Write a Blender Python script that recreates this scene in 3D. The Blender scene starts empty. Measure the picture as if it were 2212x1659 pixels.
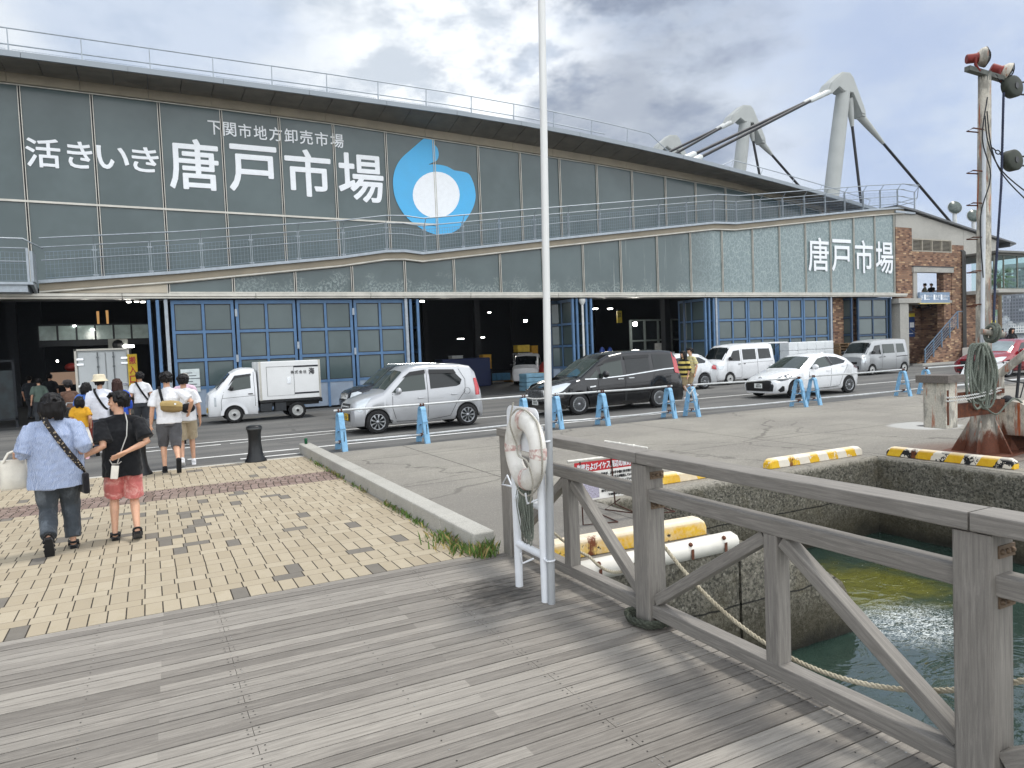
import bpy, bmesh, math, random
from mathutils import Vector, Matrix, noise
S = bpy.context.scene
COL = S.collection
rad = math.radians
random.seed(7)
# ---------------------------------------------------------------- camera
# world axes: X runs along the market facade, Y from the quay towards it, Z up
ROT = ((0.88852, -0.05799, 0.45515), (-0.45703, -0.02407, 0.88912), (-0.0406, -0.99803, -0.04789))
CAM_H = 1.9
F_PX, CX, CY = 1533.0, 1106.0, 829.5
cam = bpy.data.cameras.new('camera')
cam.sensor_width = 36.0
cam.lens = 36.0 * F_PX / 2212.0
cam.clip_start = 0.05
cam.clip_end = 6000
cam_ob = bpy.data.objects.new('camera', cam)
COL.objects.link(cam_ob)
M = Matrix(((ROT[0][0], -ROT[0][1], -ROT[0][2], 0), (ROT[1][0], -ROT[1][1], -ROT[1][2], 0),
            (ROT[2][0], -ROT[2][1], -ROT[2][2], CAM_H), (0, 0, 0, 1)))
cam_ob.matrix_world = M
S.camera = cam_ob


def ray(px, py):
    d = (px - CX, py - CY, F_PX)
    return [sum(ROT[i][k] * d[k] for k in range(3)) for i in range(3)]


def on_z(px, py, z=0.0):
    d = ray(px, py); t = (z - CAM_H) / d[2]
    return Vector((d[0] * t, d[1] * t, z))


def on_y(px, py, Y):
    d = ray(px, py); t = Y / d[1]
    return Vector((d[0] * t, Y, CAM_H + d[2] * t))


def on_x(px, py, X):
    d = ray(px, py); t = X / d[0]
    return Vector((X, d[1] * t, CAM_H + d[2] * t))


# ---------------------------------------------------------------- sky and sun
SUN_EL, SUN_AZ = 66.0, 78.0          # azimuth measured from +Y towards +X
W = bpy.data.worlds.new('World')
S.world = W
W.use_nodes = True


def world_nodes():
    nt = W.node_tree; n = nt.nodes; l = nt.links
    n.clear()
    out = n.new('ShaderNodeOutputWorld'); bg = n.new('ShaderNodeBackground')
    bg.inputs['Strength'].default_value = 0.1
    l.new(bg.outputs[0], out.inputs[0])
    tc = n.new('ShaderNodeTexCoord')
    sky = n.new('ShaderNodeTexSky'); sky.sky_type = 'NISHITA'; sky.sun_disc = False
    sky.sun_elevation = rad(SUN_EL); sky.sun_rotation = rad(SUN_AZ)
    sky.dust_density = 2.0; sky.air_density = 1.0

    def math_(op, a, b=None, clamp=False):
        m = n.new('ShaderNodeMath'); m.operation = op; m.use_clamp = clamp
        for i, v in enumerate((a, b)):
            if v is None: continue
            if isinstance(v, (int, float)): m.inputs[i].default_value = v
            else: l.new(v, m.inputs[i])
        return m.outputs[0]

    def mix(fac, a, b):
        m = n.new('ShaderNodeMix'); m.data_type = 'RGBA'; m.clamp_factor = True
        for s, v in ((m.inputs[0], fac), (m.inputs[6], a), (m.inputs[7], b)):
            if isinstance(v, (int, float)): s.default_value = v
            elif isinstance(v, tuple): s.default_value = (*v, 1)
            else: l.new(v, s)
        return m.outputs[2]

    def ns(scale, detail, rough, dist=0.0, zs=2.2, off=(0, 0, 0)):
        mp = n.new('ShaderNodeMapping'); mp.inputs['Scale'].default_value = (1, 1, zs)
        mp.inputs['Location'].default_value = off
        l.new(tc.outputs['Generated'], mp.inputs['Vector'])
        t = n.new('ShaderNodeTexNoise'); t.inputs['Scale'].default_value = scale
        t.inputs['Detail'].default_value = detail; t.inputs['Roughness'].default_value = rough
        t.inputs['Distortion'].default_value = dist
        l.new(mp.outputs[0], t.inputs['Vector'])
        return t.outputs['Fac']

    def ramp(v, a, b):
        m = n.new('ShaderNodeMapRange'); m.interpolation_type = 'SMOOTHSTEP'
        l.new(v, m.inputs['Value']); m.inputs['From Min'].default_value = a; m.inputs['From Max'].default_value = b
        return m.outputs[0]
    wob = ns(4.0, 6, 0.6)

    def spot(px, py, r, soft):
        d = Vector(ray(px, py)).normalized()
        v = n.new('ShaderNodeVectorMath'); v.operation = 'DOT_PRODUCT'
        l.new(tc.outputs['Generated'], v.inputs[0]); v.inputs[1].default_value = d
        a = math_('ARCCOSINE', math_('MINIMUM', v.outputs['Value'], 1.0))
        a = math_('ADD', a, math_('MULTIPLY', math_('SUBTRACT', wob, 0.5), 0.55))
        return math_('SUBTRACT', 1.0, ramp(a, rad(r - soft), rad(r + soft)))
    K = 6.9
    white = tuple(c * K for c in (0.86, 0.89, 0.90))
    pale = tuple(c * K for c in (0.55, 0.63, 0.76))
    blue = tuple(c * K for c in (0.40, 0.50, 0.72))
    dark = tuple(c * K for c in (0.20, 0.235, 0.31))
    big = ramp(ns(2.3, 8, 0.62, 0.0), 0.38, 0.60)
    fine = ramp(ns(8.0, 10, 0.60, 0.0, 2.0, (3, 1, 2)), 0.40, 0.60)
    base = mix(math_('MULTIPLY', big, 0.55), pale, white)
    # hazier and bluer towards the strait side
    side = spot(2150, 420, 17, 13)
    base = mix(math_('MULTIPLY', side, 0.8), base, mix(fine, blue, pale))
    left = spot(500, 150, 24, 12)
    base = mix(math_('MULTIPLY', left, 0.75), base, mix(fine, tuple(c * K for c in (0.58, 0.63, 0.68)), white))
    mid = spot(1120, 210, 10, 6)
    base = mix(math_('MULTIPLY', mid, fine), base, tuple(c * K for c in (1.15, 1.17, 1.17)))
    mid2 = spot(1480, 290, 7, 6)
    base = mix(math_('MULTIPLY', mid2, 0.8), base, white)
    d1 = spot(1400, 60, 7.5, 5)
    base = mix(math_('MULTIPLY', d1, math_('ADD', math_('MULTIPLY', fine, -0.45), 0.92)), base, dark)
    d2 = spot(1330, 180, 4, 4)
    base = mix(math_('MULTIPLY', d2, 0.5), base, dark)
    d3 = spot(1950, 60, 9, 8)
    base = mix(math_('MULTIPLY', d3, 0.35), base, tuple(c * K for c in (0.36, 0.43, 0.60)))
    d4 = spot(300, 20, 6, 5)
    base = mix(math_('MULTIPLY', d4, 0.55), base, tuple(c * K for c in (0.42, 0.52, 0.70)))
    # unseen sky behind the viewer, brightened to light the facade and the car sides
    sp = n.new('ShaderNodeSeparateXYZ'); l.new(tc.outputs['Generated'], sp.inputs[0])
    back = ramp(math_('MULTIPLY', sp.outputs[1], -1.0), -0.15, 0.65)
    base = mix(math_('MULTIPLY', back, 0.85), base, tuple(c * K for c in (2.1, 2.15, 2.2)))
    final = mix(0.90, sky.outputs[0], base)
    l.new(final, bg.inputs['Color'])


world_nodes()
sun = bpy.data.lights.new('sun', 'SUN')
sun.energy = 1.35
sun.angle = rad(10)
sun.color = (1.0, 0.955, 0.88)
sun_ob = bpy.data.objects.new('sun', sun)
COL.objects.link(sun_ob)
_d = Vector((math.sin(rad(SUN_AZ)) * math.cos(rad(SUN_EL)), math.cos(rad(SUN_AZ)) * math.cos(rad(SUN_EL)), math.sin(rad(SUN_EL))))
sun_ob.rotation_euler = _d.to_track_quat('Z', 'Y').to_euler()
sun_ob.location = _d * 60
S.view_settings.view_transform = 'Standard'
S.view_settings.look = 'None'
S.view_settings.exposure = 0.74
S.view_settings.gamma = 1.0
S.view_settings.use_curve_mapping = False
S.cycles.max_bounces = 8
S.cycles.glossy_bounces = 4
S.cycles.transparent_max_bounces = 12
S.cycles.use_denoising = True
S.cycles.sample_clamp_indirect = 6.0
# ---------------------------------------------------------------- object helpers
def tag(o, label=None, cat=None, group=None, kind=None):
    if label: o['label'] = label
    if cat: o['category'] = cat
    if group: o['group'] = group
    if kind: o['kind'] = kind
    return o


def empty(name, loc=(0, 0, 0), rz=0.0, label=None, cat=None, group=None):
    o = bpy.data.objects.new(name, None)
    o.empty_display_size = 0.2
    o.location = loc; o.rotation_euler = (0, 0, rz)
    COL.objects.link(o)
    return tag(o, label, cat, group)


def link(name, me, mat, parent=None):
    me.name = name
    if mat is not None:
        for m in (mat if isinstance(mat, (list, tuple)) else [mat]): me.materials.append(m)
    o = bpy.data.objects.new(name, me)
    COL.objects.link(o)
    if parent: o.parent = parent
    return o


def copy_tree(o, parent=None):
    c = o.copy(); COL.objects.link(c)
    if parent is not None: c.parent = parent
    for ch in list(o.children): copy_tree(ch, c)
    return c


class MB:
    """collects faces, builds ONE mesh object"""

    def __init__(s):
        s.v = []; s.f = []; s.mi = []; s.sm = []

    def add(s, vs, fs, mi=0, smooth=False):
        b = len(s.v)
        s.v += [tuple(p) for p in vs]
        for f in fs:
            s.f.append([b + i for i in f]); s.mi.append(mi); s.sm.append(smooth)
        return s

    def quad(s, a, b, c, d, mi=0): return s.add([a, b, c, d], [(0, 1, 2, 3)], mi)

    def box(s, c, d, rz=0.0, mi=0, mat=None):
        hx, hy, hz = d[0] / 2, d[1] / 2, d[2] / 2
        pts = [Vector((x * hx, y * hy, z * hz)) for z in (-1, 1) for y in (-1, 1) for x in (-1, 1)]
        if mat is not None: pts = [mat @ p for p in pts]
        elif rz:
            q = Matrix.Rotation(rz, 3, 'Z'); pts = [q @ p for p in pts]
        pts = [p + Vector(c) for p in pts]
        return s.add(pts, [(0, 2, 3, 1), (4, 5, 7, 6), (0, 1, 5, 4), (2, 6, 7, 3), (0, 4, 6, 2), (1, 3, 7, 5)], mi)

    def bb(s, x0, x1, y0, y1, z0, z1, mi=0):
        return s.box(((x0 + x1) / 2, (y0 + y1) / 2, (z0 + z1) / 2), (x1 - x0, y1 - y0, z1 - z0), 0, mi)

    def bar(s, a, b, w, h, mi=0, up=(0, 0, 1)):
        """box beam from a to b, w sideways, h along up"""
        a = Vector(a); b = Vector(b); t = (b - a).normalized(); u = Vector(up)
        sd = t.cross(u)
        if sd.length < 1e-4: sd = t.cross(Vector((1, 0, 0)))
        sd.normalize(); u = sd.cross(t).normalized()
        pts = [p + sd * (i * w / 2) + u * (j * h / 2) for p in (a, b) for j in (-1, 1) for i in (-1, 1)]
        return s.add(pts, [(0, 1, 3, 2), (4, 6, 7, 5), (0, 4, 5, 1), (2, 3, 7, 6), (0, 2, 6, 4), (1, 5, 7, 3)], mi)

    def tube(s, pts, r, n=8, mi=0, caps=True, smooth=True, closed=False):
        """round tube along pts; r number or list"""
        pts = [Vector(p) for p in pts]; m = len(pts)
        rs = r if isinstance(r, (list, tuple)) else [r] * m
        ring = []; prev = None
        for i, p in enumerate(pts):
            if closed: t = pts[(i + 1) % m] - pts[i - 1]
            else: t = pts[min(i + 1, m - 1)] - pts[max(i - 1, 0)]
            t.normalize()
            if prev is None:
                a = Vector((0, 0, 1)) if abs(t.z) < 0.9 else Vector((1, 0, 0))
                u = t.cross(a).normalized()
            else:
                u = prev - t * prev.dot(t)
                if u.length < 1e-5: u = t.orthogonal()
                u.normalize()
            prev = u; w = t.cross(u)
            ring += [p + (u * math.cos(2 * math.pi * k / n) + w * math.sin(2 * math.pi * k / n)) * rs[i] for k in range(n)]
        fs = []
        for i in range(m if closed else m - 1):
            j = (i + 1) % m
            for k in range(n):
                fs.append((i * n + k, i * n + (k + 1) % n, j * n + (k + 1) % n, j * n + k))
        s.add(ring, fs, mi, smooth)
        if caps and not closed:
            s.add(ring[:n], [tuple(range(n - 1, -1, -1))], mi); s.add(ring[-n:], [tuple(range(n))], mi)
        return s

    def lathe(s, prof, c=(0, 0, 0), n=20, mi=0, smooth=True, mat=None):
        """profile [(r,z)...] about Z"""
        vs = []
        for r, z in prof:
            for k in range(n):
                p = Vector((r * math.cos(2 * math.pi * k / n), r * math.sin(2 * math.pi * k / n), z))
                if mat is not None: p = mat @ p
                vs.append(p + Vector(c))
        fs = []
        for i in range(len(prof) - 1):
            for k in range(n):
                fs.append((i * n + k, i * n + (k + 1) % n, (i + 1) * n + (k + 1) % n, (i + 1) * n + k))
        s.add(vs, fs, mi, smooth)
        s.add(vs[:n], [tuple(range(n - 1, -1, -1))], mi); s.add(vs[-n:], [tuple(range(n))], mi)
        return s

    def ball(s, c, r, n=10, mi=0, mat=None):
        rx, ry, rz = r if isinstance(r, (list, tuple)) else (r, r, r)
        vs = []; m = max(4, n // 2 + 1)
        for i in range(m + 1):
            th = math.pi * i / m
            for k in range(n):
                p = Vector((rx * math.sin(th) * math.cos(2 * math.pi * k / n), ry * math.sin(th) * math.sin(2 * math.pi * k / n), rz * math.cos(th)))
                if mat is not None: p = mat @ p
                vs.append(p + Vector(c))
        fs = [(i * n + k, (i + 1) * n + k, (i + 1) * n + (k + 1) % n, i * n + (k + 1) % n) for i in range(m) for k in range(n)]
        return s.add(vs, fs, mi, True)

    def prism(s, poly, fn, a, b, mi=0):
        """poly: list of 2D points; fn(u,v,t) -> 3D; extruded from t=a to t=b"""
        n = len(poly)
        vs = [fn(u, v, a) for u, v in poly] + [fn(u, v, b) for u, v in poly]
        fs = [tuple(range(n - 1, -1, -1)), tuple(range(n, 2 * n))] + [(i, (i + 1) % n, n + (i + 1) % n, n + i) for i in range(n)]
        return s.add(vs, fs, mi)

    def loft(s, rings, mi=0, smooth=True, caps=True, closed=True):
        n = len(rings[0]); vs = [p for r in rings for p in r]
        fs = []
        for i in range(len(rings) - 1):
            for k in range(n if closed else n - 1):
                fs.append((i * n + k, i * n + (k + 1) % n, (i + 1) * n + (k + 1) % n, (i + 1) * n + k))
        s.add(vs, fs, mi, smooth)
        if caps:
            s.add(rings[0], [tuple(range(n - 1, -1, -1))], mi); s.add(rings[-1], [tuple(range(n))], mi)
        return s

    def mesh(s, weld=0.0):
        me = bpy.data.meshes.new('mesh')
        me.from_pydata(s.v, [], s.f)
        me.polygons.foreach_set('material_index', s.mi)
        me.polygons.foreach_set('use_smooth', s.sm)
        bm = bmesh.new(); bm.from_mesh(me)
        if weld: bmesh.ops.remove_doubles(bm, verts=bm.verts, dist=weld)
        bmesh.ops.recalc_face_normals(bm, faces=bm.faces)
        bm.to_mesh(me); bm.free()
        me.update()
        return me

    def build(s, name, mat, parent=None, bevel=0.0, seg=2, weld=0.0):
        o = link(name, s.mesh(weld), mat, parent)
        if bevel:
            m = o.modifiers.new('bevel', 'BEVEL'); m.width = bevel; m.segments = seg; m.limit_method = 'ANGLE'
            m.angle_limit = rad(40)
        return o


def curve_pts(pts, k=6):
    """Catmull-Rom through pts"""
    P = [Vector(p) for p in pts]; out = []
    for i in range(len(P) - 1):
        p0 = P[max(i - 1, 0)]; p1 = P[i]; p2 = P[i + 1]; p3 = P[min(i + 2, len(P) - 1)]
        for j in range(k):
            t = j / k
            out.append(0.5 * ((2 * p1) + (p2 - p0) * t + (2 * p0 - 5 * p1 + 4 * p2 - p3) * t * t + (3 * p1 - p0 - 3 * p2 + p3) * t ** 3))
    out.append(P[-1])
    return out


WORK = bpy.data.scenes.new('work')


def evaluated(o):
    """final mesh of o with its modifiers, then o is dropped; worked out in a scene of its own so nothing else is re-evaluated"""
    COL.objects.unlink(o); WORK.collection.objects.link(o)
    vl = WORK.view_layers[0]; vl.update()
    me = bpy.data.meshes.new_from_object(o.evaluated_get(vl.depsgraph))
    bpy.data.objects.remove(o)
    return me


def blob(mb, voxel, smooth=3, factor=0.5, sub=0):
    """one continuous surface round the pieces in mb"""
    o = link('blob', mb.mesh(), None)
    m = o.modifiers.new('r', 'REMESH'); m.mode = 'VOXEL'; m.voxel_size = voxel; m.use_smooth_shade = True
    if smooth:
        m = o.modifiers.new('s', 'SMOOTH'); m.iterations = smooth; m.factor = factor
    me = evaluated(o)
    for p in me.polygons: p.use_smooth = True
    return me


def displace(me, amp, scale, seed=0.0, stretch=(1, 1, 1)):
    nv = len(me.vertices); co = [0.0] * (nv * 3); nr = [0.0] * (nv * 3)
    me.vertices.foreach_get('co', co); me.vertices.foreach_get('normal', nr)
    for i in range(0, nv * 3, 3):
        k = amp * noise.noise((co[i] * scale * stretch[0] + seed, co[i + 1] * scale * stretch[1], co[i + 2] * scale * stretch[2]))
        co[i] += nr[i] * k; co[i + 1] += nr[i + 1] * k; co[i + 2] += nr[i + 2] * k
    me.vertices.foreach_set('co', co); me.update()


def glyphs(text):
    """flat outline mesh of text in XY: (verts, faces)"""
    cu = bpy.data.curves.new('t', 'FONT'); cu.body = text; cu.size = 1.0; cu.resolution_u = 3
    return cu


def text_geo(text, bold=0.0, depth=0.0):
    cu = glyphs(text); cu.offset = bold; cu.extrude = depth
    o = bpy.data.objects.new('t', cu); COL.objects.link(o)
    me = evaluated(o)
    vs = [v.co.copy() for v in me.vertices]; fs = [list(p.vertices) for p in me.polygons]
    bpy.data.meshes.remove(me)
    return vs, fs


def put_text(mb, text, box, fn, bold=0.0, mi=0, depth=0.0):
    """text fitted to box (u0,u1,v0,v1), fn(u,v,t)->3D"""
    vs, fs = text_geo(text, 0.0, depth)
    if not vs: return
    if bold:      # heavier strokes: the outline laid down several times, each a hair further out
        v0, f0 = vs, fs; vs, fs = [], []
        for i, (dx, dy) in enumerate(((-1, 0), (1, 0), (0, -1), (0, 1), (.7, .7), (-.7, -.7), (.7, -.7), (-.7, .7))):
            b = len(vs); vs += [v + Vector((dx * bold, dy * bold, i * 0.0012)) for v in v0]; fs += [[b + k for k in f] for f in f0]
    x0 = min(v.x for v in vs); x1 = max(v.x for v in vs); y0 = min(v.y for v in vs); y1 = max(v.y for v in vs)
    u0, u1, v0, v1 = box
    mb.add([fn(u0 + (v.x - x0) / max(x1 - x0, 1e-6) * (u1 - u0), v0 + (v.y - y0) / max(y1 - y0, 1e-6) * (v1 - v0), v.z) for v in vs], fs, mi)


# ---------------------------------------------------------------- material helpers
def lin(h):
    h = h.lstrip('#'); c = [int(h[i:i + 2], 16) / 255 for i in (0, 2, 4)]
    return tuple(x / 12.92 if x <= 0.04045 else ((x + 0.055) / 1.055) ** 2.4 for x in c)


class NT:
    """node-tree builder"""

    def __init__(s, name):
        s.m = bpy.data.materials.new(name); s.m.use_nodes = True
        s.t = s.m.node_tree; s.n = s.t.nodes; s.l = s.t.links
        s.b = s.n['Principled BSDF']

    def put(s, sock, v):
        if isinstance(v, (int, float)): sock.default_value = v
        elif isinstance(v, (tuple, list, Vector)):
            sock.default_value = (*v, 1) if len(v) == 3 and len(sock.default_value) == 4 else tuple(v)
        else: s.l.new(v, sock)

    def pos(s, obj=False):
        if obj: return s.n.new('ShaderNodeTexCoord').outputs['Object']
        return s.n.new('ShaderNodeNewGeometry').outputs['Position']

    def normal(s): return s.n.new('ShaderNodeNewGeometry').outputs['Normal']

    def map(s, v, scale=(1, 1, 1), loc=(0, 0, 0), rot=(0, 0, 0)):
        m = s.n.new('ShaderNodeMapping'); s.l.new(v, m.inputs['Vector'])
        m.inputs['Scale'].default_value = scale; m.inputs['Location'].default_value = loc; m.inputs['Rotation'].default_value = rot
        return m.outputs[0]

    def noise(s, v, scale, detail=4, rough=0.55, dist=0.0, col=False):
        t = s.n.new('ShaderNodeTexNoise'); s.l.new(v, t.inputs['Vector'])
        t.inputs['Scale'].default_value = scale; t.inputs['Detail'].default_value = detail
        t.inputs['Roughness'].default_value = rough; t.inputs['Distortion'].default_value = dist
        return t.outputs['Color' if col else 'Fac']

    def voro(s, v, scale, feat='F1', out='Distance'):
        t = s.n.new('ShaderNodeTexVoronoi'); t.feature = feat; s.l.new(v, t.inputs['Vector']); t.inputs['Scale'].default_value = scale
        return t.outputs[out]

    def math(s, op, a, b=None, clamp=False):
        m = s.n.new('ShaderNodeMath'); m.operation = op; m.use_clamp = clamp
        s.put(m.inputs[0], a)
        if b is not None: s.put(m.inputs[1], b)
        return m.outputs[0]

    def sep(s, v):
        x = s.n.new('ShaderNodeSeparateXYZ'); s.l.new(v, x.inputs[0]); return x.outputs

    def comb(s, x, y, z):
        c = s.n.new('ShaderNodeCombineXYZ')
        for i, v in enumerate((x, y, z)): s.put(c.inputs[i], v)
        return c.outputs[0]

    def rng(s, v, a, b, c=0.0, d=1.0, smooth=True):
        m = s.n.new('ShaderNodeMapRange'); m.interpolation_type = 'SMOOTHSTEP' if smooth else 'LINEAR'
        s.put(m.inputs['Value'], v)
        for k, x in (('From Min', a), ('From Max', b), ('To Min', c), ('To Max', d)): m.inputs[k].default_value = x
        return m.outputs[0]

    def mix(s, f, a, b, mode='MIX'):
        m = s.n.new('ShaderNodeMix'); m.data_type = 'RGBA'; m.blend_type = mode; m.clamp_factor = True
        s.put(m.inputs[0], f); s.put(m.inputs[6], a); s.put(m.inputs[7], b)
        return m.outputs[2]

    def white(s, v):
        t = s.n.new('ShaderNodeTexWhiteNoise'); s.l.new(v, t.inputs['Vector']); return t.outputs['Value']

    def bump(s, h, strength=0.3, dist=0.01):
        b = s.n.new('ShaderNodeBump'); s.put(b.inputs['Height'], h)
        b.inputs['Strength'].default_value = strength; b.inputs['Distance'].default_value = dist
        s.l.new(b.outputs[0], s.b.inputs['Normal']); return s

    def set(s, **k):
        names = {'col': 'Base Color', 'rough': 'Roughness', 'metal': 'Metallic', 'coat': 'Coat Weight', 'ior': 'IOR', 'spec': 'Specular IOR Level',
                 'emit': 'Emission Color', 'estr': 'Emission Strength', 'trans': 'Transmission Weight', 'alpha': 'Alpha', 'sheen': 'Sheen Weight'}
        for q, v in k.items(): s.put(s.b.inputs[names[q]], v)
        return s


MATS = {}


def mat(name, col, rough=0.6, metal=0.0, var=0.12, scale=6.0, bump=0.0, bscale=60.0, spec=0.5, coat=0.0, stretch=(1, 1, 1), obj=True):
    """plain paint / plastic / cloth with a little wear in tone"""
    if name in MATS: return MATS[name]
    t = NT(name); c = lin(col) if isinstance(col, str) else col
    p = t.map(t.pos(obj), stretch)
    n = t.noise(p, scale, 5, 0.6)
    t.set(col=t.mix(t.rng(n, 0.3, 0.7), tuple(x * (1 - var) for x in c), tuple(min(1, x * (1 + var)) for x in c)),
          rough=t.rng(n, 0.3, 0.7, max(0.02, rough - 0.06), min(1, rough + 0.06)), metal=metal, spec=spec, coat=coat)
    if bump: t.bump(t.noise(p, bscale, 4, 0.6), bump, 0.004)
    MATS[name] = t.m
    return t.m


def emat(name, col, strength):
    if name in MATS: return MATS[name]
    t = NT(name); t.set(col=(0, 0, 0), emit=col, estr=strength); MATS[name] = t.m
    return t.m
# ---------------------------------------------------------------- ground materials
DECK_Y, BOARD = 6.02, 0.0985


def deck_mat(name, world=True):
    """weathered grey hardwood; grain runs along local X"""
    t = NT(name); p = t.pos(not world); x, y, z = t.sep(p)
    row = t.math('FLOOR', t.math('DIVIDE', t.math('SUBTRACT', DECK_Y, y), BOARD)) if world else t.math('MULTIPLY', 0.0, x)
    seg = t.math('FLOOR', t.math('DIVIDE', t.math('ADD', x, t.math('MULTIPLY', row, 1.603)), 3.2))
    rnd = t.white(t.comb(row, seg, 3.0)) if world else t.white(t.comb(1.0, 2.0, 3.0))
    q = t.comb(t.math('ADD', t.math('MULTIPLY', x, 1.6), t.math('MULTIPLY', rnd, 37.0)), t.math('MULTIPLY', y, 30.0), t.math('MULTIPLY', z, 30.0))
    g1 = t.noise(q, 2.2, 8, 0.68, 1.0)
    g2 = t.noise(t.comb(t.math('MULTIPLY', x, 6.0), t.math('MULTIPLY', y, 190.0), t.math('MULTIPLY', z, 190.0)), 1.0, 4, 0.6)
    wv = t.noise(q, 5.0, 3, 0.5, 2.5)
    rings = t.math('ABSOLUTE', t.math('SINE', t.math('MULTIPLY', wv, 42.0)))
    tone = t.math('ADD', t.math('MULTIPLY', g1, 0.62), t.math('ADD', t.math('MULTIPLY', rnd, 0.20), t.math('MULTIPLY', rings, 0.07)))
    c = t.mix(t.rng(tone, 0.24, 0.76), lin('#67625c'), lin('#a8a299')) if world else t.mix(t.rng(tone, 0.24, 0.76), lin('#6b6762'), lin('#a8a39b'))
    c = t.mix(t.rng(g2, 0.56, 0.80, 0, 0.5), c, lin('#55524f'))
    big = t.noise(p, 0.9, 4, 0.6)
    c = t.mix(t.rng(big, 0.42, 0.7, 0, 0.22), c, lin('#8b8781'))
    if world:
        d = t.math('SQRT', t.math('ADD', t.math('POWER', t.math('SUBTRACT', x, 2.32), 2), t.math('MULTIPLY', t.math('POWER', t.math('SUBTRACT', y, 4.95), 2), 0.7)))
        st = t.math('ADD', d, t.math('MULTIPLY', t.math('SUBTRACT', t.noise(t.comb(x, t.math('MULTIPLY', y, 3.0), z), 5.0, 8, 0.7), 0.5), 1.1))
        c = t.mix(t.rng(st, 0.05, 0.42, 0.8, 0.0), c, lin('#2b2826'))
    t.set(col=c, rough=t.rng(g1, 0.3, 0.7, 0.62, 0.8), spec=0.35)
    t.bump(t.math('ADD', t.math('MULTIPLY', g1, 0.6), g2), 0.22, 0.004)
    return t.m


M_DECK = deck_mat('deck_boards')


def paver_mat():
    t = NT('pavers'); p = t.pos(); x, y, z = t.sep(p)
    P, H, WA = 0.44, 0.285, 0.1265
    yy = t.math('DIVIDE', t.math('SUBTRACT', y, 6.02), P)
    r = t.math('FLOOR', yy); v = t.math('MULTIPLY', t.math('FRACT', yy), P)
    isA = t.math('LESS_THAN', v, H)
    ua = t.math('DIVIDE', x, WA)
    ub = t.math('ADD', t.math('DIVIDE', x, WA * 2), t.math('MULTIPLY', t.white(t.comb(r, 5.0, 1.0)), 2.0))

    def pick(a, b):
        return t.math('ADD', t.math('MULTIPLY', a, isA), t.math('MULTIPLY', b, t.math('SUBTRACT', 1.0, isA)))
    u = pick(ua, ub)
    cell = t.math('FLOOR', u)
    fu = t.math('MULTIPLY', t.math('FRACT', u), pick(WA, WA * 2))
    w = pick(WA, WA * 2)
    ex = t.math('MINIMUM', fu, t.math('SUBTRACT', w, fu))
    va = pick(v, t.math('SUBTRACT', v, H)); hh = pick(H, P - H)
    ey = t.math('MINIMUM', va, t.math('SUBTRACT', hh, va))
    jit = t.math('MULTIPLY', t.math('SUBTRACT', t.noise(p, 40, 3), 0.5), 0.004)
    joint = t.math('MAXIMUM', t.rng(t.math('ADD', ex, jit), 0.003, 0.0065, 1, 0), t.rng(t.math('ADD', ey, jit), 0.0015, 0.004, 0.75, 0))
    rid = t.comb(cell, r, isA)
    rn = t.white(rid); rn2 = t.white(t.comb(r, cell, 9.0))
    fine = t.noise(p, 130, 3, 0.7); blot = t.noise(p, 9, 5, 0.65)
    c = t.mix(rn, lin('#a29682'), lin('#b2a793'))
    c = t.mix(t.rng(blot, 0.45, 0.72, 0, 0.65), c, lin('#a39780'))
    c = t.mix(t.math('MULTIPLY', t.math('GREATER_THAN', rn2, 0.957), 1.0), c, t.mix(blot, lin('#5f5c58'), lin('#7b7772')))
    # band of reddish setts
    sx = t.math('DIVIDE', x, 0.11)
    sy = t.math('ADD', t.math('DIVIDE', y, 0.098), t.math('MULTIPLY', t.math('SUBTRACT', t.noise(p, 3), 0.5), 0.5))
    sxx = t.math('ADD', sx, t.math('MULTIPLY', t.white(t.comb(t.math('FLOOR', sy), 1, 1)), 0.5))
    e1 = t.math('ABSOLUTE', t.math('SUBTRACT', t.math('FRACT', sxx), 0.5)); e2 = t.math('ABSOLUTE', t.math('SUBTRACT', t.math('FRACT', sy), 0.5))
    j2 = t.rng(t.math('MAXIMUM', e1, e2), 0.40, 0.47)
    rs = t.white(t.comb(t.math('FLOOR', sxx), t.math('FLOOR', sy), 4.0))
    cs = t.mix(rs, lin('#6b5650'), lin('#94807a')); cs = t.mix(t.rng(fine, 0.4, 0.7, 0, 0.4), cs, lin('#a89a92'))
    band = t.math('MULTIPLY', t.math('GREATER_THAN', y, 11.04), t.math('LESS_THAN', y, 11.95))
    c = t.mix(band, c, cs)
    joint = t.math('ADD', t.math('MULTIPLY', joint, t.math('SUBTRACT', 1.0, band)), t.math('MULTIPLY', j2, band))
    c = t.mix(t.rng(fine, 0.35, 0.75, 0, 0.38), c, lin('#8d8168'))
    dirt = t.noise(p, 0.7, 5, 0.6)
    c = t.mix(t.rng(dirt, 0.48, 0.75, 0, 0.35), c, lin('#8f8676'))
    c = t.mix(joint, c, lin('#37322b'))
    edge = t.math('GREATER_THAN', y, 14.05)
    c = t.mix(edge, c, t.mix(fine, lin('#a7a49c'), lin('#c6c3ba')))
    t.set(col=c, rough=0.85, spec=0.25)
    t.bump(t.math('SUBTRACT', t.math('MULTIPLY', fine, 0.25), joint), 0.5, 0.006)
    return t.m


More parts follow.
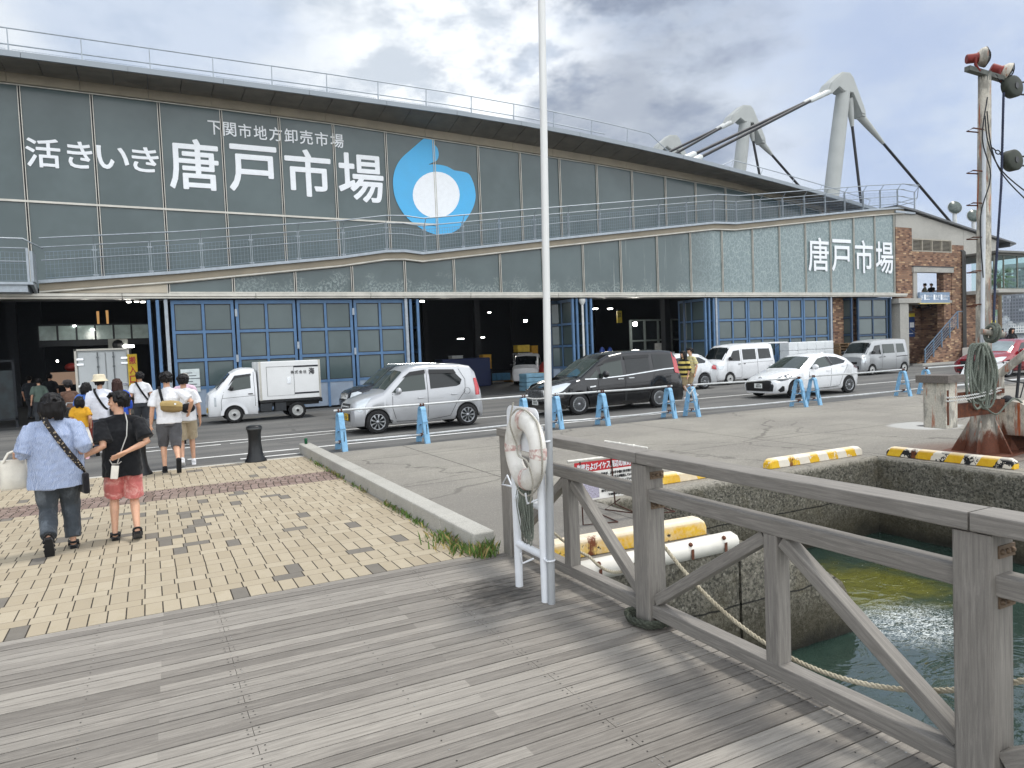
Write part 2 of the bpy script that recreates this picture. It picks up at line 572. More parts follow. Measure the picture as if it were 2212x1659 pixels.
def concrete_mat(name, a, b, dark, slabs=True, agg=60):
    t = NT(name); p = t.pos(); x, y, z = t.sep(p)
    n1 = t.noise(p, 0.5, 6, 0.6); n2 = t.noise(p, agg, 4, 0.75); n3 = t.noise(t.map(p, (0.25, 1.6, 1)), 1.6, 6, 0.65)
    c = t.mix(t.rng(n1, 0.35, 0.66), lin(a), lin(b))
    c = t.mix(t.rng(n3, 0.5, 0.75, 0, 0.45), c, lin(dark))
    c = t.mix(t.rng(n2, 0.42, 0.68, 0, 0.62), c, lin(dark))
    n4 = t.voro(p, agg * 1.6, 'F1', 'Color')
    c = t.mix(t.rng(t.sep(n4)[0], 0.78, 1.0, 0, 0.4), c, lin('#c9c6bb'))
    if slabs:
        wob = t.math('MULTIPLY', t.math('SUBTRACT', t.noise(p, 6, 4), 0.5), 0.03)
        lines = None
        for s, o, per in ((x, 4.63, 5.7), (y, 9.72, 4.9)):
            f = t.math('ABSOLUTE', t.math('SUBTRACT', t.math('FRACT', t.math('ADD', t.math('DIVIDE', t.math('SUBTRACT', t.math('ADD', s, wob), o), per), 0.5)), 0.5))
            k = t.rng(f, 0.0012, 0.0035, 0.75, 0)
            lines = k if lines is None else t.math('MAXIMUM', lines, k)
        cr = t.rng(t.voro(t.comb(t.math('ADD', x, t.math('MULTIPLY', t.noise(p, 1.5, 5), 1.2)), y, z), 0.28, 'DISTANCE_TO_EDGE'), 0.002, 0.007, 0.45, 0)
        c = t.mix(t.math('MAXIMUM', lines, cr), c, lin('#3f3c38'))
        d = t.math('SQRT', t.math('ADD', t.math('POWER', t.math('SUBTRACT', x, 14.15), 2), t.math('POWER', t.math('SUBTRACT', y, 9.1), 2)))
        dd = t.math('ADD', d, t.math('MULTIPLY', t.math('SUBTRACT', n3, 0.5), 0.5))
        c = t.mix(t.rng(dd, 0.55, 0.75, 0.6, 0), c, lin('#b9bab8')); c = t.mix(t.rng(dd, 0.1, 0.2, 0.85, 0), c, lin('#2b2a29'))
        # rust spread round the crane foot
        d = t.math('SQRT', t.math('ADD', t.math('POWER', t.math('SUBTRACT', x, 11.6), 2), t.math('POWER', t.math('SUBTRACT', y, 6.6), 2)))
        c = t.mix(t.rng(t.math('ADD', d, t.math('MULTIPLY', n3, 0.6)), 0.8, 1.6, 0.5, 0), c, lin('#6e4a3a'))
        # darker corner by the railing
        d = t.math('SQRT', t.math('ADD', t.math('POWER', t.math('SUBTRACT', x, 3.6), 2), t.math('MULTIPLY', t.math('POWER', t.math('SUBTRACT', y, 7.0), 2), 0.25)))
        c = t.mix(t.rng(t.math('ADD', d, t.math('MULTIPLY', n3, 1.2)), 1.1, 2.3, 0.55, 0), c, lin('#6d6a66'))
    t.set(col=c, rough=0.9, spec=0.2)
    t.bump(n2, 0.35, 0.006)
    return t.m


def seawall_mat():
    t = NT('seawall'); p = t.pos(); x, y, z = t.sep(p)
    n = t.noise(p, 24, 5, 0.75); v = t.voro(p, 46, 'F1', 'Color'); n1 = t.noise(p, 2.2, 5, 0.65)
    vv = t.sep(v)[0]
    c = t.mix(t.rng(n, 0.32, 0.66), lin('#47453d'), lin('#837f73'))
    c = t.mix(t.rng(vv, 0.66, 0.95, 0, 0.7), c, lin('#2f2f2b'))
    c = t.mix(t.rng(vv, 0.0, 0.06, 0.6, 0), c, lin('#a5a194'))
    c = t.mix(t.rng(n1, 0.45, 0.7, 0, 0.55), c, lin('#57513f'))
    # algae and wet band towards the water
    wl = t.math('ADD', z, t.math('MULTIPLY', t.math('SUBTRACT', n1, 0.5), 0.5))
    c = t.mix(t.rng(wl, -1.05, -0.45, 0.75, 0), c, lin('#3a3524'))
    c = t.mix(t.rng(wl, -1.25, -0.95, 0.9, 0), c, lin('#1d1d17'))
    jn = t.rng(t.math('ABSOLUTE', t.math('ADD', z, t.math('ADD', 0.60, t.math('MULTIPLY', t.math('SUBTRACT', n1, 0.5), 0.05)))), 0.004, 0.014, 0.9, 0)
    c = t.mix(jn, c, lin('#161614'))
    top = t.rng(t.math('ADD', z, t.math('MULTIPLY', n, 0.12)), -0.02, 0.05, 0, 0.6)
    c = t.mix(top, c, lin('#a8a398'))
    t.set(col=c, rough=0.85, spec=0.3)
    t.bump(t.math('ADD', n, t.math('MULTIPLY', vv, 0.4)), 0.9, 0.02)
    return t.m


def asphalt_mat():
    t = NT('asphalt'); p = t.pos()
    n1 = t.noise(t.map(p, (0.18, 1, 1)), 1.3, 6, 0.6); n2 = t.noise(p, 150, 3, 0.8)
    c = t.mix(t.rng(n1, 0.35, 0.68), lin('#5c5c5b'), lin('#757471'))
    c = t.mix(t.rng(n2, 0.42, 0.7, 0, 0.6), c, lin('#3d3d3d'))
    cr = t.rng(t.voro(t.map(p, (0.5, 1, 1)), 0.55, 'DISTANCE_TO_EDGE'), 0.004, 0.014, 0.4, 0)
    c = t.mix(t.math('MULTIPLY', cr, t.rng(n1, 0.5, 0.6)), c, lin('#2e2e2e'))
    t.set(col=c, rough=0.88, spec=0.25); t.bump(n2, 0.3, 0.006)
    return t.m


def water_mat():
    t = NT('harbour_water'); p = t.pos(); x, y, z = t.sep(p)
    w1 = t.noise(t.map(p, (1.0, 1.35, 1), rot=(0, 0, 0.5)), 1.7, 2, 0.45, 2.2)
    w2 = t.noise(p, 9.0, 3, 0.55, 1.2)
    big = t.noise(p, 1.5, 5, 0.65, 0.5)
    c = t.mix(big, lin('#182823'), lin('#31443c'))
    # weed covered bottom showing through in the shallow corner
    d = t.math('SQRT', t.math('ADD', t.math('MULTIPLY', t.math('POWER', t.math('SUBTRACT', x, 7.7), 2), 0.55), t.math('POWER', t.math('SUBTRACT', y, 5.75), 2)))
    dd = t.math('ADD', d, t.math('MULTIPLY', t.math('SUBTRACT', big, 0.5), 1.5))
    weed = t.mix(t.noise(p, 7, 5, 0.7, 1.0), lin('#1c2413'), lin('#77762f'))
    c = t.mix(t.rng(dd, 0.35, 1.05, 0.95, 0), c, weed)
    # foam churned up round the end of the broken slip
    d = t.math('SQRT', t.math('ADD', t.math('MULTIPLY', t.math('POWER', t.math('SUBTRACT', x, 7.15), 2), 0.8), t.math('POWER', t.math('SUBTRACT', y, 4.72), 2)))
    f = t.noise(t.map(p, (1, 1.6, 1)), 17, 7, 0.78, 1.6)
    fm = t.math('MULTIPLY', t.rng(d, 0.2, 0.8, 1, 0), t.rng(f, 0.45, 0.62))
    spk = t.math('MULTIPLY', t.rng(dd, 0.5, 1.8, 1, 0), t.rng(t.noise(p, 21, 6, 0.75), 0.66, 0.70))
    fm = t.math('MAXIMUM', fm, spk)
    c = t.mix(fm, c, lin('#d5dad8'))
    t.set(col=c, rough=t.math('ADD', 0.03, t.math('MULTIPLY', fm, 0.5)), spec=0.8, ior=1.55)
    h = t.math('ADD', w1, t.math('MULTIPLY', w2, 0.10))
    t.bump(h, 0.20, 0.12)
    return t.m


M_CONC = concrete_mat('quay_concrete', '#85817a', '#949087', '#605d57')
M_SEAW = seawall_mat()
M_ASPH = asphalt_mat()
M_PAVE = paver_mat()
M_KERB = concrete_mat('kerb_stone', '#a5a39c', '#b4b2ab', '#7f7c75', slabs=False, agg=90)
M_LINE = mat('road_paint', '#d9d9d6', 0.7, var=0.16, scale=5, bump=0.15)
M_DARK = mat('dark_gap', '#15130f', 0.95)

# ---------------------------------------------------------------- setting
tag(MB().quad((-3000, -3000, -1.2), (3000, -3000, -1.2), (3000, 4000, -1.2), (-3000, 4000, -1.2)).build('water', water_mat()), kind='structure')

# quay with the stepped basin cut into it; walls slightly rough
q = MB()
q.bb(2.865, 130, 7.30, 14.15, -0.5, 0.0, 0)
q.bb(2.865, 4.80, 4.98, 7.30, -0.5, 0.0, 0)
q.bb(10.15, 130, 5.18, 7.30, -0.5, 0.0, 0)


def rough_wall(mb, a, b, z0, z1, nrm, mi, amp=0.02, step=0.06, lip=0.05):
    a = Vector(a); b = Vector(b); L = (b - a).length; nu = max(2, int(L / step)); nv = max(2, int((z1 - z0) / step))
    nrm = Vector(nrm); vs = []
    for j in range(nv + 1):
        for i in range(nu + 1):
            p = a.lerp(b, i / nu) + Vector((0, 0, z0 + (z1 - z0) * j / nv))
            k = noise.noise(p * 7) * amp + noise.noise(p * 19) * amp * 0.7
            if j == nv:
                p = p - nrm * lip * (1.0 + 0.7 * noise.noise(p * 9)); p.z = z1 + 0.001
            elif j == nv - 1: p = p + nrm * k; p.z += step * 0.6 + 0.012 * noise.noise(p * 8)
            else: p = p + nrm * (k + 0.012)
            vs.append(p)
    n = nu + 1
    mb.add(vs, [(j * n + i, j * n + i + 1, (j + 1) * n + i + 1, (j + 1) * n + i) for j in range(nv) for i in range(nu)], mi, True)


rough_wall(q, (2.9, 4.96, 0), (4.86, 4.96, 0), -3, 0.002, (0, -1, 0), 1)
rough_wall(q, (4.85, 4.96, 0), (4.85, 7.29, 0), -3, 0.002, (1, 0, 0), 1)
rough_wall(q, (4.84, 7.26, 0), (10.12, 7.26, 0), -3, 0.002, (0, -1, 0), 1)
rough_wall(q, (10.12, 5.14, 0), (10.12, 7.28, 0), -3, 0.002, (-1, 0, 0), 1)
rough_wall(q, (10.10, 5.14, 0), (16, 5.14, 0), -3, 0.002, (0, -1, 0), 1)
q.bb(16, 130, 5.14, 5.2, -3, -0.003, 1)
tag(q.build('quay', [M_CONC, M_SEAW]), kind='structure')
# broken slip that runs down into the water from the pier end
sl = MB()
rings = []
for i in range(25):
    t = i / 24; X = 4.88 + 1.62 * t; zt = -0.04 - 0.30 * t - 0.42 * t * t + 0.02 * noise.noise((X * 5, 1, 2))
    if t > 0.94: zt -= (t - 0.94) * 4
    j = lambda s: 0.025 * noise.noise((X * 4, s, 3))
    rings.append([Vector((X, 4.93 + j(1), -2.2)), Vector((X, 4.94 + j(2), zt - 0.10)), Vector((X, 5.0 + j(3), zt)), Vector((X, 5.4, zt + j(5))), Vector((X, 5.75 + j(4), zt - 0.02)), Vector((X, 5.8, -2.2))])
sl.loft(rings, 0, True)
tag(sl.build('concrete_slip', M_SEAW), 'broken concrete slip sloping from the near pier end into the foaming water', 'concrete block')

tag(MB().bb(-60, 2.62, 6.025, 14.2, -0.4, 0.0).build('paving', M_PAVE), kind='structure')
tag(MB().bb(-90, 150, 14.15, 90, -0.6, -0.004).build('road', M_ASPH), kind='structure')
ln = MB()
for a, b, y, w in ((0.6, 110, 15.36, 0.13), (2.2, 110, 18.42, 0.13), (-6, 2.2, 18.2, 0.13), (1.5, 2.7, 14.62, 0.12)):
    x = a
    while x < b:
        x2 = min(b, x + 6)
        ln.quad((x, y - w / 2, 0.002), (x2, y - w / 2, 0.002), (x2, y + w / 2, 0.002), (x, y + w / 2, 0.002)); x = x2
ln.quad((-0.4, 17.34, 0.002), (1.4, 17.5, 0.002), (1.4, 17.62, 0.002), (-0.4, 17.46, 0.002))
ln.quad((1.6, 17.53, 0.002), (7.5, 18.1, 0.002), (7.5, 18.18, 0.002), (1.6, 17.62, 0.002))
tag(ln.build('road_markings', M_LINE), kind='structure')
# kerb of cut stones
kb = MB(); y = 6.08
while y < 14.7:
    y2 = min(14.72, y + 0.86); kb.bb(2.632, 2.862, y, y2 - 0.006, -0.3, 0.185); y = y2
tag(kb.build('kerb', M_KERB, bevel=0.018), kind='structure')

# timber deck, every board with its gaps, butt joints and screws
dk = MB(); rows = 112
for r in range(rows):
    y1 = DECK_Y - r * BOARD - 0.004; y0 = y1 - BOARD + 0.008
    cuts = [0.375 + 3.2 * k for k in range(-4, 2)] if r % 2 == 0 else [1.975 + 3.2 * k for k in range(-4, 1)]
    xs = [-11.0] + [c for c in cuts if -10.9 < c < 3.0] + [3.06]
    dz = random.uniform(-0.0015, 0.0015)
    for a, b in zip(xs[:-1], xs[1:]):
        dk.bb(a + 0.0015, b - 0.0015, y0, y1, -0.03, dz + random.uniform(-0.0006, 0.0006))
    if r < 60:
        for jx in [0.375 + 0.8 * k for k in range(-5, 4)] + [2.96]:
            if jx in xs: cand = [jx - 0.03, jx + 0.03]
            else: cand = [jx]
            for cx in cand:
                for yy in ((y0 + 0.022, y1 - 0.022) if len(cand) == 2 or jx == 2.96 else ((y0 + y1) / 2,)):
                    a = random.uniform(-0.004, 0.004)
                    vs = [(cx + a + 0.0045 * math.cos(k * math.pi / 4), yy + a + 0.0045 * math.sin(k * math.pi / 4), dz + 0.0022) for k in range(8)]
                    dk.add(vs, [tuple(range(8))], 1 if random.random() < 0.8 else 2)
tag(dk.build('deck', [M_DECK, mat('dark_screw', '#2c2a28', 0.5, 0.6), mat('bright_screw', '#b9b7b2', 0.35, 0.8)]), kind='structure')
sub = MB()
for jx in [0.375 + 0.8 * k for k in range(-8, 4)]: sub.bb(jx - 0.05, jx + 0.05, -4.5, 6.0, -0.16, -0.034)
sub.bb(2.9, 3.03, -4.5, 4.95, -0.25, -0.034)
sub.bb(-11, 2.62, 5.9, 6.02, -0.6, -0.034)
for yy in (4.6, 2.2, -0.2): sub.bb(2.5, 2.7, yy - 0.1, yy + 0.1, -3, -0.16)
tag(sub.build('deck_joists', mat('joist_wood', '#4a443d', 0.9, var=0.2)), kind='structure')
tag(MB().bb(-11, 2.3, -4.5, 5.9, -3, -0.55).build('shore_slope', M_SEAW), kind='structure')

# grass along the foot of the kerb
gr = MB(); random.seed(3)
for i in range(1500):
    y = random.uniform(6.05, 13.9)
    dens = max(0.0, noise.noise((y * 1.7, 0.3, 0)) + 0.25) + (1.1 if y < 6.8 else 0)
    if random.random() > dens: continue
    x = 2.62 - abs(random.gauss(0, 0.035 + (0.06 if y < 6.9 else 0))); h = random.uniform(0.02, 0.075) * (1.7 if y < 6.8 else 1)
    a = random.uniform(0, 6.28); w = random.uniform(0.004, 0.009); ln_ = random.uniform(0.2, 0.9) * h
    dx, dy = math.cos(a), math.sin(a)
    gr.add([(x - dy * w, y + dx * w, 0), (x + dy * w, y - dx * w, 0), (x + dx * ln_ * 0.4 + dy * w * .6, y + dy * ln_ * .4 - dx * w * .6, h * .7), (x + dx * ln_, y + dy * ln_, h)], [(0, 1, 2), (0, 2, 3)], 0 if random.random() < 0.72 else 1)
for i in range(170):
    a = random.uniform(0, 6.28); rr = random.random() ** 0.6 * 0.17
    x, y = 2.70 + rr * math.cos(a) * 0.9, 6.0 + rr * math.sin(a)
    h = random.uniform(0.05, 0.15); w = 0.006; ln_ = h * random.uniform(0.2, 0.8); a = random.uniform(0, 6.28); dx, dy = math.cos(a), math.sin(a)
    gr.add([(x - dy * w, y + dx * w, 0), (x + dy * w, y - dx * w, 0), (x + dx * ln_ * 0.4 + dy * w * .6, y + dy * ln_ * .4 - dx * w * .6, h * .7), (x + dx * ln_, y + dy * ln_, h)], [(0, 1, 2), (0, 2, 3)], 0 if random.random() < 0.8 else 1)
tag(gr.build('grass', [mat('grass_green', '#55702d', 0.7, var=0.4, scale=9), mat('grass_dry', '#9a8a58', 0.8, var=0.3, scale=9)]), kind='stuff')

# low painted wheel stops along the basin edges


def stripe_mat(name, peel, base, black, period=0.42, slant=0.5, spots=0):
    t = NT(name); p = t.pos(True); x, y, z = t.sep(p)
    u = t.math('DIVIDE', t.math('ADD', x, t.math('MULTIPLY', z, slant)), period)
    f = t.math('FRACT', u)
    n = t.noise(p, 7, 6, 0.7); n2 = t.noise(p, 26, 4, 0.6)
    edge = t.math('ADD', f, t.math('MULTIPLY', t.math('SUBTRACT', n, 0.5), 0.25))
    ye = t.math('LESS_THAN', edge, 0.5)
    yel = t.mix(t.rng(n, 0.3, 0.7), lin('#d9a514'), lin('#eac02d'))
    wht = t.mix(n, lin('#d8cdb8'), lin('#eee9de'))
    bl = t.math('GREATER_THAN', t.math('ADD', n, black), 0.5)
    c = t.mix(bl, wht, lin('#15161a'))
    pl = t.math('GREATER_THAN', t.math('ADD', n, peel), 0.5)
    c = t.mix(t.math('MULTIPLY', ye, pl), c, yel)
    c = t.mix(base, c, t.mix(t.rng(n2, 0.35, 0.65, 0, .35), yel, wht))
    if spots: c = t.mix(t.math('MULTIPLY', t.rng(t.noise(t.map(p, (1, 1, .8)), 6.5, 7, .75), .60, .615), t.rng(z, .10, .12, 1, 0)), c, lin('#15161a'))
    top = t.rng(z, 0.10, 0.15)
    c = t.mix(t.math('MULTIPLY', top, 0.75), c, wht)
    rust = t.rng(t.math('ADD', t.noise(t.map(p, (1.6, 1, 0.2)), 2.2, 5, 0.7), t.math('MULTIPLY', n2, 0.15)), 0.69, 0.75)
    c = t.mix(rust, c, t.mix(n2, lin('#4a2413'), lin('#8a4a22')))
    t.set(col=c, rough=0.6); t.bump(n2, 0.15, 0.004)
    return t.m


def stop_block(label, a, b, w, h, m, extra=None):
    a = Vector(a); b = Vector(b); L = (b - a).length; ang = math.atan2(b.y - a.y, b.x - a.x)
    o = MB(); r = 0.035
    prof = [(-w / 2, 0), (-w / 2, h - r), (-w / 2 + r * .3, h - r * .3), (-w / 2 + r, h), (w / 2 - r, h), (w / 2 - r * .3, h - r * .3), (w / 2, h - r), (w / 2, 0)]
    rings = []
    for x, k in ((0, 0.55), (0.02, 0.8), (0.07, 1.0), (L - 0.07, 1.0), (L - 0.02, 0.8), (L, 0.55)):
        rings.append([Vector((x, u * (0.75 + 0.25 * k), v * k if v else 0.0)) for u, v in prof])
    o.loft(rings, 0, False)
    ob = o.build('wheel_stop', m, bevel=.008); ob.location = (a.x, a.y, 0.003); ob.rotation_euler = (0, 0, ang)
    return tag(ob, label, 'wheel stop', 'painted wheel stops round the basin')


stop_block('yellow and white wheel stop on the far basin edge, its end by the inner corner', (8.02, 7.55, 0), (10.05, 7.55, 0), 0.15, 0.14, stripe_mat('stop_white', 0.06, 0.0, -0.6))
stop_block('rust stained yellow wheel stop on the far basin edge behind the wooden post', (4.9, 7.62, 0), (6.98, 7.62, 0), 0.15, 0.14, stripe_mat('stop_mid', 0.25, 0.35, -0.6, 0.6))
stop_block('black, yellow and white striped wheel stop beside the rusty crane foot', (10.33, 7.22, 0), (10.43, 5.42, 0), 0.15, 0.14, stripe_mat('stop_black', 0.5, 0.0, 0.0, 0.44, -0.6))
stop_block('flaking yellow wheel stop with black patches on the near pier behind the railing', (3.06, 5.47, 0), (4.82, 5.40, 0), 0.17, 0.17, stripe_mat('stop_near', 0.2, 0.8, -0.6, 0.7, spots=1))
fd = MB(); P = [(3.06, 5.02, 0.045), (4.88, 4.99, 0.045)]
ft = empty('fender_bar', (3.06, 5.02, 0), 0, 'white rubber fender bar with rusty bolts along the near pier lip', 'fender')
rg = []
for x, k in ((0, 0.8), (0.02, 1), (1.78, 1), (1.81, 0.8)):
    rg.append([Vector((x, k * (-0.09 + 0.0) , -0.06)), Vector((x, k * -0.10, 0.02)), Vector((x, k * -0.07, 0.075 * k)), Vector((x, 0.0, 0.095 * k)), Vector((x, 0.07 * k, 0.075 * k)), Vector((x, 0.09 * k, 0.004))])
fd.loft(rg, 0, True)
fd.build('fender_body', mat('fender_white', '#dcd8ce', 0.5, var=0.08, scale=3), ft)
for bx in (0.22, 0.72, 1.22, 1.62):
    bo = MB().lathe([(0.02, 0), (0.02, 0.012), (0.012, 0.02)], (bx, -0.075, 0.07), 10, mat=Matrix.Rotation(rad(50), 3, 'X'))
    bo.box((bx, -0.106, -0.01), (0.03, 0.004, 0.09))
    bo.build('bolt', mat('bolt_rust', '#6a4231', 0.85, 0.2, 0.3, 30), ft)
# ---------------------------------------------------------------- market hall
LOWX = [0.80, 2.88, 5.02, 7.14, 9.25, 11.35, 13.47, 15.55, 17.63, 19.69, 21.82, 23.87, 25.92, 28.01, 29.95, 31.90, 33.88, 35.80, 37.62, 39.34]
WALK = [(-2.9, 4.70), (1.12, 5.06), (6.77, 5.70), (8.49, 5.97), (9.24, 6.00), (9.99, 5.93), (15.48, 6.63), (22.02, 7.43), (25.34, 7.83), (26.79, 7.86), (28.4, 8.05), (36.55, 9.02), (39.59, 9.33), (40.2, 9.36)]
UPX = [-7.5, -5.4, -3.3, -1.2, 0.9, 3.0, 5.1, 7.2, 9.37, 11.5, 13.6, 15.7, 17.8, 19.9, 22.0, 24.1, 26.1, 28.2, 30.2, 32.2, 34.0, 35.6]
GTOP = [(-60, 11.0), (-20, 11.45), (-3.3, 11.47), (3.0, 11.39), (7.2, 11.30), (11.5, 11.11), (15.7, 10.94), (19.9, 10.73), (24.1, 10.45), (28.2, 10.17), (32.2, 9.75), (37, 9.1), (60, 5.5)]
FBOT = [(-60, 11.2), (-20, 11.75), (-3.5, 11.80), (7.2, 11.56), (16, 11.58), (24.0, 10.93), (29.2, 10.36), (34.3, 9.74), (37.3, 9.31), (60, 5.8)]
FBOT[3] = (7.2, 11.78)


def lerp_list(L, x):
    if x <= L[0][0]: return L[0][1]
    for (a, p), (b, q_) in zip(L, L[1:]):
        if x <= b: return p + (q_ - p) * (x - a) / (b - a)
    return L[-1][1]


def glass_mat(name, frost):
    t = NT(name); p = t.pos(); x, y, z = t.sep(p)
    n = t.noise(p, 0.35, 4, 0.6)
    c = t.mix(t.rng(n, 0.35, 0.65), lin('#465455'), lin('#536162'))
    rough = 0.16
    if frost:
        w = t.noise(p, 3.0, 4, 0.6, 0, True)
        q = t.n.new('ShaderNodeVectorMath'); q.operation = 'ADD'; t.l.new(p, q.inputs[0])
        sc = t.n.new('ShaderNodeVectorMath'); sc.operation = 'SCALE'; t.l.new(w, sc.inputs[0]); sc.inputs['Scale'].default_value = 0.35
        t.l.new(sc.outputs[0], q.inputs[1])
        veins = t.rng(t.voro(t.map(q.outputs[0], (1.3, 1, 0.8)), 4.2, 'DISTANCE_TO_EDGE'), 0.0, 0.10, 1, 0)
        veins2 = t.rng(t.noise(q.outputs[0], 9, 5, 0.7, 1.5), 0.52, 0.62)
        pat = t.math('MAXIMUM', t.math('MULTIPLY', veins, 0.75), t.math('MULTIPLY', veins2, 0.5))
        m = t.rng(x, 22.5, 27.0)
        # older patches creeping up from the sills of the other panels
        low = t.math('MULTIPLY', t.rng(t.math('ADD', z, t.math('MULTIPLY', t.math('SUBTRACT', t.noise(t.map(p, (0.9, 1, 1)), 1.3, 4), 0.5), 2.6)), 4.35, 5.0, 1, 0), t.rng(t.noise(p, 11, 6, 0.75), 0.47, 0.56))
        low = t.math('MULTIPLY', low, t.math('GREATER_THAN', x, 2.9))
        col2 = t.mix(t.noise(t.map(p, (1, 1, 0.3)), 0.8, 4), lin('#7b8e90'), lin('#9badae'))
        c = t.mix(t.math('MULTIPLY', m, 0.55), c, col2)
        c = t.mix(t.math('MULTIPLY', pat, t.math('MULTIPLY', m, 0.75)), c, lin('#a9b6b6'))
        c = t.mix(t.math('MULTIPLY', low, 0.55), c, lin('#9aa6a4'))
        st = t.rng(t.noise(t.map(p, (3.2, 1, 0.12)), 2.0, 4, 0.6), 0.60, 0.72, 0, 0.35)
        c = t.mix(t.math('MULTIPLY', st, t.rng(x, 16, 20)), c, lin('#b9c2c0'))
        rough = t.math('ADD', 0.14, t.math('MULTIPLY', m, 0.25))
    t.set(col=c, rough=rough, spec=0.5, ior=1.5)
    t.bump(t.noise(p, 0.8, 2), 0.03, 0.05)
    return t.m


M_GLASS = glass_mat('facade_glass', False)
M_FROST = glass_mat('frosted_glass', True)
M_ALU = mat('bright_metal', '#b9b6ad', 0.38, 0.55, 0.15, 2)
M_FASC = mat('eave_metal', '#8d949a', 0.45, 0.4, 0.08, 1.2)
M_SOFF = mat('soffit_panel', '#6a645a', 0.7, 0.0, 0.2, 1.5)
M_TAN = mat('tan_cladding', '#8c8372', 0.6, 0.1, 0.12, 1.2)
M_BEIGE = mat('beige_cladding', '#b5ac9b', 0.5, 0.1, 0.08, 1.0)
M_GALV = mat('galvanised_steel', '#9ba3aa', 0.45, 0.5, 0.15, 7)
M_BLUE = mat('blue_door_paint', '#4e7094', 0.5, 0.0, 0.14, 3, bump=0.06)
M_BLUED = mat('blue_door_dark', '#2b4560', 0.55, 0.0, 0.18, 3)
M_WHITE_S = mat('white_lettering', '#eef1f4', 0.5, var=0.03)
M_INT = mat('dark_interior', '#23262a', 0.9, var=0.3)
M_INTF = mat('hall_floor', '#4b4c4c', 0.5, var=0.3, scale=1.5)
M_CONCW = concrete_mat('building_concrete', '#a6a49e', '#b5b3ac', '#8a8882', slabs=False, agg=20)

hall = empty('market_hall', (0, 27, 0), 0, 'long glazed market hall with blue folding doors and white lettering on the glass', 'market hall')
HALL_OFF = Vector((0, -27, 0))


def hb(mb, name, m, parent=None, **k):
    mb.v = [tuple(Vector(p) + HALL_OFF) for p in mb.v]
    return mb.build(name, m, parent or hall, **k)


# upper curtain wall, one panel per bay
for a, b in zip(UPX[:-1], UPX[1:]):
    g = MB(); lo_a, lo_b = lerp_list(WALK, a) - 0.05 if a > -3 else 4.5, lerp_list(WALK, b) - 0.05 if b > -3 else 4.5
    ta, tb = lerp_list(GTOP, a), lerp_list(GTOP, b)
    g.prism([(a + .03, lo_a), (b - .03, lo_b), (b - .03, tb), (a + .03, ta)], lambda u, v, t: Vector((u, t, v)), 29.0, 29.05)
    hb(g, 'upper_glass_panel', M_GLASS)
fr = MB(); gk = MB()
for x in UPX:
    z0 = lerp_list(WALK, x) if x > -3 else 4.5
    for o in (-0.036, 0.036): fr.bb(x + o - 0.011, x + o + 0.011, 28.94, 28.99, z0 - .05, lerp_list(GTOP, x))
    gk = MB(); gk.bb(x - 0.03, x + 0.03, 28.985, 29.04, z0 - .05, lerp_list(GTOP, x)); hb(gk, 'frame_gasket', mat('black_gasket', '#15181d', 0.6))
for a, b in zip(UPX[:-1], UPX[1:]):
    fr.bar((a, 28.96, lerp_list(GTOP, a) - 0.03), (b, 28.96, lerp_list(GTOP, b) - 0.03), 0.06, 0.03)
zt0, zt1 = on_y(0, 432, 29).z, on_y(737, 474, 29).z
for a, b in zip(UPX[:10], UPX[1:11]):
    if b < 11.6: fr.bar((a, 28.955, zt0 + (zt1 - zt0) * (a + 3.7) / 11), (b, 28.955, zt0 + (zt1 - zt0) * (b + 3.7) / 11), 0.05, 0.07)
hb(fr, 'curtain_wall_frame', M_ALU)

# lower glazed band under the ramp
ZG0 = on_y(713, 633, 27).z
for a, b in zip(LOWX[:-1], LOWX[1:]):
    g = MB(); pts = [(a + .03, ZG0), (b - .03, ZG0), (b - .03, lerp_list(WALK, b) - 0.40)]
    for x, z in reversed(WALK):
        if a + 0.1 < x < b - 0.1: pts.append((x, z - 0.40))
    pts.append((a + .03, lerp_list(WALK, a) - 0.40))
    g.prism(pts, lambda u, v, t: Vector((u, t, v)), 27.0, 27.05)
    hb(g, 'lower_glass_panel', M_FROST)
fr = MB()
for x in LOWX:
    for o in (-0.034, 0.034): fr.bb(x + o - 0.011, x + o + 0.011, 26.94, 26.99, ZG0 - 0.02, lerp_list(WALK, x) - 0.38)
    gk = MB(); gk.bb(x - 0.03, x + 0.03, 26.985, 27.04, ZG0 - 0.02, lerp_list(WALK, x) - 0.38); hb(gk, 'frame_gasket', mat('black_gasket', '#15181d', 0.6))
for a, b in zip(LOWX[:-1], LOWX[1:]): fr.bb(a, b, 26.94, 27.0, ZG0 - 0.01, ZG0 + 0.035)
hb(fr, 'band_frame', M_ALU)
hd = MB(); zh0 = on_y(713, 642.5, 27).z
x = -9.0
while x < 40.3:
    x2 = min(40.3, x + 4.2); hd.bb(x, x2 - 0.012, 26.80, 27.05, zh0 + 0.03, ZG0 - 0.03); hd.bb(x, x2 - 0.012, 26.84, 27.3, zh0 - 0.04, zh0 + 0.027); x = x2
hb(hd, 'door_head_beam', M_ALU, bevel=0.012)
wd = MB()
wd.prism([(-2.6, ZG0), (0.78, ZG0), (0.78, lerp_list(WALK, 0.78) - 0.32), (-2.6, ZG0 + 0.02)], lambda u, v, t: Vector((u, t, v)), 26.95, 27.0)
hb(wd, 'wedge_panel', M_BEIGE)

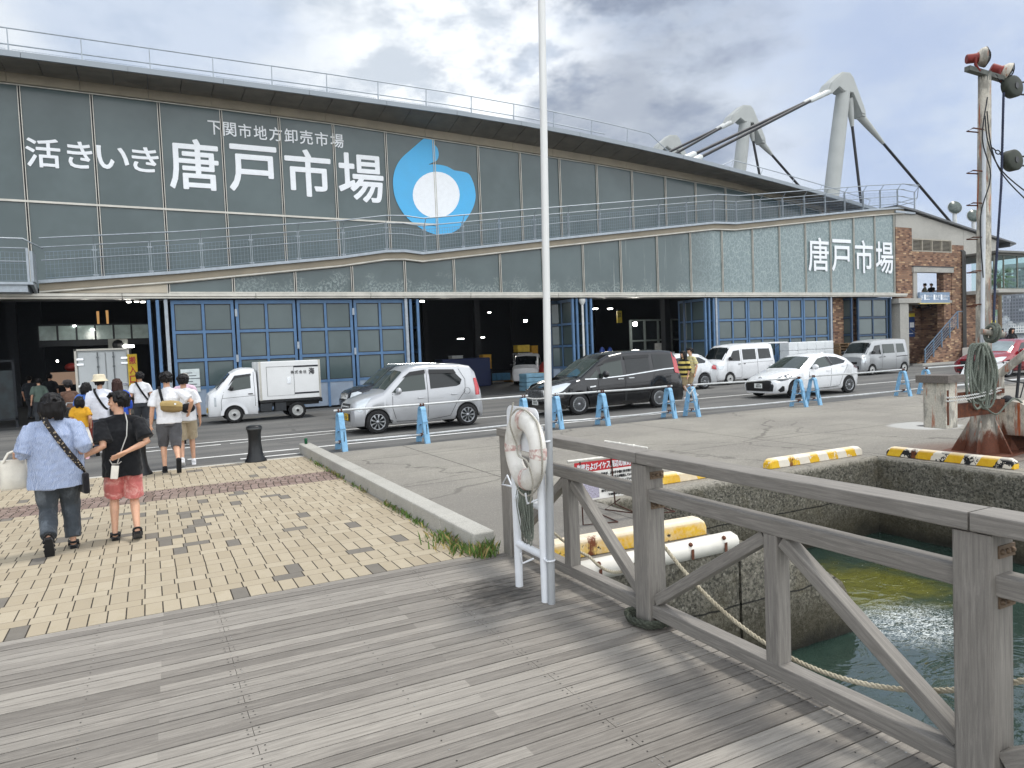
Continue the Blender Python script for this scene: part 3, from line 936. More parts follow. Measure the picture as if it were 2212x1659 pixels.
# ramped walkway: deck slab, tan fascia and round gutter
wk = MB(); fa = MB(); gu = MB()
for (a, za), (b, zb) in zip(WALK[:-1], WALK[1:]):
    ra = lambda y0, y1, d0, d1, m: m.prism([(a, za - d1), (b, zb - d1), (b, zb - d0), (a, za - d0)], lambda u, v, t: Vector((u, t, v)), y0, y1)
    ra(26.78, 28.9, 0.0, 0.10, wk)
    ra(26.90, 27.2, 0.10, 0.33, fa)
    n = max(1, int((b - a) / 2.1))
gu.tube([(x, 26.90, z - 0.37) for x, z in WALK], 0.045, 8)
hb(wk, 'walkway', M_GALV); hb(fa, 'walkway_fascia', M_TAN); hb(gu, 'gutter', M_ALU)
# landing that juts out at the left end
pl = MB(); zl = on_y(30, 609, 26).z
pl.bb(-9, -3.02, 25.95, 28.9, zl - 0.08, zl)
pl.bb(-9, -3.1, 26.05, 28.9, zl - 0.30, zl - 0.08)
pl.prism([(25.95, zl - 0.08), (26.9, zl - .3), (26.9, zl), (25.95, zl)], lambda u, v, t: Vector((t, u, v)), -3.02, -2.94)
hb(pl, 'landing', M_GALV)

# railing of the ramp
POSTX = [-1.31, 0.30, 1.89, 3.53, 5.18, 6.84, 8.52, 10.10, 11.76, 13.44, 15.12, 16.83, 18.50, 20.18, 21.86, 23.55, 25.30, 26.79, 28.46, 30.07, 31.70, 33.33, 34.91, 36.47, 37.95, 39.5]
rl = MB()
RY = 26.83
tops = lambda x: lerp_list(WALK, x)
rp = [-2.78] + POSTX
rl.tube([(x, RY - 0.24, tops(x) + 1.28) for x in [-2.78] + [w[0] for w in WALK[1:]] + [40.6, 41.2]], 0.024, 7)
for h in (1.03, 0.62): rl.tube([(x, RY, tops(x) + h) for x in [-2.78] + [w[0] for w in WALK[1:]]], 0.020, 7)
railing = hb(rl, 'walkway_railing', M_GALV)
for x in POSTX:
    o = MB(); z = tops(x)
    for d in (-0.028, 0.028): o.bb(x + d - 0.008, x + d + 0.008, RY - 0.03, RY + 0.03, z - 0.08, z + 1.03)
    o.bar((x, RY, z + 1.0), (x, RY - 0.25, z + 1.28), 0.016, 0.03)
    o.box((x, RY + 0.02, z + 0.86), (0.16, 0.03, 0.04)); o.box((x, RY + 0.02, z + 0.05), (0.16, 0.03, 0.04))
    hb(o, 'post', M_GALV, railing)
ms = MB()
for a, b in zip(rp[:-1], rp[1:]):
    L = b - a; n = int(L / 0.11)
    for i in range(1, n):
        x = a + L * i / n; z = tops(x)
        if x - a < 0.1 or b - x < 0.1: continue
        ms.bar((x, RY + .02, z + 0.06), (x, RY + .02, z + 0.88), 0.007, 0.007)
    for h in (0.06, 0.2, 0.34, 0.48, 0.76, 0.88):
        ms.bar((a + 0.08, RY + .02, tops(a + .08) + h), (b - 0.08, RY + .02, tops(b - .08) + h), 0.008 if h in (0.06, 0.88) else 0.006, 0.012 if h in (.06, .88) else 0.006)
hb(ms, 'wire_mesh', mat('mesh_wire', '#7d8a98', 0.5, 0.4), railing)
# railing of the left landing
rl = MB(); zt = on_y(30, 517, 26).z
rl.tube([(-9, 25.75, zt), (-3.1, 25.75, zt - 0.01), (-2.75, 26.3, zt - 0.17), (-2.7, 26.6, zt - .17)], 0.024, 7)
for h in (1.02, 0.62): rl.tube([(-9, 26, zl + h), (-3.05, 26, zl + h)], 0.02, 7)
lr = hb(rl, 'landing_railing', M_GALV)
o = MB()
for x in (-7.4, -5.2, -3.05): o.bb(x - 0.03, x + 0.03, 25.97, 26.03, zl, zl + 1.03)
o.bb(-3.0, -2.92, 26.05, 26.8, zl + 0.02, zl + 0.95)
hb(o, 'post', M_GALV, lr)
ms = MB(); x = -9
while x < -3.1:
    ms.bar((x, 26.02, zl + 0.05), (x, 26.02, zl + 0.9), 0.007, 0.007); x += 0.11
for h in (0.05, 0.22, 0.39, 0.56, 0.73, 0.9): ms.bar((-9, 26.02, zl + h), (-3.1, 26.02, zl + h), 0.007, 0.007)
hb(ms, 'wire_mesh', mat('mesh_wire', '#7d8a98', 0.5, 0.4), lr)

# curved roof with its eave
rx = [-60, -40, -20, -10, -3.5, 2, 7.2, 12, 16, 20, 24, 29.2, 34.3, 37.3, 38.5]


def fbz(x):
    if x < 7.2: return lerp_list([(-60, 11.2), (-20, 11.75), (-3.5, 11.80), (7.2, 11.76)], x)
    return lerp_list([(7.2, 11.76), (12, 11.70), (16, 11.56), (20, 11.28), (24, 10.93), (29.2, 10.36), (34.3, 9.74), (37.3, 9.31), (38.5, 9.14)], x)


rf = MB()
rings = [[Vector((x, 27.5, fbz(x) + 0.02)), Vector((x, 27.5, fbz(x) + 0.2)), Vector((x, 60, fbz(x) + 2.2)), Vector((x, 60, fbz(x) + 2.0))] for x in rx]
rf.loft(rings, 0, False)
hb(rf, 'roof', mat('roof_metal', '#7f868b', 0.5, 0.4, 0.1, 0.6))
fs = MB(); i = -60.0
while i < 38.4:
    j = min(38.5, i + 3.0)
    fs.prism([(i, fbz(i)), (j - .012, fbz(j)), (j - .012, fbz(j) + 0.185), (i, fbz(i) + 0.185)], lambda u, v, t: Vector((u, t, v)), 27.40, 27.49); i = j
hb(fs, 'roof_fascia', M_FASC)
sf = MB(); bm_ = MB(); x = -12.0
while x < 36.8:
    b = x + 1.05 - 0.025; bz = lambda u: lerp_list(GTOP, u)
    P = []
    for u in (x, b):
        f = fbz(u); g = bz(u) + 0.32; g = min(g, f - 0.02)
        P.append([Vector((u, 27.47, f + 0.03)), Vector((u, 27.62, f - 0.03)), Vector((u, 28.0, f - 0.02 - (f - g) * 0.30)), Vector((u, 28.55, g + 0.05)), Vector((u, 28.9, g)), Vector((u, 28.9, f + 0.1))])
    sf.loft(P, 0, False)
    bm_.prism([(x, bz(x)), (x + 1.05 - (0.012 if int((x + 12) / 1.05 + .5) % 2 else 0), bz(b)), (x + 1.05 - (0.012 if int((x + 12) / 1.05 + .5) % 2 else 0), bz(b) + 0.34), (x, bz(x) + 0.34)], lambda u, v, t: Vector((u, t, v)), 28.84, 29.3)
    x += 1.05
hb(sf, 'soffit', M_SOFF); hb(bm_, 'cornice_beam', M_TAN)
# end wall under the roof on the ramp side
ew = MB()
ew.prism([(35.0, 8.7), (39.5, 9.25), (39.5, 9.0), (38.4, 9.1), (35.0, 9.62)], lambda u, v, t: Vector((u, t, v)), 29.06, 29.2)
hb(ew, 'gable_infill', M_BEIGE)
# roof railing
rr = MB(); xs = [-9.6 + 2.06 * k for k in range(16)]
RZ = lambda x: fbz(x) + 0.2
for h, dy in ((1.0, 0.0), (0.5, 0.06)): rr.tube([(x, 28.25 + dy, RZ(x) + h) for x in [-9.6, -3.5, 2, 7.2, 12, 16, 20, 21.3, 22.6] if h == 1.0 or x < 21] + ([(24.2, 28.25, RZ(24.2) + 0.1)] if h == 1.0 else []), 0.022, 6)
rrail = hb(rr, 'roof_railing', M_GALV)
for x in xs:
    o = MB(); o.bar((x, 28.32, RZ(x) - 0.1), (x, 28.31, RZ(x) + 0.5), 0.04, 0.05); o.bar((x, 28.31, RZ(x) + 0.48), (x, 28.25, RZ(x) + 1.0), 0.03, 0.03)
    hb(o, 'post', M_GALV, rrail)
ms = MB()
for a, b in zip(xs[:-5], xs[1:-4]):
    for h in (0.12, 0.2, 0.28, 0.36): ms.bar((a + .1, 28.33, RZ(a) + h), (b - .1, 28.33, RZ(b) + h), 0.008, 0.008)
    n = 22
    for i in range(1, n): x = a + (b - a) * i / n; ms.bar((x, 28.33, RZ(x) + .1), (x, 28.33, RZ(x) + .37), 0.006, 0.006)
hb(ms, 'wire_mesh', mat('mesh_wire', '#7d8a98', 0.5, 0.4), rrail)
# second railing round the upper stair on the roof
P = [on_y(1548, 363, 31.5), on_y(1584, 346, 31.5), on_y(1680, 372, 31.5), on_y(1790, 404, 31.5), on_y(1880, 432, 31.5)]
rr = MB(); rr.tube([tuple(p) for p in P], 0.024, 6); rr.tube([tuple(p - Vector((0, 0, 0.5))) for p in P[1:]], 0.02, 6); rr.tube([tuple(p - Vector((0, 0, 0.72))) for p in P[1:]], 0.015, 6)
r2 = hb(rr, 'stair_railing', M_GALV)
for t in (0.0, 0.22, 0.44, 0.62, 0.8, 1.0):
    Q = curve_pts(P[1:], 1); k = t * (len(Q) - 1); i = min(int(k), len(Q) - 2); p = Q[i].lerp(Q[i + 1], k - i)
    o = MB(); o.bar(tuple(p), tuple(p + Vector((-0.12, 0.1, -0.45))), 0.025, 0.025); o.bar(tuple(p + Vector((-0.12, 0.1, -0.43))), tuple(p + Vector((-0.12, 0.1, -1.6))), 0.06, 0.04); hb(o, 'post', M_GALV, r2)
# wrap-around railing on the far end of the walkway
rr = MB(); E0 = [(39.6, RY, 9.35), (41.2, 26.9, 9.28), (43.2, 28.2, 9.1), (43.6, 30, 9.1), (42, 31.5, 9.1)]
for h, o in ((1.28, .25), (1.03, 0), (.62, 0), (.3, 0)): rr.tube([(x + (o if k > 1 else 0), y - (o if k < 2 else 0), z + h) for k, (x, y, z) in enumerate(E0)], 0.021, 6)
r3 = hb(rr, 'end_railing', M_GALV)
for k, (x, y, z) in enumerate(E0[1:]):
    o = MB(); o.bb(x - .035, x + .035, y - .03, y + .03, z - .2, z + 1.05); o.bar((x, y, z + 1), (x + (.25 if k > 0 else 0), y - (.25 if k < 1 else 0), z + 1.28), .02, .03); hb(o, 'post', M_GALV, r3)
ed = MB(); ed.prism([(39.3, 26.8), (41.2, 26.85), (43.3, 28.2), (43.7, 30), (42, 31.6), (39.3, 31.6)], lambda u, v, t: Vector((u, v, t)), 9.0, 9.12)
hb(ed, 'end_deck', M_GALV)

# pylons with their stays
M_PYL = mat('pylon_paint', '#a9aca9', 0.55, 0.0, 0.06, 1.0)
M_CAB = mat('stay_cable', '#26272b', 0.5, 0.2, 0.15, 10)
M_SLEEVE = mat('stay_sleeve', '#c5c8c6', 0.5, 0.1)


def pylon(base, top, lefts, rights, k):
    """raking steel pylon: tapered tube, plated head, stays with white sockets"""
    base = Vector(base); top = Vector(top)
    pm = MB(); ax = (top - base)
    pm.tube([base - ax * 0.3, base + ax * 0.5, top], [0.50 * k, 0.49 * k, 0.44 * k], 18)
    py = hb(pm, 'pylon', M_PYL)
    h = MB()
    hd_ = [(-2.1, -0.45), (-1.75, 0.05), (-0.5, 0.95), (0.25, 1.0), (0.55, 0.75), (1.75, -1.35), (1.8, -1.75), (1.45, -1.75), (0.5, -0.35), (-0.5, -0.35), (-1.0, -0.1), (-1.85, -0.75)]
    h.prism([(u * k, v * k) for u, v in hd_], lambda u, v, t: top + Vector((u, t, v)), -0.36 * k, 0.36 * k)
    for d in (-0.42, 0.36): h.prism([(u * k * 0.92, v * k * 0.92) for u, v in hd_], lambda u, v, t: top + Vector((u, t, v)), d * k, (d + 0.06) * k)
    hb(h, 'pylon_head', M_PYL, py, bevel=0.03 * k)
    for dy, end in lefts:
        c = MB(); a = top + Vector((-1.9 * k, dy, -0.55 * k)); e = Vector(end); d = (e - a)
        c.tube([a, a + d * 0.86, e], 0.095 * k, 8); hb(c, 'stay_cable', M_CAB, py)
        s_ = MB(); s_.tube([a - d * 0.01, a + d * 0.12, a + d * 0.13], [0.2 * k, 0.15 * k, 0.11 * k], 10); hb(s_, 'stay_socket', M_SLEEVE, py); s_ = MB(); s_.tube([a + d * 0.86, a + d * 0.87, e], [0.12 * k, 0.2 * k, 0.24 * k], 10)
        hb(s_, 'stay_socket', M_SLEEVE, py)
    for off, end in rights:
        c = MB(); a = top + Vector(off) * k; e = Vector(end); d = e - a
        c.tube([a, e], 0.095 * k, 8); hb(c, 'stay_cable', M_CAB, py)
        s_ = MB(); s_.tube([a, a + d * 0.10, a + d * 0.23], [0.28 * k, 0.22 * k, 0.12 * k], 10); hb(s_, 'stay_socket', M_PYL, py)


pb, pt_ = on_y(1797, 412, 33), on_y(1822, 192, 33)
pylon(pb, pt_, [(-0.25, on_y(1466, 364, 33)), (0.25, on_y(1453, 355, 33.6))], [((1.6, 0, -1.6), on_y(2062, 490, 33)), ((0.55, 0, -0.6), on_y(1864, 470, 33))], 1.0)
pb, pt_ = on_y(1597, 372, 41.5), on_y(1610, 258, 41.5)
pylon(pb, pt_, [(-0.25, on_y(1425, 351, 41.5)), (0.25, on_y(1413, 344, 42))], [((1.6, 0, -1.6), on_y(1742, 420, 41.5)), ((0.55, 0, -0.6), on_y(1645, 400, 41.5))], 1.0)
pt_ = on_y(1452, 318, 50.2)
pylon(pt_ - Vector((0.8, 0, 6)), pt_, [], [], 1.0)

# lettering on the glass
lt = MB(); lw = lambda Y: (lambda u, v, t: Vector((u, Y - t, v)))


def glass_text(ch, x0, y0, x1, y1, Y, bold):
    a = on_y(x0, y0, Y); b = on_y(x1, y1, Y); c = on_y((x0 + x1) / 2, y0, Y); d = on_y((x0 + x1) / 2, y1, Y)
    put_text(lt, ch, (a.x, b.x, d.z, c.z), lw(Y), bold)


for ch, x0, y0, x1, y1 in (('活', 53, 299, 133, 362), ('き', 143, 306, 202, 364), ('い', 207, 316, 280, 366), ('き', 283, 318, 345, 372),
                           ('唐', 361, 300, 476, 410), ('戸', 491, 314, 602, 415), ('市', 613, 323, 718, 425), ('場', 728, 332, 831, 437)):
    glass_text(ch, x0, y0, x1, y1, 28.975, 0.016)
n = 9; st = '下関市地方卸売市場'
for i, ch in enumerate(st):
    t0, t1 = i / n, (i + 0.9) / n
    x0 = 448 + (746 - 448) * t0; x1 = 448 + (746 - 448) * t1; yo = 28 * (i / (n - 1))
    glass_text(ch, x0, 261 + yo, x1, 291 + yo, 28.975, 0.012)
hb(lt, 'lettering', M_WHITE_S); lt = MB()
for ch, x0, y0, x1, y1 in (('唐', 1745, 513, 1791, 586), ('戸', 1796, 517, 1839, 586), ('市', 1846, 519, 1886, 590), ('場', 1891, 522, 1930, 591)):
    glass_text(ch, x0, y0, x1, y1, 26.925, 0.012)
hb(lt, 'lettering', M_WHITE_S)
# blue brush-stroke emblem with a plain white disc
em = MB()
out = [(500, 762), (528, 738), (552, 729), (585, 735), (600, 748), (605, 772), (624, 798), (631, 842), (618, 876), (590, 889), (566, 902), (600, 900), (650, 905), (690, 916), (730, 938), (776, 946), (826, 962), (852, 1010), (866, 1060), (870, 1120), (852, 1185), (815, 1250), (765, 1315), (700, 1350), (640, 1358), (570, 1342), (500, 1305), (430, 1250), (380, 1185), (347, 1110), (335, 1030), (340, 965), (360, 905), (395, 855), (445, 810)]


def z2(px, py, Y): return on_y(737.3 + px / 3.0, 54.86 + py / 3.0, Y)


pts = [z2(px, py, 28.97) for px, py in out]
cv = curve_pts(pts + [pts[0]], 3)[:-1]
em.add([tuple(p) for p in cv], [tuple(range(len(cv)))])
hb(em, 'emblem', mat('emblem_blue', '#4fb0e3', 0.5, var=0.04, scale=1))
em = MB(); pts = [z2(615 + 152 * math.cos(a * math.pi / 16), 1098 + 150 * math.sin(a * math.pi / 16), 28.962) for a in range(32)]
em.add([tuple(p) for p in pts], [tuple(range(32))])
hb(em, 'emblem_disc', M_WHITE_S)

# hall shell behind the doors
sh = MB()
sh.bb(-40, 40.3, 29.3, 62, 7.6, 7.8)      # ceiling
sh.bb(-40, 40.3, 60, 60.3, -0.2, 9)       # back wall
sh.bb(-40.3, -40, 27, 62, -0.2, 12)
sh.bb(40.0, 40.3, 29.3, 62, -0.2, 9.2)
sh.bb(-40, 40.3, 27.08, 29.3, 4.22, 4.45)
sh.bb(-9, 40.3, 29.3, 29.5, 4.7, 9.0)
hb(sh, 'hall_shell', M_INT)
tag(MB().bb(-40, 40, 27.2, 60, -0.2, 0.002).build('hall_floor', M_INTF), kind='structure')

M_PANE = glass_mat('door_pane', False)
M_PANE.name = 'door_pane'
M_LOWP = mat('door_kick_panel', '#8b98a8', 0.55, 0.05, 0.1, 2)
ZH = zh0 - 0.05


def door_leaf(c, ang, w, rows, cols, panel_h, m=M_BLUE, seed=0):
    """one leaf of a folding door: blue frame, panes, lower sheet"""
    R_ = Matrix.Rotation(ang, 4, 'Z'); T = lambda u, v, t: tuple(R_ @ Vector((u, t, v)) + Vector(c))
    o = MB(); H = ZH - 0.03
    bx = lambda mb, u0, u1, v0, v1, d: mb.prism([(u0, v0), (u1, v0), (u1, v1), (u0, v1)], T, -d, d)
    st_ = 0.10
    for u in (0, w - st_): bx(o, u, u + st_, 0.05, H, 0.05)
    bx(o, st_, w - st_, H - 0.13, H, 0.048)
    zs = [panel_h + (H - 0.13 - panel_h) * i / rows for i in range(rows + 1)]
    for z in zs[:-1]: bx(o, st_, w - st_, z - 0.05, z + 0.05, 0.047)
    cw = (w - 2 * st_) / cols
    for k in range(1, cols): bx(o, st_ + cw * k - 0.045, st_ + cw * k + 0.045, 0.05, H - 0.13, 0.046)
    d = hb(o, 'folding_door', m)
    g = MB(); bx(g, st_ - .01, w - st_ + .01, panel_h, H - 0.1, 0.008); hb(g, 'glass_panes', M_PANE, d)
    fr_ = MB()
    for k in range(cols):
        for i in range(rows):
            u0, u1 = st_ + cw * k + (0.045 if k else 0), st_ + cw * (k + 1) - (0.045 if k < cols - 1 else 0)
            v0, v1 = zs[i] + 0.05, (zs[i + 1] - (0.05 if i < rows - 1 else 0))
            for a in ((u0, u0 + .025, v0, v1), (u1 - .025, u1, v0, v1), (u0, u1, v0, v0 + .03), (u0, u1, v1 - .03, v1)): bx(fr_, *a, 0.03)
    hb(fr_, 'pane_gasket', mat('black_gasket', '#15181d', 0.6), d)
    if panel_h > 0.2:
        p = MB(); bx(p, st_ - .01, w - st_ + .01, 0.08, panel_h - 0.04, 0.02); hb(p, 'kick_panel', M_LOWP, d)
    return d


for a, b in zip(LOWX[:4], LOWX[1:5]): door_leaf((a + 0.03, 27.12, 0), 0, b - a - 0.06, 3, 2, 1.02)
for a, b in zip((25.6, 27.68, 29.72, 31.76), (27.66, 29.70, 31.74, 33.77)): door_leaf((a + .02, 27.12, 0), 0, b - a - 0.04, 3, 2, 1.0)
door_leaf((36.2, 27.12, 0), 0, 2.6, 3, 2, 0.9, M_BLUED)
# folded leaves standing edge-on beside the openings
for x in (0.16, 0.42): door_leaf((x, 26.9, 0), rad(88), 2.0, 3, 2, 1.0)
for x in (9.42, 9.72): door_leaf((x, 26.95, 0), rad(86), 2.0, 3, 2, 1.0)
door_leaf((on_y(1187, 700, 28.5).x, 28.5, 0), rad(-28), 1.7, 3, 2, 1.0, M_BLUED)
for x in (17.0, 17.22, 17.72, 17.98): door_leaf((x, 26.95, 0), rad(92 if x > 17.5 else 88), 2.0, 3, 2, 1.0)
door_leaf((on_y(1476, 700, 28.5).x, 28.5, 0), rad(-35), 1.9, 3, 2, 1.0, M_BLUED)
for x in (24.75, 25.0, 25.3): door_leaf((x, 26.97, 0), rad(90), 2.0, 3, 2, 1.0)
for x in (33.95, 35.6, 39.0): door_leaf((x, 27.0, 0), rad(90), 1.6, 3, 2, 1.0, M_BLUED)
o = MB(); o.tube([(17.40, 26.80, 0), (17.40, 26.80, ZH - 0.3)], 0.05, 10); o.lathe([(0.05, 0), (0.14, 0.15), (0.14, 0.28)], (17.40, 26.80, ZH - 0.34), 10)
hb(o, 'downpipe', mat('pipe_white', '#c9cbc8', 0.5))
for x in (0.68, 9.24, 25.45, 33.85): o = MB(); o.bb(x - 0.055, x + 0.055, 26.96, 27.2, 0, ZH); hb(o, 'door_jamb', M_GALV)
for x, z, m_ in ((3.02 - .1, 3.62, 0), (2.88, 2.0, 0), (7.14, 3.62, 0), (7.14, 2.1, 0), (5.02, 2.4, 0)):
    o = MB(); o.box((x, 27.05, z), (0.08, 0.03, 0.26)); hb(o, 'door_hinge', M_GALV)
# inner columns, gallery and lamps of the hall
ic = MB()
for x in (-6, 4, 12, 20, 28, 36):
    for y in (34, 44, 54): ic.bb(x - .2, x + .2, y - .2, y + .2, 0, 7.6)
for x in range(-40, 40, 8): ic.bb(x, x + .3, 29.6, 60, 7.0, 7.59)
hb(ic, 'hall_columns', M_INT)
# ---------------------------------------------------------------- brick wing
def brick_mat():
    t = NT('brick'); p = t.pos(); x, y, z = t.sep(p); nrm = t.normal(); nx = t.sep(nrm)[0]
    u = t.math('ADD', x, y)
    v = t.comb(u, z, 0.0)
    b = t.n.new('ShaderNodeTexBrick'); t.l.new(v, b.inputs['Vector'])
    b.inputs['Scale'].default_value = 1.0; b.inputs['Brick Width'].default_value = 0.27; b.inputs['Row Height'].default_value = 0.105
    b.inputs['Mortar Size'].default_value = 0.010; b.inputs['Mortar Smooth'].default_value = 0.2; b.inputs['Bias'].default_value = -0.1
    b.inputs['Color1'].default_value = (*lin('#8a6450'), 1); b.inputs['Color2'].default_value = (*lin('#8a6450'), 1); b.inputs['Mortar'].default_value = (*lin('#6e6156'), 1)
    n = t.noise(p, 2.0, 5, 0.6)
    r = b.outputs['Color']; b.inputs['Color1'].default_value = (0, 0, 0, 1); b.inputs['Color2'].default_value = (1, 1, 1, 1); b.inputs['Mortar'].default_value = (.5, .5, .5, 1)
    c = t.mix(t.rng(r, 0.0, 1.0, smooth=False), lin('#6d4d40'), lin('#ab876c'))
    c = t.mix(t.rng(r, 0.72, 0.95), c, lin('#c8ab88')); c = t.mix(t.rng(r, 0.0, 0.2, .6, 0), c, lin('#58403a'))
    c = t.mix(b.outputs['Fac'], c, lin('#74685d'))
    c = t.mix(t.rng(n, 0.4, 0.7, 0, 0.25), c, lin('#8d7a68'))
    t.set(col=c, rough=0.85, spec=0.2); t.bump(b.outputs['Fac'], -0.4, 0.01)
    return t.m


M_BRICK = brick_mat()
wing = empty('brick_building', (40, 27, 0), 0, 'brown brick wing with a sloping concrete gable, outside stair and glazed corner room', 'building')
WOFF = Vector((-40, -27, 0))


def wb(mb, name, m, parent=None, **k):
    mb.v = [tuple(Vector(p) + WOFF) for p in mb.v]
    return mb.build(name, m, parent or wing, **k)


F = lambda px, py: on_y(px, py, 27)
xa, xb, xc, xd, xe, xf = 39.55, 41.05, 44.95, 45.8, 49.4, 49.95
roofz = lambda x: lerp_list([(39.3, 9.32), (41.3, 9.08), (47.6, 8.08), (51.5, 7.5)], x)
g = MB()   # concrete gable, its opening left for the louvre
prof = lambda x0, x1, z0, f: [(x0, z0), (x1, z0), (x1, f(x1)), (x0, f(x0))]
W2 = lambda u, v, t: Vector((u, t, v))
g.prism(prof(xa, xb, 8.2, roofz), W2, 27.0, 27.3)
g.prism(prof(xb, xc, 7.58, roofz), W2, 27.0, 27.3)
g.prism(prof(xc, 46.2, 7.32, roofz), W2, 27.0, 27.3)
g.prism(prof(46.2, xf, 6.75, roofz), W2, 26.99, 27.29)
wb(g, 'concrete_gable', M_CONCW)
w = MB()
w.bb(xa, xb, 27.0, 27.3, 3.85, 8.2)
w.bb(xb, xc, 27.0, 27.3, 5.95, 6.85)
w.bb(xc, 46.2, 27.0, 27.3, 0, 7.32)
w.bb(44.2, xc, 27.05, 27.5, 0, 5.9)
w.bb(46.2, 48.1, 27.0, 27.3, 0, 4.35)
w.bb(48.9, xe, 27.0, 27.3, 0, 4.35)
w.bb(48.1, 48.9, 27.0, 27.3, 3.1, 4.35); w.bb(48.1, 48.9, 27.0, 27.3, 0, 0.5)
for i in range(5):
    for j in range(13):
        if (i + j) % 2: w.bb(48.1 + i * .16, 48.26 + i * .16, 27.05, 27.25, 0.5 + j * .2, 0.7 + j * .2)
w.bb(xe, xf, 27.0, 27.3, 3.25, 4.35)
w.bb(40.3, 45.0, 29.0, 29.3, 0, 3.9)
w.bb(45.0, 45.2, 27.3, 29.3, 0, 4.0)
wb(w, 'wall', M_BRICK)
rf = MB(); pts = [(39.4, 9.34), (41.3, 9.12), (47.6, 8.12), (51.6, 7.52)]
rf.loft([[Vector((x, 26.75, z)), Vector((x, 26.75, z + .11)), Vector((x, 36, z + .11)), Vector((x, 36, z))] for x, z in pts], 0, False)
rf.prism([(51.0, 7.35), (51.6, 7.53), (51.6, 7.6), (51.0, 7.6)], W2, 26.8, 36)
wb(rf, 'roof', mat('wing_roof', '#5c5e60', 0.5, 0.2))
lv = MB(); lv.bb(xb, xc, 27.15, 27.25, 6.85, 7.58)
lf = wb(lv, 'louvre', mat('louvre_dark', '#3a3936', 0.8))
sl_ = MB()
for i in range(9):
    z = 6.9 + i * 0.078; sl_.prism([(27.0, z), (27.12, z + .045), (27.12, z + .06), (27.0, z + .018)], lambda u, v, t: Vector((t, u, v)), xb + 0.02, xc - 0.02)
for k in range(5): x = xb + 0.03 + (xc - xb - 0.06) * k / 4; sl_.bb(x - .03, x + .03, 26.985, 27.1, 6.85, 7.58)
sl_.bb(xb, xc, 26.98, 27.1, 7.52, 7.6); sl_.bb(xb, xc, 26.98, 27.1, 6.82, 6.88)
wb(sl_, 'louvre_blades', mat('louvre_beige', '#a39c8e', 0.6, 0.1), lf)
c = MB(); c.bb(xb - .05, 44.95, 26.88, 27.28, 5.58, 5.88); wb(c, 'lintel', M_CONCW)
c = MB(); c.bb(xb - .05, 45.0, 26.86, 27.2, 5.885, 5.94); wb(c, 'lintel_flashing', mat('dark_flashing', '#2b2c30', 0.5))
c = MB(); c.bb(xb + .02, xb + .38, 26.95, 27.35, 3.8, 5.58); wb(c, 'terrace_jamb', M_CONCW)
c = MB(); c.bb(xb, 45, 27.0, 33, 3.72, 3.9); wb(c, 'terrace_floor', M_CONCW)
c = MB(); c.bb(39.3, 41.4, 26.7, 27.2, 3.72, 4.0); c.bb(39.55, 40.35, 26.8, 27.35, 0, 3.72); wb(c, 'concrete_pillar', M_CONCW)
c = MB()
for k in range(3): c.tube([(45.92 + .13 * k, 26.9, 0), (45.92 + .13 * k, 26.9, 6.9), (45.92 + .13 * k, 27.05, 7.05)], 0.05, 8)
wb(c, 'downpipe', mat('pipe_dark', '#3f3d3a', 0.5, 0.1))
# glazed corner room on the upper floor
by0 = 25.3
c = MB(); c.bb(46.3, 50.6, by0 - .1, 31, 4.2, 4.42); c.prism([(46.3, 4.2), (50.0, 4.2), (50.3, 4.35), (46.3, 4.35)], W2, by0 - .3, by0 - .1); wb(c, 'bay_floor', M_CONCW)
c = MB(); c.bb(46.2, 50.8, by0 - .35, 31, 6.62, 6.74); c.bb(46.4, 50.4, by0 - .1, 31, 6.5, 6.618); wb(c, 'bay_roof', mat('bay_roof_grey', '#6d6c66', 0.6, 0.1))
tg = NT('clear_glass'); tg.set(col=(0.75, 0.88, 0.85), rough=0.02, trans=1.0, ior=1.08, spec=0.9); M_CLEAR = tg.m
c = MB(); c.bb(46.4, 50.5, by0, by0 + .012, 4.42, 6.5); c.bb(50.49, 50.505, by0 + .02, 29, 4.42, 6.5); wb(c, 'bay_glass', M_CLEAR)
c = MB()
for x in (46.4, 47.4, 48.9, 50.45): c.bb(x - .03, x + .03, by0 - .03, by0 + .05, 4.42, 6.5)
c.bb(46.4, 50.5, by0 - .035, by0 + .05, 4.42, 4.48); c.bb(47.45, 48.3, 26.5, 26.7, 4.42, 6.5); wb(c, 'bay_frame', mat('bay_frame_grey', '#77796f', 0.5, 0.2))
# outside stair
sx0, sx1, n = 41.35, 44.6, 13
c = MB()
for i in range(n): x = sx0 + (sx1 - sx0) * i / n; c.bb(x, sx1, 26.55, 26.8 + .0, 0, 2.2 * (i + 1) / n) if False else c.prism([(x, 0), (x + (sx1 - sx0) / n, 0), (x + (sx1 - sx0) / n, 2.2 * (i + 1) / n), (x, 2.2 * (i + 1) / n)], W2, 26.5, 26.98)
c.bb(sx1, 44.95, 26.5, 26.98, 0, 2.2)
st = wb(c, 'stair', M_BRICK)
c = MB(); zz = lambda x: 2.2 * (x - sx0) / (sx1 - sx0)
for h in (0.95, 0.75, 0.58, 0.41, 0.24): c.bar((sx0 - .1, 26.47, zz(sx0 - .1) + h), (sx1, 26.47, 2.2 + h), 0.05 if h > .9 else 0.02, 0.05 if h > .9 else 0.035)
c.bar((sx1, 26.47, 3.15), (sx1 + .5, 26.47, 3.15), .05, .05)
for k in range(5): x = sx0 + (sx1 - sx0) * k / 4; c.bb(x - .03, x + .03, 26.44, 26.5, zz(x) - .1, zz(x) + .95)
wb(c, 'stair_railing', mat('rail_bluegrey', '#6d8296', 0.5, 0.3), st)
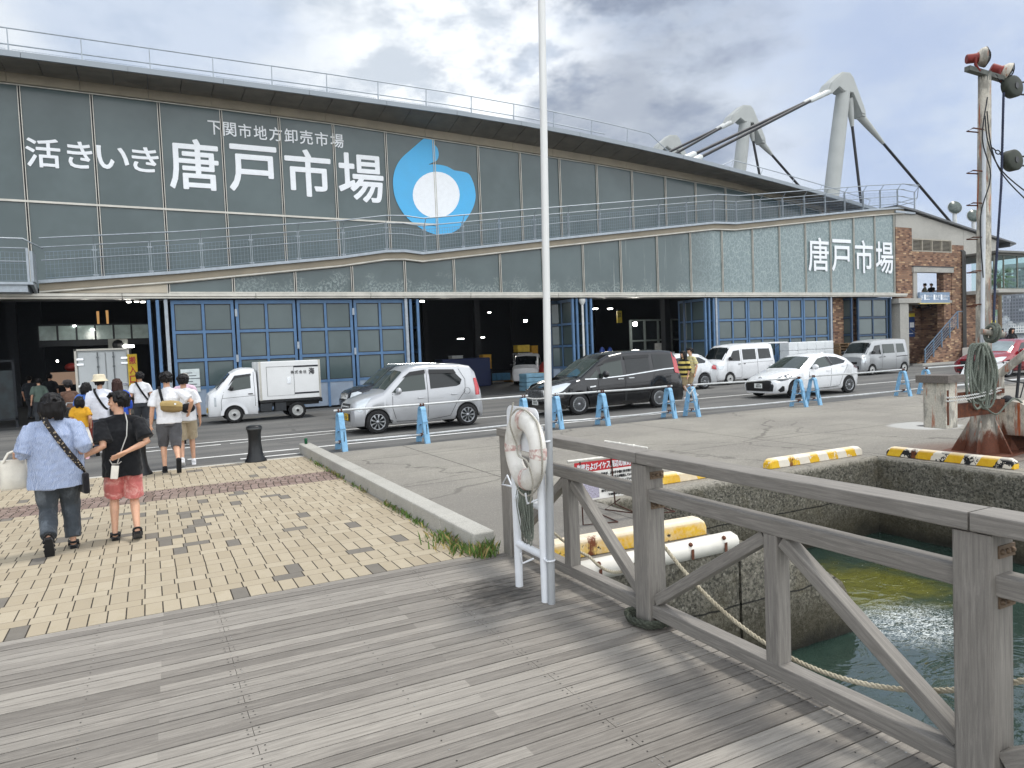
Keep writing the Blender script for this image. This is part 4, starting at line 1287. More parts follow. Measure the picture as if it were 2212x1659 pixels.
c = MB(); c.tube([(40.6, 28.6, 1.5), (41.4, 28.6, 2.2), (41.4, 28.6, 1.0)], .03, 6); c.tube([(40.8, 28.9, 2.7), (42.6, 28.9, 2.75), (44.2, 28.9, 1.9)], .03, 6); wb(c, 'inner_handrail', mat('rail_grey', '#9a9a94', 0.5, 0.4), st)
c = MB(); c.bb(40.2, 46, 25.9, 26.5, 0, 0.10); wb(c, 'door_step', M_CONCW)

M_SIGNB = mat('sign_bluegrey', '#7f93ab', 0.5, var=0.04)
# direction board over the stair
o = MB(); o.bb(41.38, 44.35, 26.78, 26.9, 3.72, 4.36); sg = link('direction_sign', o.mesh(), M_SIGNB)
tag(sg, 'grey blue direction board with white words above the outside stair', 'sign')
o = MB(); o.bb(41.38, 44.35, 26.775, 26.9, 3.66, 3.718); o.build('yellow_edge', mat('sign_yellow', '#d8c57a', 0.5), sg)
o = MB(); T = lambda u, v, t: Vector((u, 26.776 - t, v))
put_text(o, '2F', (41.45, 41.68, 3.92, 4.16), T, 0.01)
for x in (41.8, 42.72, 43.42): o.bb(x, x + .17, 26.774, 26.779, 3.9, 4.22)
put_text(o, '体験コーナー', (42.0, 42.62, 4.03, 4.2), T, 0.012); put_text(o, '食 堂', (42.92, 43.3, 4.03, 4.2), T, 0.012); put_text(o, '食品検査センター', (43.62, 44.3, 4.03, 4.2), T, 0.012)
for x, w_ in ((42.0, .35), (42.92, .3), (43.62, .5)): o.bb(x, x + w_, 26.774, 26.779, 3.92, 3.96)
o.build('lettering', M_WHITE_S, sg)
# blue notice board on the stair wall
o = MB(); o.bb(43.0, 44.1, 28.9, 28.98, 1.7, 3.15); nb = link('notice_board', o.mesh(), mat('board_blue', '#2b477d', 0.5, var=0.1))
tag(nb, 'dark blue notice board with a yellow top on the shaded stair wall', 'notice board')
o = MB(); o.bb(43.0, 44.1, 28.88, 28.99, 2.98, 3.2); o.build('yellow_header', mat('board_yellow', '#d9c33b', 0.5), nb)
o = MB()
for x in (43.08, 43.6): o.bb(x, x + .42, 28.885, 28.9, 2.3, 2.62)
o.bb(43.1, 43.5, 28.885, 28.9, 2.05, 2.1); o.bb(43.1, 43.9, 28.885, 28.9, 1.9, 1.94)
o.build('white_panels', M_WHITE_S, nb)
o = MB(); o.bb(43.3, 43.8, 28.85, 28.98, 3.35, 3.7); tag(o.build('wall_box', mat('box_grey', '#8b8d8a', 0.6), bevel=.01), 'grey metal box on the stair wall above the blue notice board', 'box')


def aircon(label, loc, n, w=0.8, h=0.58, d=0.3):
    a = empty('air_conditioner', loc, 0, label, 'air conditioner', 'air conditioners outside the brick wing')
    for i in range(n):
        o = MB(); o.bb(0, w, 0, d, 0.06 + i * (h + .01), 0.06 + i * (h + .01) + h); o.build('casing', mat('ac_white', '#d3d2cc', 0.5, var=0.05), a, bevel=.015)
        z = 0.06 + i * (h + .01) + h / 2
        o = MB(); o.lathe([(0.23, 0), (0.23, .02), (0.02, .02)], (w * .62, -0.001, z), 20, mat=Matrix.Rotation(rad(90), 3, 'X')); o.build('fan_grille', mat('ac_grille', '#8f918d', 0.6, 0.2), a)
        o = MB()
        for k in range(5): o.lathe([(0.05 + .04 * k, 0), (0.058 + .04 * k, 0.006)], (w * .62, -0.021, z), 20, mat=Matrix.Rotation(rad(90), 3, 'X'))
        o.build('grille_ring', mat('ac_white', '#d3d2cc', 0.5), a)
        o = MB()
        for k in range(7): o.bb(0.04, w * .26, -0.008, 0.0, z - .2 + k * .06, z - .17 + k * .06)
        o.build('side_vent', mat('ac_grille', '#8f918d', 0.6, 0.2), a)
    o = MB(); o.bb(0.05, 0.15, 0.03, d - .03, 0, 0.06); o.bb(w - .15, w - .05, 0.03, d - .03, 0, .06); o.build('foot', mat('ac_foot', '#3d3c3a', 0.8), a)
    return a


aircon('single white air conditioner unit at the foot of the brick pillar beside the stair', (44.5, 25.8, 0.0), 1, 1.55, 0.85, .35)
aircon('taller two fan air conditioner unit under the yellow notice, behind the mast', (46.9, 25.8, 0), 2, 1.4, 0.85, .35)
o = MB(); o.bb(48.0, 49.3, 26.8, 26.85, 1.65, 2.55); yn = link('wall_notice', o.mesh(), mat('notice_yellow', '#e3d62f', 0.5, var=0.05)); tag(yn, 'bright yellow notice with dense small writing on the brick wall above the tall air conditioner', 'notice')
o = MB()
for i in range(9): o.bb(48.06 + i * .135, 48.12 + i * .135, 26.796, 26.8, 1.72 + (i * 37 % 5) * .03, 2.5)
o.build('writing', mat('notice_ink', '#6f6a2a', 0.6), yn)
o = MB(); o.box((48.0, 26.85, 3.0), (0.08, 0.12, 0.08)); o.lathe([(0.09, 0), (0.12, .1), (.02, .12)], (48.0, 26.7, 2.95), 10, mat=Matrix.Rotation(rad(60), 3, 'X'))
tag(o.build('wall_camera', mat('cam_grey', '#66645f', 0.5, 0.3)), 'small grey camera fixed on the brick above the pierced screen', 'camera')

# floodlights on the wing roof
for px, py, label in ((2062, 452, 'floodlight on a short white post by the lower end of the long stay cable'), (2103, 470, 'floodlight on the wing roof just beside the rusty mast')):
    p = on_y(px, py, 29); zb = roofz(p.x)
    fl = empty('roof_floodlight', (p.x, 29, zb), rad(-50), label, 'floodlight', 'floodlights on the wing roof')
    o = MB(); o.tube([(0, 0, -.1), (0, 0, p.z - zb - .3)], 0.13, 10); o.build('post', mat('flood_white', '#cfd1cf', 0.5), fl)
    o = MB(); o.lathe([(0.05, -.35), (0.28, -.2), (0.46, 0), (0.46, .05)], (0, 0, p.z - zb + .1), 18, mat=Matrix.Rotation(rad(75), 3, 'X') @ Matrix.Rotation(0.3, 3, 'Y')); o.build('reflector', mat('flood_white', '#cfd1cf', 0.5), fl)
    o = MB(); o.lathe([(0.44, 0.052), (0.44, .07), (.01, .08)], (0, 0, p.z - zb + .1), 18, mat=Matrix.Rotation(rad(75), 3, 'X') @ Matrix.Rotation(0.3, 3, 'Y')); o.build('lens', mat('flood_lens', '#4f5a55', 0.3), fl)

# ---------------------------------------------------------------- far shore
hv = MB(); rings = []
for i in range(61):
    u = i / 60; ang = rad(30 + 55 * u)     # bearing from +Y towards +X
    ring = []
    for j in range(15):
        t = j / 14; D = 900 + 900 * t
        h = max(0.0, min(1.0, (30 + 55 * u - 57.5) / 3.0)) * (math.sin(t * math.pi * 0.55)) * (85 + 30 * noise.noise((u * 5, 2.2, 0)) + 30 * noise.noise((u * 13, 1, 0))) * (1 if u < 0.8 else 1)
        h += 9 * noise.noise((u * 60, t * 20, 1))
        ring.append(Vector((D * math.sin(ang), D * math.cos(ang), h - 1.5)))
    rings.append(ring)
hv.loft(rings, 0, True, caps=False, closed=False)
t = NT('wooded_hill'); p = t.pos(); n = t.noise(p, 0.045, 6, 0.7); v = t.voro(p, 0.11)
cc = t.mix(t.rng(n, 0.35, 0.65), lin('#3c5a3a'), lin('#5e7d4a')); cc = t.mix(t.rng(v, 0.2, 0.9, 0.5, 0), cc, lin('#2c4630'))
t.set(col=cc, rough=0.95, spec=0.1); t.bump(n, 1.0, 6)
tag(hv.build('hills', t.m), kind='structure')
fl_ = MB(); fl_.add([(420, 300, 0.3), (2200, 500, 0.3), (2200, 2200, .3), (600, 1500, .3)], [(0, 1, 2, 3)])
tag(fl_.build('far_shore', mat('far_land', '#77786f', 0.9)), kind='structure')


def tower_mat(name, a, b, gx, gz, wcol):
    t = NT(name); p = t.pos(True); x, y, z = t.sep(p); u = t.math('ADD', x, y)
    fu = t.math('FRACT', t.math('DIVIDE', u, gx)); fz = t.math('FRACT', t.math('DIVIDE', z, gz))
    w = t.math('MULTIPLY', t.math('GREATER_THAN', fu, 0.38), t.math('GREATER_THAN', fz, 0.4))
    r = t.white(t.comb(t.math('FLOOR', t.math('DIVIDE', u, gx)), t.math('FLOOR', t.math('DIVIDE', z, gz)), 1.0))
    c = t.mix(t.noise(p, 0.08, 2), lin(a), lin(b)); c = t.mix(w, c, t.mix(t.rng(r, .75, .95), lin(wcol), lin('#b9c0c4')))
    t.set(col=c, rough=0.5); return t.m


D = 620
tw = on_z(2190, 712, 0); d2 = Vector(ray(2203, 700)).normalized()
bp = Vector((d2.x, d2.y, 0)).normalized() * D
k = (D * 0.99) / 1533.0
tb = empty('tower_block', (bp.x, bp.y, 0), math.atan2(-bp.x, bp.y) - 0.25, 'tall grey apartment tower with an open frame on its roof beyond the red car', 'building')
tb.scale = (.72, .8, .8)
o = MB(); o.box((3, 0, 24), (25, 16, 50)); o.box((-8, -9, 20), (7, 4, 40)); o.box((8, -9, 20), (7, 4, 40)); o.build('wall', tower_mat('tower_face', '#6d7076', '#7d8085', 2.4, 2.9, '#3f464f'), tb)
o = MB()
for x in (-9, -3, 3, 9, 14): o.bb(x - .5, x + .5, -6, 6, 49, 56)
o.bb(-9.5, 14.5, -6.2, 6.2, 51.6, 52.3); o.build('roof_frame', mat('tower_trim', '#7f858a', 0.6), tb)
o = MB(); o.bb(-12, 16.5, -8, 8, 56, 60); o.build('roof_canopy', mat('tower_canopy', '#8e9497', 0.6), tb)
o = MB(); o.bb(-3, 8, -5, 5, 49, 54); o.build('lift_house', mat('tower_trim', '#7f858a', 0.6), tb)
rnd = random.Random(11)
for i, (px, w_, h_, D2, col) in enumerate(((2146, 6, 8, 680, '#bfc3c4'), (2157, 8, 12, 640, '#d3d3cf'), (2170, 5, 10, 600, '#b2b7bb'), (2178, 6, 5, 480, '#c9cac8'), (2204, 12, 4, 470, '#dadad6'), (2138, 5, 7, 600, '#c6c8c6'), (2164, 9, 3, 450, '#b9bbb8'))):
    d2 = Vector(ray(px, 700)).normalized(); bp = Vector((d2.x, d2.y, 0)).normalized() * D2
    lab = ('pale grey block of flats under the hill, second from the rust mast', 'cream block of flats with a stepped roof below the wooded hill', 'slim grey block of flats touching the tall tower', 'low pale shed in front of the slim block', 'long low white building at the water in front of the tower', 'small pale block half hidden behind the mast', 'low grey quay building under the cream flats')[i]
    b = empty('apartment_block', (bp.x, bp.y, 0), math.atan2(-bp.x, bp.y) + 0.3, lab, 'building', 'buildings across the strait')
    o = MB(); o.box((0, 0, h_ / 2), (w_, 5, h_)); o.build('wall', tower_mat('flat_face%d' % i, col, col, 1.1, 1.4, '#6f7880'), b)
    o = MB(); o.box((0, 0, h_ + .2), (w_ * .9, 4.5, .4)); o.box((w_ * .1, 0, h_ + 1.0), (w_ * .35, 3, 1.2)); o.build('roof', mat('flat_roof', '#9fa3a3', 0.8), b)
# ---------------------------------------------------------------- timber railing of the deck
M_RAIL = deck_mat('railing_wood', False)


def wood_bar(name, a, b, w, h, parent, bev=0.006):
    """squared timber whose own X axis runs with the grain"""
    a = Vector(a); b = Vector(b); L = (b - a).length; t = (b - a).normalized()
    up = Vector((0, 0, 1)) if abs(t.z) < 0.95 else Vector((0, 1, 0))
    sd = up.cross(t).normalized(); up = t.cross(sd)
    o = MB(); n = max(2, int(L / 0.25))
    rings = []
    for i in range(n + 1):
        k = i / n; j = 0.0012
        rings.append([Vector((L * (k - 0.5), u * w / 2 + random.uniform(-j, j), v * h / 2 + random.uniform(-j, j))) for u, v in ((-1, -1), (1, -1), (1, 1), (-1, 1))])
    o.loft(rings, 0, False)
    ob = o.build(name, M_RAIL, parent, bevel=bev)
    m = Matrix.Identity(4)
    for i, c in enumerate((t, sd, up)):
        for r in range(3): m[r][i] = c[r]
    m.translation = (a + b) / 2 - RORG
    ob.matrix_basis = m
    ob['m'] = [x for r in m for x in r]
    return ob


RX = 2.955; RORG = Vector((RX, 3.8, 0))
rail = empty('timber_railing', RORG, 0, 'weathered grey timber railing with diagonal braces along the deck edge', 'railing')
PY = (5.86, 3.83, 1.665, -0.5)
for y in PY: wood_bar('post', (RX, y, -0.1 if y < 5 else -0.05), (RX, y, 1.10 if y < 5.8 else 1.12), 0.155, 0.155, rail, 0.012)
for a, b in ((5.95, 3.83), (3.82, 1.67), (1.66, -0.55)): wood_bar('top_rail', (RX - .01, a, 1.145), (RX - .01, b, 1.145), 0.165, 0.075, rail)
for a, b in zip(PY[:-1], PY[1:]):
    y0, y1 = a - 0.078, b + 0.078; ym = (a + b) / 2 - 0.02
    wood_bar('middle_rail', (RX, y0, 0.90), (RX, y1, 0.90), 0.10, 0.085, rail)
    wood_bar('bottom_rail', (RX, y0, 0.115), (RX, y1, 0.115), 0.10, 0.085, rail)
    wood_bar('stud', (RX, ym, 0.157), (RX, ym, 0.857), 0.10, 0.088, rail)
    for s_, e in ((1, y0), (-1, y1)):
        wood_bar('brace', (RX + .004, ym + s_ * 0.06, 0.83), (RX + .004, e - s_ * 0.01, 0.19), 0.078, 0.07, rail)
M_PLATE = mat('rusty_plate', '#6f5e4d', 0.6, 0.4, 0.3, 20)
for y in PY[:3]:
    pk = [c for c in rail.children if c.name.startswith('post')][PY.index(y)]
    for z in (1.03, 0.83, 0.055):
        o = MB(); o.box((0, 0, 0), (0.11, 0.006, 0.05))
        for k in (-.035, 0, .035): o.lathe([(0.012, 0), (0.012, .006), (.006, .012)], (k, -0.003, 0), 8, mat=Matrix.Rotation(rad(90), 3, 'X'))
        ob = o.build('bracket', M_PLATE, pk); _l = list(pk['m']); ob.matrix_basis = Matrix([_l[i * 4:i * 4 + 4] for i in range(4)]).inverted() @ Matrix.Translation(Vector((RX + 0.02, y - 0.081, z)) - RORG)


# ---------------------------------------------------------------- ropes
def rope_mat(name, a, b):
    t = NT(name); p = t.pos(True); n = t.noise(p, 120, 3, 0.6); n2 = t.noise(p, 3, 3)
    t.set(col=t.mix(t.rng(t.math('ADD', t.math('MULTIPLY', n, .5), t.math('MULTIPLY', n2, .5)), .35, .65), lin(a), lin(b)), rough=0.9, spec=0.15); t.bump(n, 0.4, 0.003)
    return t.m


M_ROPE = rope_mat('rope_tan', '#8d8573', '#c0b8a3')
M_ROPEG = rope_mat('rope_grey', '#565c55', '#8b9186')
M_ROPED = rope_mat('rope_dark', '#33362f', '#565a50')


def rope(mb, pts, r, twist=None, n=6):
    """three-strand laid rope"""
    P = [Vector(p) for p in pts]
    L = sum((b - a).length for a, b in zip(P, P[1:])); lay = twist or r * 7
    step = lay / 7; m = max(6, int(L / step)); seg = [0]
    for a, b in zip(P, P[1:]): seg.append(seg[-1] + (b - a).length)
    line = []
    j = 0
    for i in range(m + 1):
        s = L * i / m
        while j < len(P) - 2 and seg[j + 1] < s: j += 1
        line.append(P[j].lerp(P[j + 1], (s - seg[j]) / max(1e-6, seg[j + 1] - seg[j])))
    u = None
    fr = []
    for i, p in enumerate(line):
        t = (line[min(i + 1, m)] - line[max(i - 1, 0)]).normalized()
        u = t.orthogonal() if u is None else u - t * u.dot(t)
        u.normalize(); fr.append((p, u.copy(), t.cross(u)))
    for k in range(3):
        mb.tube([p + (a * math.cos(2 * math.pi * (i * step / lay + k / 3)) + b * math.sin(2 * math.pi * (i * step / lay + k / 3))) * r * 0.52 for i, (p, a, b) in enumerate(fr)], r * 0.56, n)
    return mb


def sag(a, b, d, n=16):
    a = Vector(a); b = Vector(b)
    return [a.lerp(b, i / n) - Vector((0, 0, d * 4 * (i / n) * (1 - i / n))) for i in range(n + 1)]


RP = RX + 0.11
o = MB(); rope(o, sag((RP, 3.95, 0.62), (RP, 1.55, 0.50), 0.42, 24) + sag((RP, 1.5, 0.5), (RP, -0.4, .5), .35)[1:], 0.013)
tag(o.build('hanging_rope', M_ROPE), 'tan rope sagging in loops along the outer face of the timber railing', 'rope')
o = MB(); rope(o, sag((RP, 5.7, 0.45), (RP, 4.75, 0.22), 0.06) + sag((RP, 4.74, 0.22), (RP, 3.95, 0.5), 0.16)[1:], 0.012)
tag(o.build('hanging_rope', M_ROPE), 'short tan rope slung between the corner post and the rope ringed post', 'rope')
o = MB(); pts = []
for i in range(70):
    a = i / 69 * 2 * math.pi * 2.4; r = 0.125 + 0.02 * i / 69 + .006 * math.sin(a * 3)
    k = max(abs(math.cos(a)), abs(math.sin(a))); r = r / (k ** 0.45)
    pts.append((RX + r * math.cos(a), 3.83 + r * math.sin(a), 0.022 + 0.045 * (i / 69) * (1.0)))
rope(o, pts, 0.022); tag(o.build('rope_coil', M_ROPED), 'dark frayed rope wound round the foot of the timber post', 'rope')

# ---------------------------------------------------------------- life ring on its stand
LX = 2.56
M_WP = mat('white_enamel', '#e3e6ea', 0.35, 0.0, 0.04, 3)
stand = empty('life_ring_stand', (LX, 4.8, 0), 0, 'white tubular stand with two rungs and a rounded board holding the life ring', 'stand')


def so(mb, name, m, parent=None, org=(LX, 4.8, 0), **k):
    mb.v = [tuple(Vector(p) - Vector(org)) for p in mb.v]
    return mb.build(name, m, parent, **k)


for y in (5.014, 4.59):
    o = MB(); o.tube([(LX, y, 0.0), (LX, y, 1.32)], 0.032, 14); so(o, 'leg', M_WP, stand)
for z in (0.35, 0.72):
    o = MB(); o.tube([(LX, 5.0, z), (LX, 4.6, z)], 0.03, 12); so(o, 'rung', M_WP, stand)
o = MB(); rr = 0.07; P = []; BZ = on_x(1135, 878, LX).z - .07
P = []
for cy, cz, a0 in ((4.98, BZ, 0), (4.60, BZ, 90), (4.60, BZ - .2, 180), (4.98, BZ - .2, 270)):
    for k in range(6): a = rad(a0 + 18 * k); P.append((cy + rr * math.cos(a), cz + rr * math.sin(a)))
o.prism(P, lambda u, v, t: Vector((t, u, v)), LX - 0.035, LX - 0.028)
so(o, 'board', M_WP, stand, bevel=0.003)
for y, z in ((4.82, 1.27), (4.6, 0.78), (4.72, 0.30)):
    o = MB(); o.tube([(LX - .02, y, z), (LX - .12, y, z - .02), (LX - .13, y, z + .06)], 0.008, 6); so(o, 'hook', M_WP, stand)
o = MB(); o.tube([(LX, 5.05, 0.80), (LX, 5.25, 0.79), (LX, 5.15, 0.88), (LX, 5.07, .80)], 0.008, 6); so(o, 'hook', M_WP, stand)
# the ring itself
rc = on_x(1134, 972, LX - .09); R0, R1 = 0.222, 0.080
t = NT('life_ring_white'); p = t.pos(True); n = t.noise(p, 7, 6, .7); n2 = t.noise(p, 40, 4, .6)
t.set(col=t.mix(t.rng(n, .4, .7), lin('#e6e3dc'), lin('#c9c5bb')), rough=.55); t.bump(n2, .15, .003)
ring = empty('life_ring', rc, rad(-3), 'worn white life ring with faded red bands hanging on the tubular stand', 'life ring')
o = MB(); vs = []; N, K = 44, 16
tor = lambda a, b, e=0.0: Vector((-math.cos(b) * (R1 * .72 + e) * 1.0, math.cos(a) * (R0 + (R1 + e) * math.sin(b)), math.sin(a) * (R0 + (R1 + e) * math.sin(b))))
o.loft([[tor(2 * math.pi * i / N, 2 * math.pi * k / K) for k in range(K)] for i in range(N + 1)], 0, True, caps=False)
o.build('ring_body', t.m, ring, weld=1e-5)
t = NT('faded_red_band'); p = t.pos(True); n = t.noise(p, 26, 6, .75)
t.set(col=t.mix(t.rng(n, .40, .58), lin('#e4ded5'), lin('#bf9a92')), rough=.6)
for a0 in (0, 90, 180, 270):
    o = MB(); rg = []
    for i in range(7):
        a = rad(a0 - 8 + 16 * i / 6); rg.append([tor(a, 2 * math.pi * k / K, 0.0025) for k in range(K)])
    o.loft(rg, 0, True, caps=False); o.build('red_band', t.m, ring)
o = MB(); A = []
for i in range(49):
    a = 2 * math.pi * i / 48; s_ = abs(math.sin(2 * a)); A.append(tor(a + .78, math.pi / 2, 0.012 + 0.012 * s_) + Vector((-.02 * s_, 0, -0.015 * s_)))
rope(o, A, 0.0075); rope(o, curve_pts([(-.08, 0.0, .36), (-.1, 0.03, .2), (-.06, .02, .05), (-.1, -.1, -.02), (-.09, -.22, -.05), (-.07, -.26, -.2), (-.06, -.18, -.36)], 6), 0.007)
o.build('grab_rope', rope_mat('rope_ring', '#8f8b80', '#b9b5aa'), ring)
# hank of throw line behind the ring
o = MB()
for i in range(16):
    y = 4.68 + 0.009 * i; z1 = 0.50 + 0.05 * math.sin(i * 1.7); o.tube(curve_pts([(LX - .05, 4.72 + .002 * i, 0.98), (LX - .07 - .02 * (i % 3), y - .01, 0.78), (LX - .06, y, z1), (LX - .03, y + .006, z1 - .012), (LX - .03, y + .004, 0.8), (LX - .04, 4.735, 0.98)], 4), 0.0038, 5)
tag(o.build('throw_line', M_ROPEG), 'grey hank of throw line hanging behind the life ring', 'rope')
# flag pole strapped to the stand
pole = empty('flag_pole', (LX + .015, 4.53, 0), 0, 'tall thin pole, grey below and pale above, strapped to the life ring stand', 'pole')
PT = on_y(1170, 0, 4.53); PT = Vector((LX + .015, 4.53, 0)).lerp(PT, 1.25)
o = MB(); o.tube([(LX + .015, 4.53, 0), PT], [0.0285, 0.026], 16)
t = NT('pole_metal'); p = t.pos(); z = t.sep(p)[2]; n = t.noise(t.map(p, (8, 8, .6)), 4, 4, .6)
t.set(col=t.mix(t.rng(z, 1.35, 1.6), t.mix(n, lin('#9a9da0'), lin('#b2b5b7')), t.mix(n, lin('#d3d3d0'), lin('#e2e2df'))), rough=.45, metal=.15)
so(o, 'shaft', t.m, pole, (LX + .015, 4.53, 0))
for z in (0.33, 1.22):
    o = MB(); o.tube([(LX + .015 + .036 * math.cos(a * .524), 4.53 + .036 * math.sin(a * .524), z) for a in range(12)], 0.007, 6, closed=True); o.box((LX - .01, 4.56, z), (.02, .05, .014)); so(o, 'clamp', M_WP, pole, (LX + .015, 4.53, 0))

# ---------------------------------------------------------------- fishing notice behind the railing
sb = empty('warning_sign', (3.75, 6.35, 0), 0, 'red and white fishing notice on a rusty wire frame behind the timber railing', 'sign')
SO = (3.75, 6.35, 0)
pA, pB = on_y(1240, 1001, 6.38), on_y(1240, 1086, 6.38)
x0, x1, zt, zb = pA.x, on_y(1392, 990, 6.38).x, pA.z, pB.z
SG = lambda u, v, t: Vector((x0 + u * (x1 - x0), 6.38 - t, zb + v * (zt - zb)))
o = MB(); o.prism([(0, 0), (1, 0), (1, 1), (0, 1)], SG, -0.006, 0.0); so(o, 'panel', mat('sign_white', '#e4e3de', 0.5, var=.05), sb, SO)
o = MB(); o.prism([(0, .74), (1, .74), (1, 1), (0, 1)], SG, 0.0, 0.003); so(o, 'red_header', mat('sign_red', '#b7232b', 0.5, var=.06), sb, SO)
o = MB()
st_ = '岸壁およびイケス周辺の魚釣り禁止'
for i, ch in enumerate(st_): put_text(o, ch, (.03 + i * .0585, .083 + i * .0585, .78, .95), lambda u, v, t: SG(u, v, .005 + t), .02)
so(o, 'white_lettering', M_WHITE_S, sb, SO)
o = MB()
for k, tx in enumerate(('釣針が、人の手や傷に突き刺さって', 'ケガをするケガ人が続出しています。', '市場の仕事の邪魔になっています。')):
    put_text(o, tx, (.36, .86, .60 - .11 * k, .68 - .11 * k), lambda u, v, t: SG(u, v, .004 + t), .01)
put_text(o, '釣り人はマナーを守ってください', (.36, .9, .16, .23), lambda u, v, t: SG(u, v, .004 + t), .015)
put_text(o, '下関唐戸魚市場㈱・唐戸市場', (.45, .92, .05, .11), lambda u, v, t: SG(u, v, .004 + t), .012)
so(o, 'black_lettering', mat('ink_black', '#26262a', .6), sb, SO)
o = MB(); put_text(o, 'ここでは', (.36, .75, .26, .36), lambda u, v, t: SG(u, v, .004 + t), .02); so(o, 'red_lettering', mat('sign_red', '#b7232b', .5), sb, SO)
o = MB(); o.prism([(.05, .04), (.33, .04), (.33, .58), (.05, .58)], SG, 0, .003)
t = NT('hooks_photo'); p = t.pos(); n = t.voro(t.map(p, (1, 1, 1)), 42, 'DISTANCE_TO_EDGE'); t.set(col=t.mix(t.rng(n, .02, .07), lin('#7d7a86'), lin('#b3aec0')), rough=.5)
so(o, 'photo_panel', t.m, sb, SO)
o = MB(); star = [(.90 + .055 * (1 if k % 2 == 0 else .6) * math.cos(k * math.pi / 9), .62 + .15 * (1 if k % 2 == 0 else .6) * math.sin(k * math.pi / 9)) for k in range(18)]
o.prism(star, SG, .0, .0035); so(o, 'yellow_burst', mat('burst_yellow', '#e8df4a', .5), sb, SO)
M_RUSTW = mat('rusty_wire', '#4a2e27', .85, .3, .3, 25); M_TUBE = mat('tube_white', '#cfccc4', .5, .1, .18, 14)
o = MB(); o.tube([SG(-.09, 1.06, 0), SG(1.0, 1.04, 0)], .016, 8); so(o, 'top_tube', M_TUBE, sb, SO)
bt = on_y(1367, 955, 7.1), on_y(1392, 966, 6.4)
o = MB(); o.tube([on_y(1306, 953, 7.0), on_y(1399, 968, 6.55)], .014, 8)
for k in (.35, .68): q_ = on_y(1306, 953, 7.0).lerp(on_y(1399, 968, 6.55), k); o.ball(q_, (.03, .025, .02), 8)
so(o, 'stay_tube', M_TUBE, sb, SO)
o = MB()
for dx in (0.08, 0.92):
    a = SG(dx, 1.04, 0); o.tube([a, (a.x - .02, 6.33, 0.012), (a.x + .35, 6.22, .012), (a.x + .42, 6.75, .012), a + Vector((.05, .05, -.1))], .008, 6)
o.tube([SG(.35, 1.05, 0), on_y(1306, 955, 7.0)], .007, 6); o.tube([SG(.45, 1.05, 0), on_y(1306, 955, 7.0)], .007, 6)
o.tube([SG(.5, 1.04, .02), SG(.55, -.2, 0), SG(.75, -.45, .1), SG(.9, -.55, .1), SG(.62, -.5, -.3), SG(.7, -.15, -.1)], .008, 6)
so(o, 'wire_frame', M_RUSTW, sb, SO)

# ---------------------------------------------------------------- A-frame barriers with pipes
M_BAR = mat('barrier_blue', '#79a9cb', .55, 0, .16, 6, bump=.1); M_PIPE = mat('barrier_pipe', '#b4b7b8', .45, .35, .14, 8)
M_RUSTC = mat('clamp_rust', '#573325', .85, .2, .3, 30)


def make_barrier():
    """plastic A-frame: two splayed legs that meet in a round hoop, with webs, seen along the pipes"""
    r = empty('barrier_stand')
    H, w, d = 0.78, 0.11, 0.05
    # legs lie in the YZ plane, the pipes run along X
    o = MB(); out_, inn = [], []
    for k in range(13):
        a = math.pi * k / 12; out_.append((-math.cos(a) * .105, H - .11 + math.sin(a) * .11)); inn.append((-math.cos(a) * .062, H - .12 + math.sin(a) * .07))
    prof = [(-.27, 0)] + out_ + [(.27, 0), (.205, 0)] + inn[::-1] + [(-.205, 0)]
    n = len(prof); A = [Vector((-w / 2, u, v)) for u, v in prof]; B = [Vector((w / 2, u, v)) for u, v in prof]
    no = 15
    for i in range(n):
        j = (i + 1) % n; o.quad(A[i], A[j], B[j], B[i])
    m = len(out_)
    L = [0] + list(range(1, m + 1)) + [m + 1]; I = [n - 1] + list(range(n - 2, m + 1, -1)) + [m + 2]
    I = [n - 1] + [n - 2 - k for k in range(m)] + [m + 2]
    for P in (A, B):
        for k in range(len(L) - 1): o.quad(P[L[k]], P[L[k + 1]], P[I[k + 1]], P[I[k]])
    o.build('frame', M_BAR, r, weld=1e-4)
    o = MB(); o.bb(-w / 2 + .02, w / 2 - .02, -.135, .135, .36, .385)
    for s_ in (-1, 1):
        for z in (.2, .45): o.box((0, s_ * (.235 - .16 * z), z), (w + .012, .03, .02))
    o.build('cross_web', M_BAR, r)
    o = MB(); o.bb(-w / 2 + .02, w / 2 - .02, -.19, .19, .12, .155); o.build('foot_web', M_BAR, r)
    for z in (H + .025, .17):
        o = MB(); o.box((-.03, 0, z), (.03, .075, .07)); o.box((.03, 0, z), (.03, .075, .07)); o.build('clamp', M_RUSTC, r)
    o = MB(); o.box((0, -.225, .3), (.012, .012, .2)); o.build('strap', mat('strap_black', '#1f2022', .7), r); o = MB(); o.box((0, .0, .385), (w + .01, .02, .015)); o.build('strap', mat('strap_black', '#1f2022', .7), r)
    return r


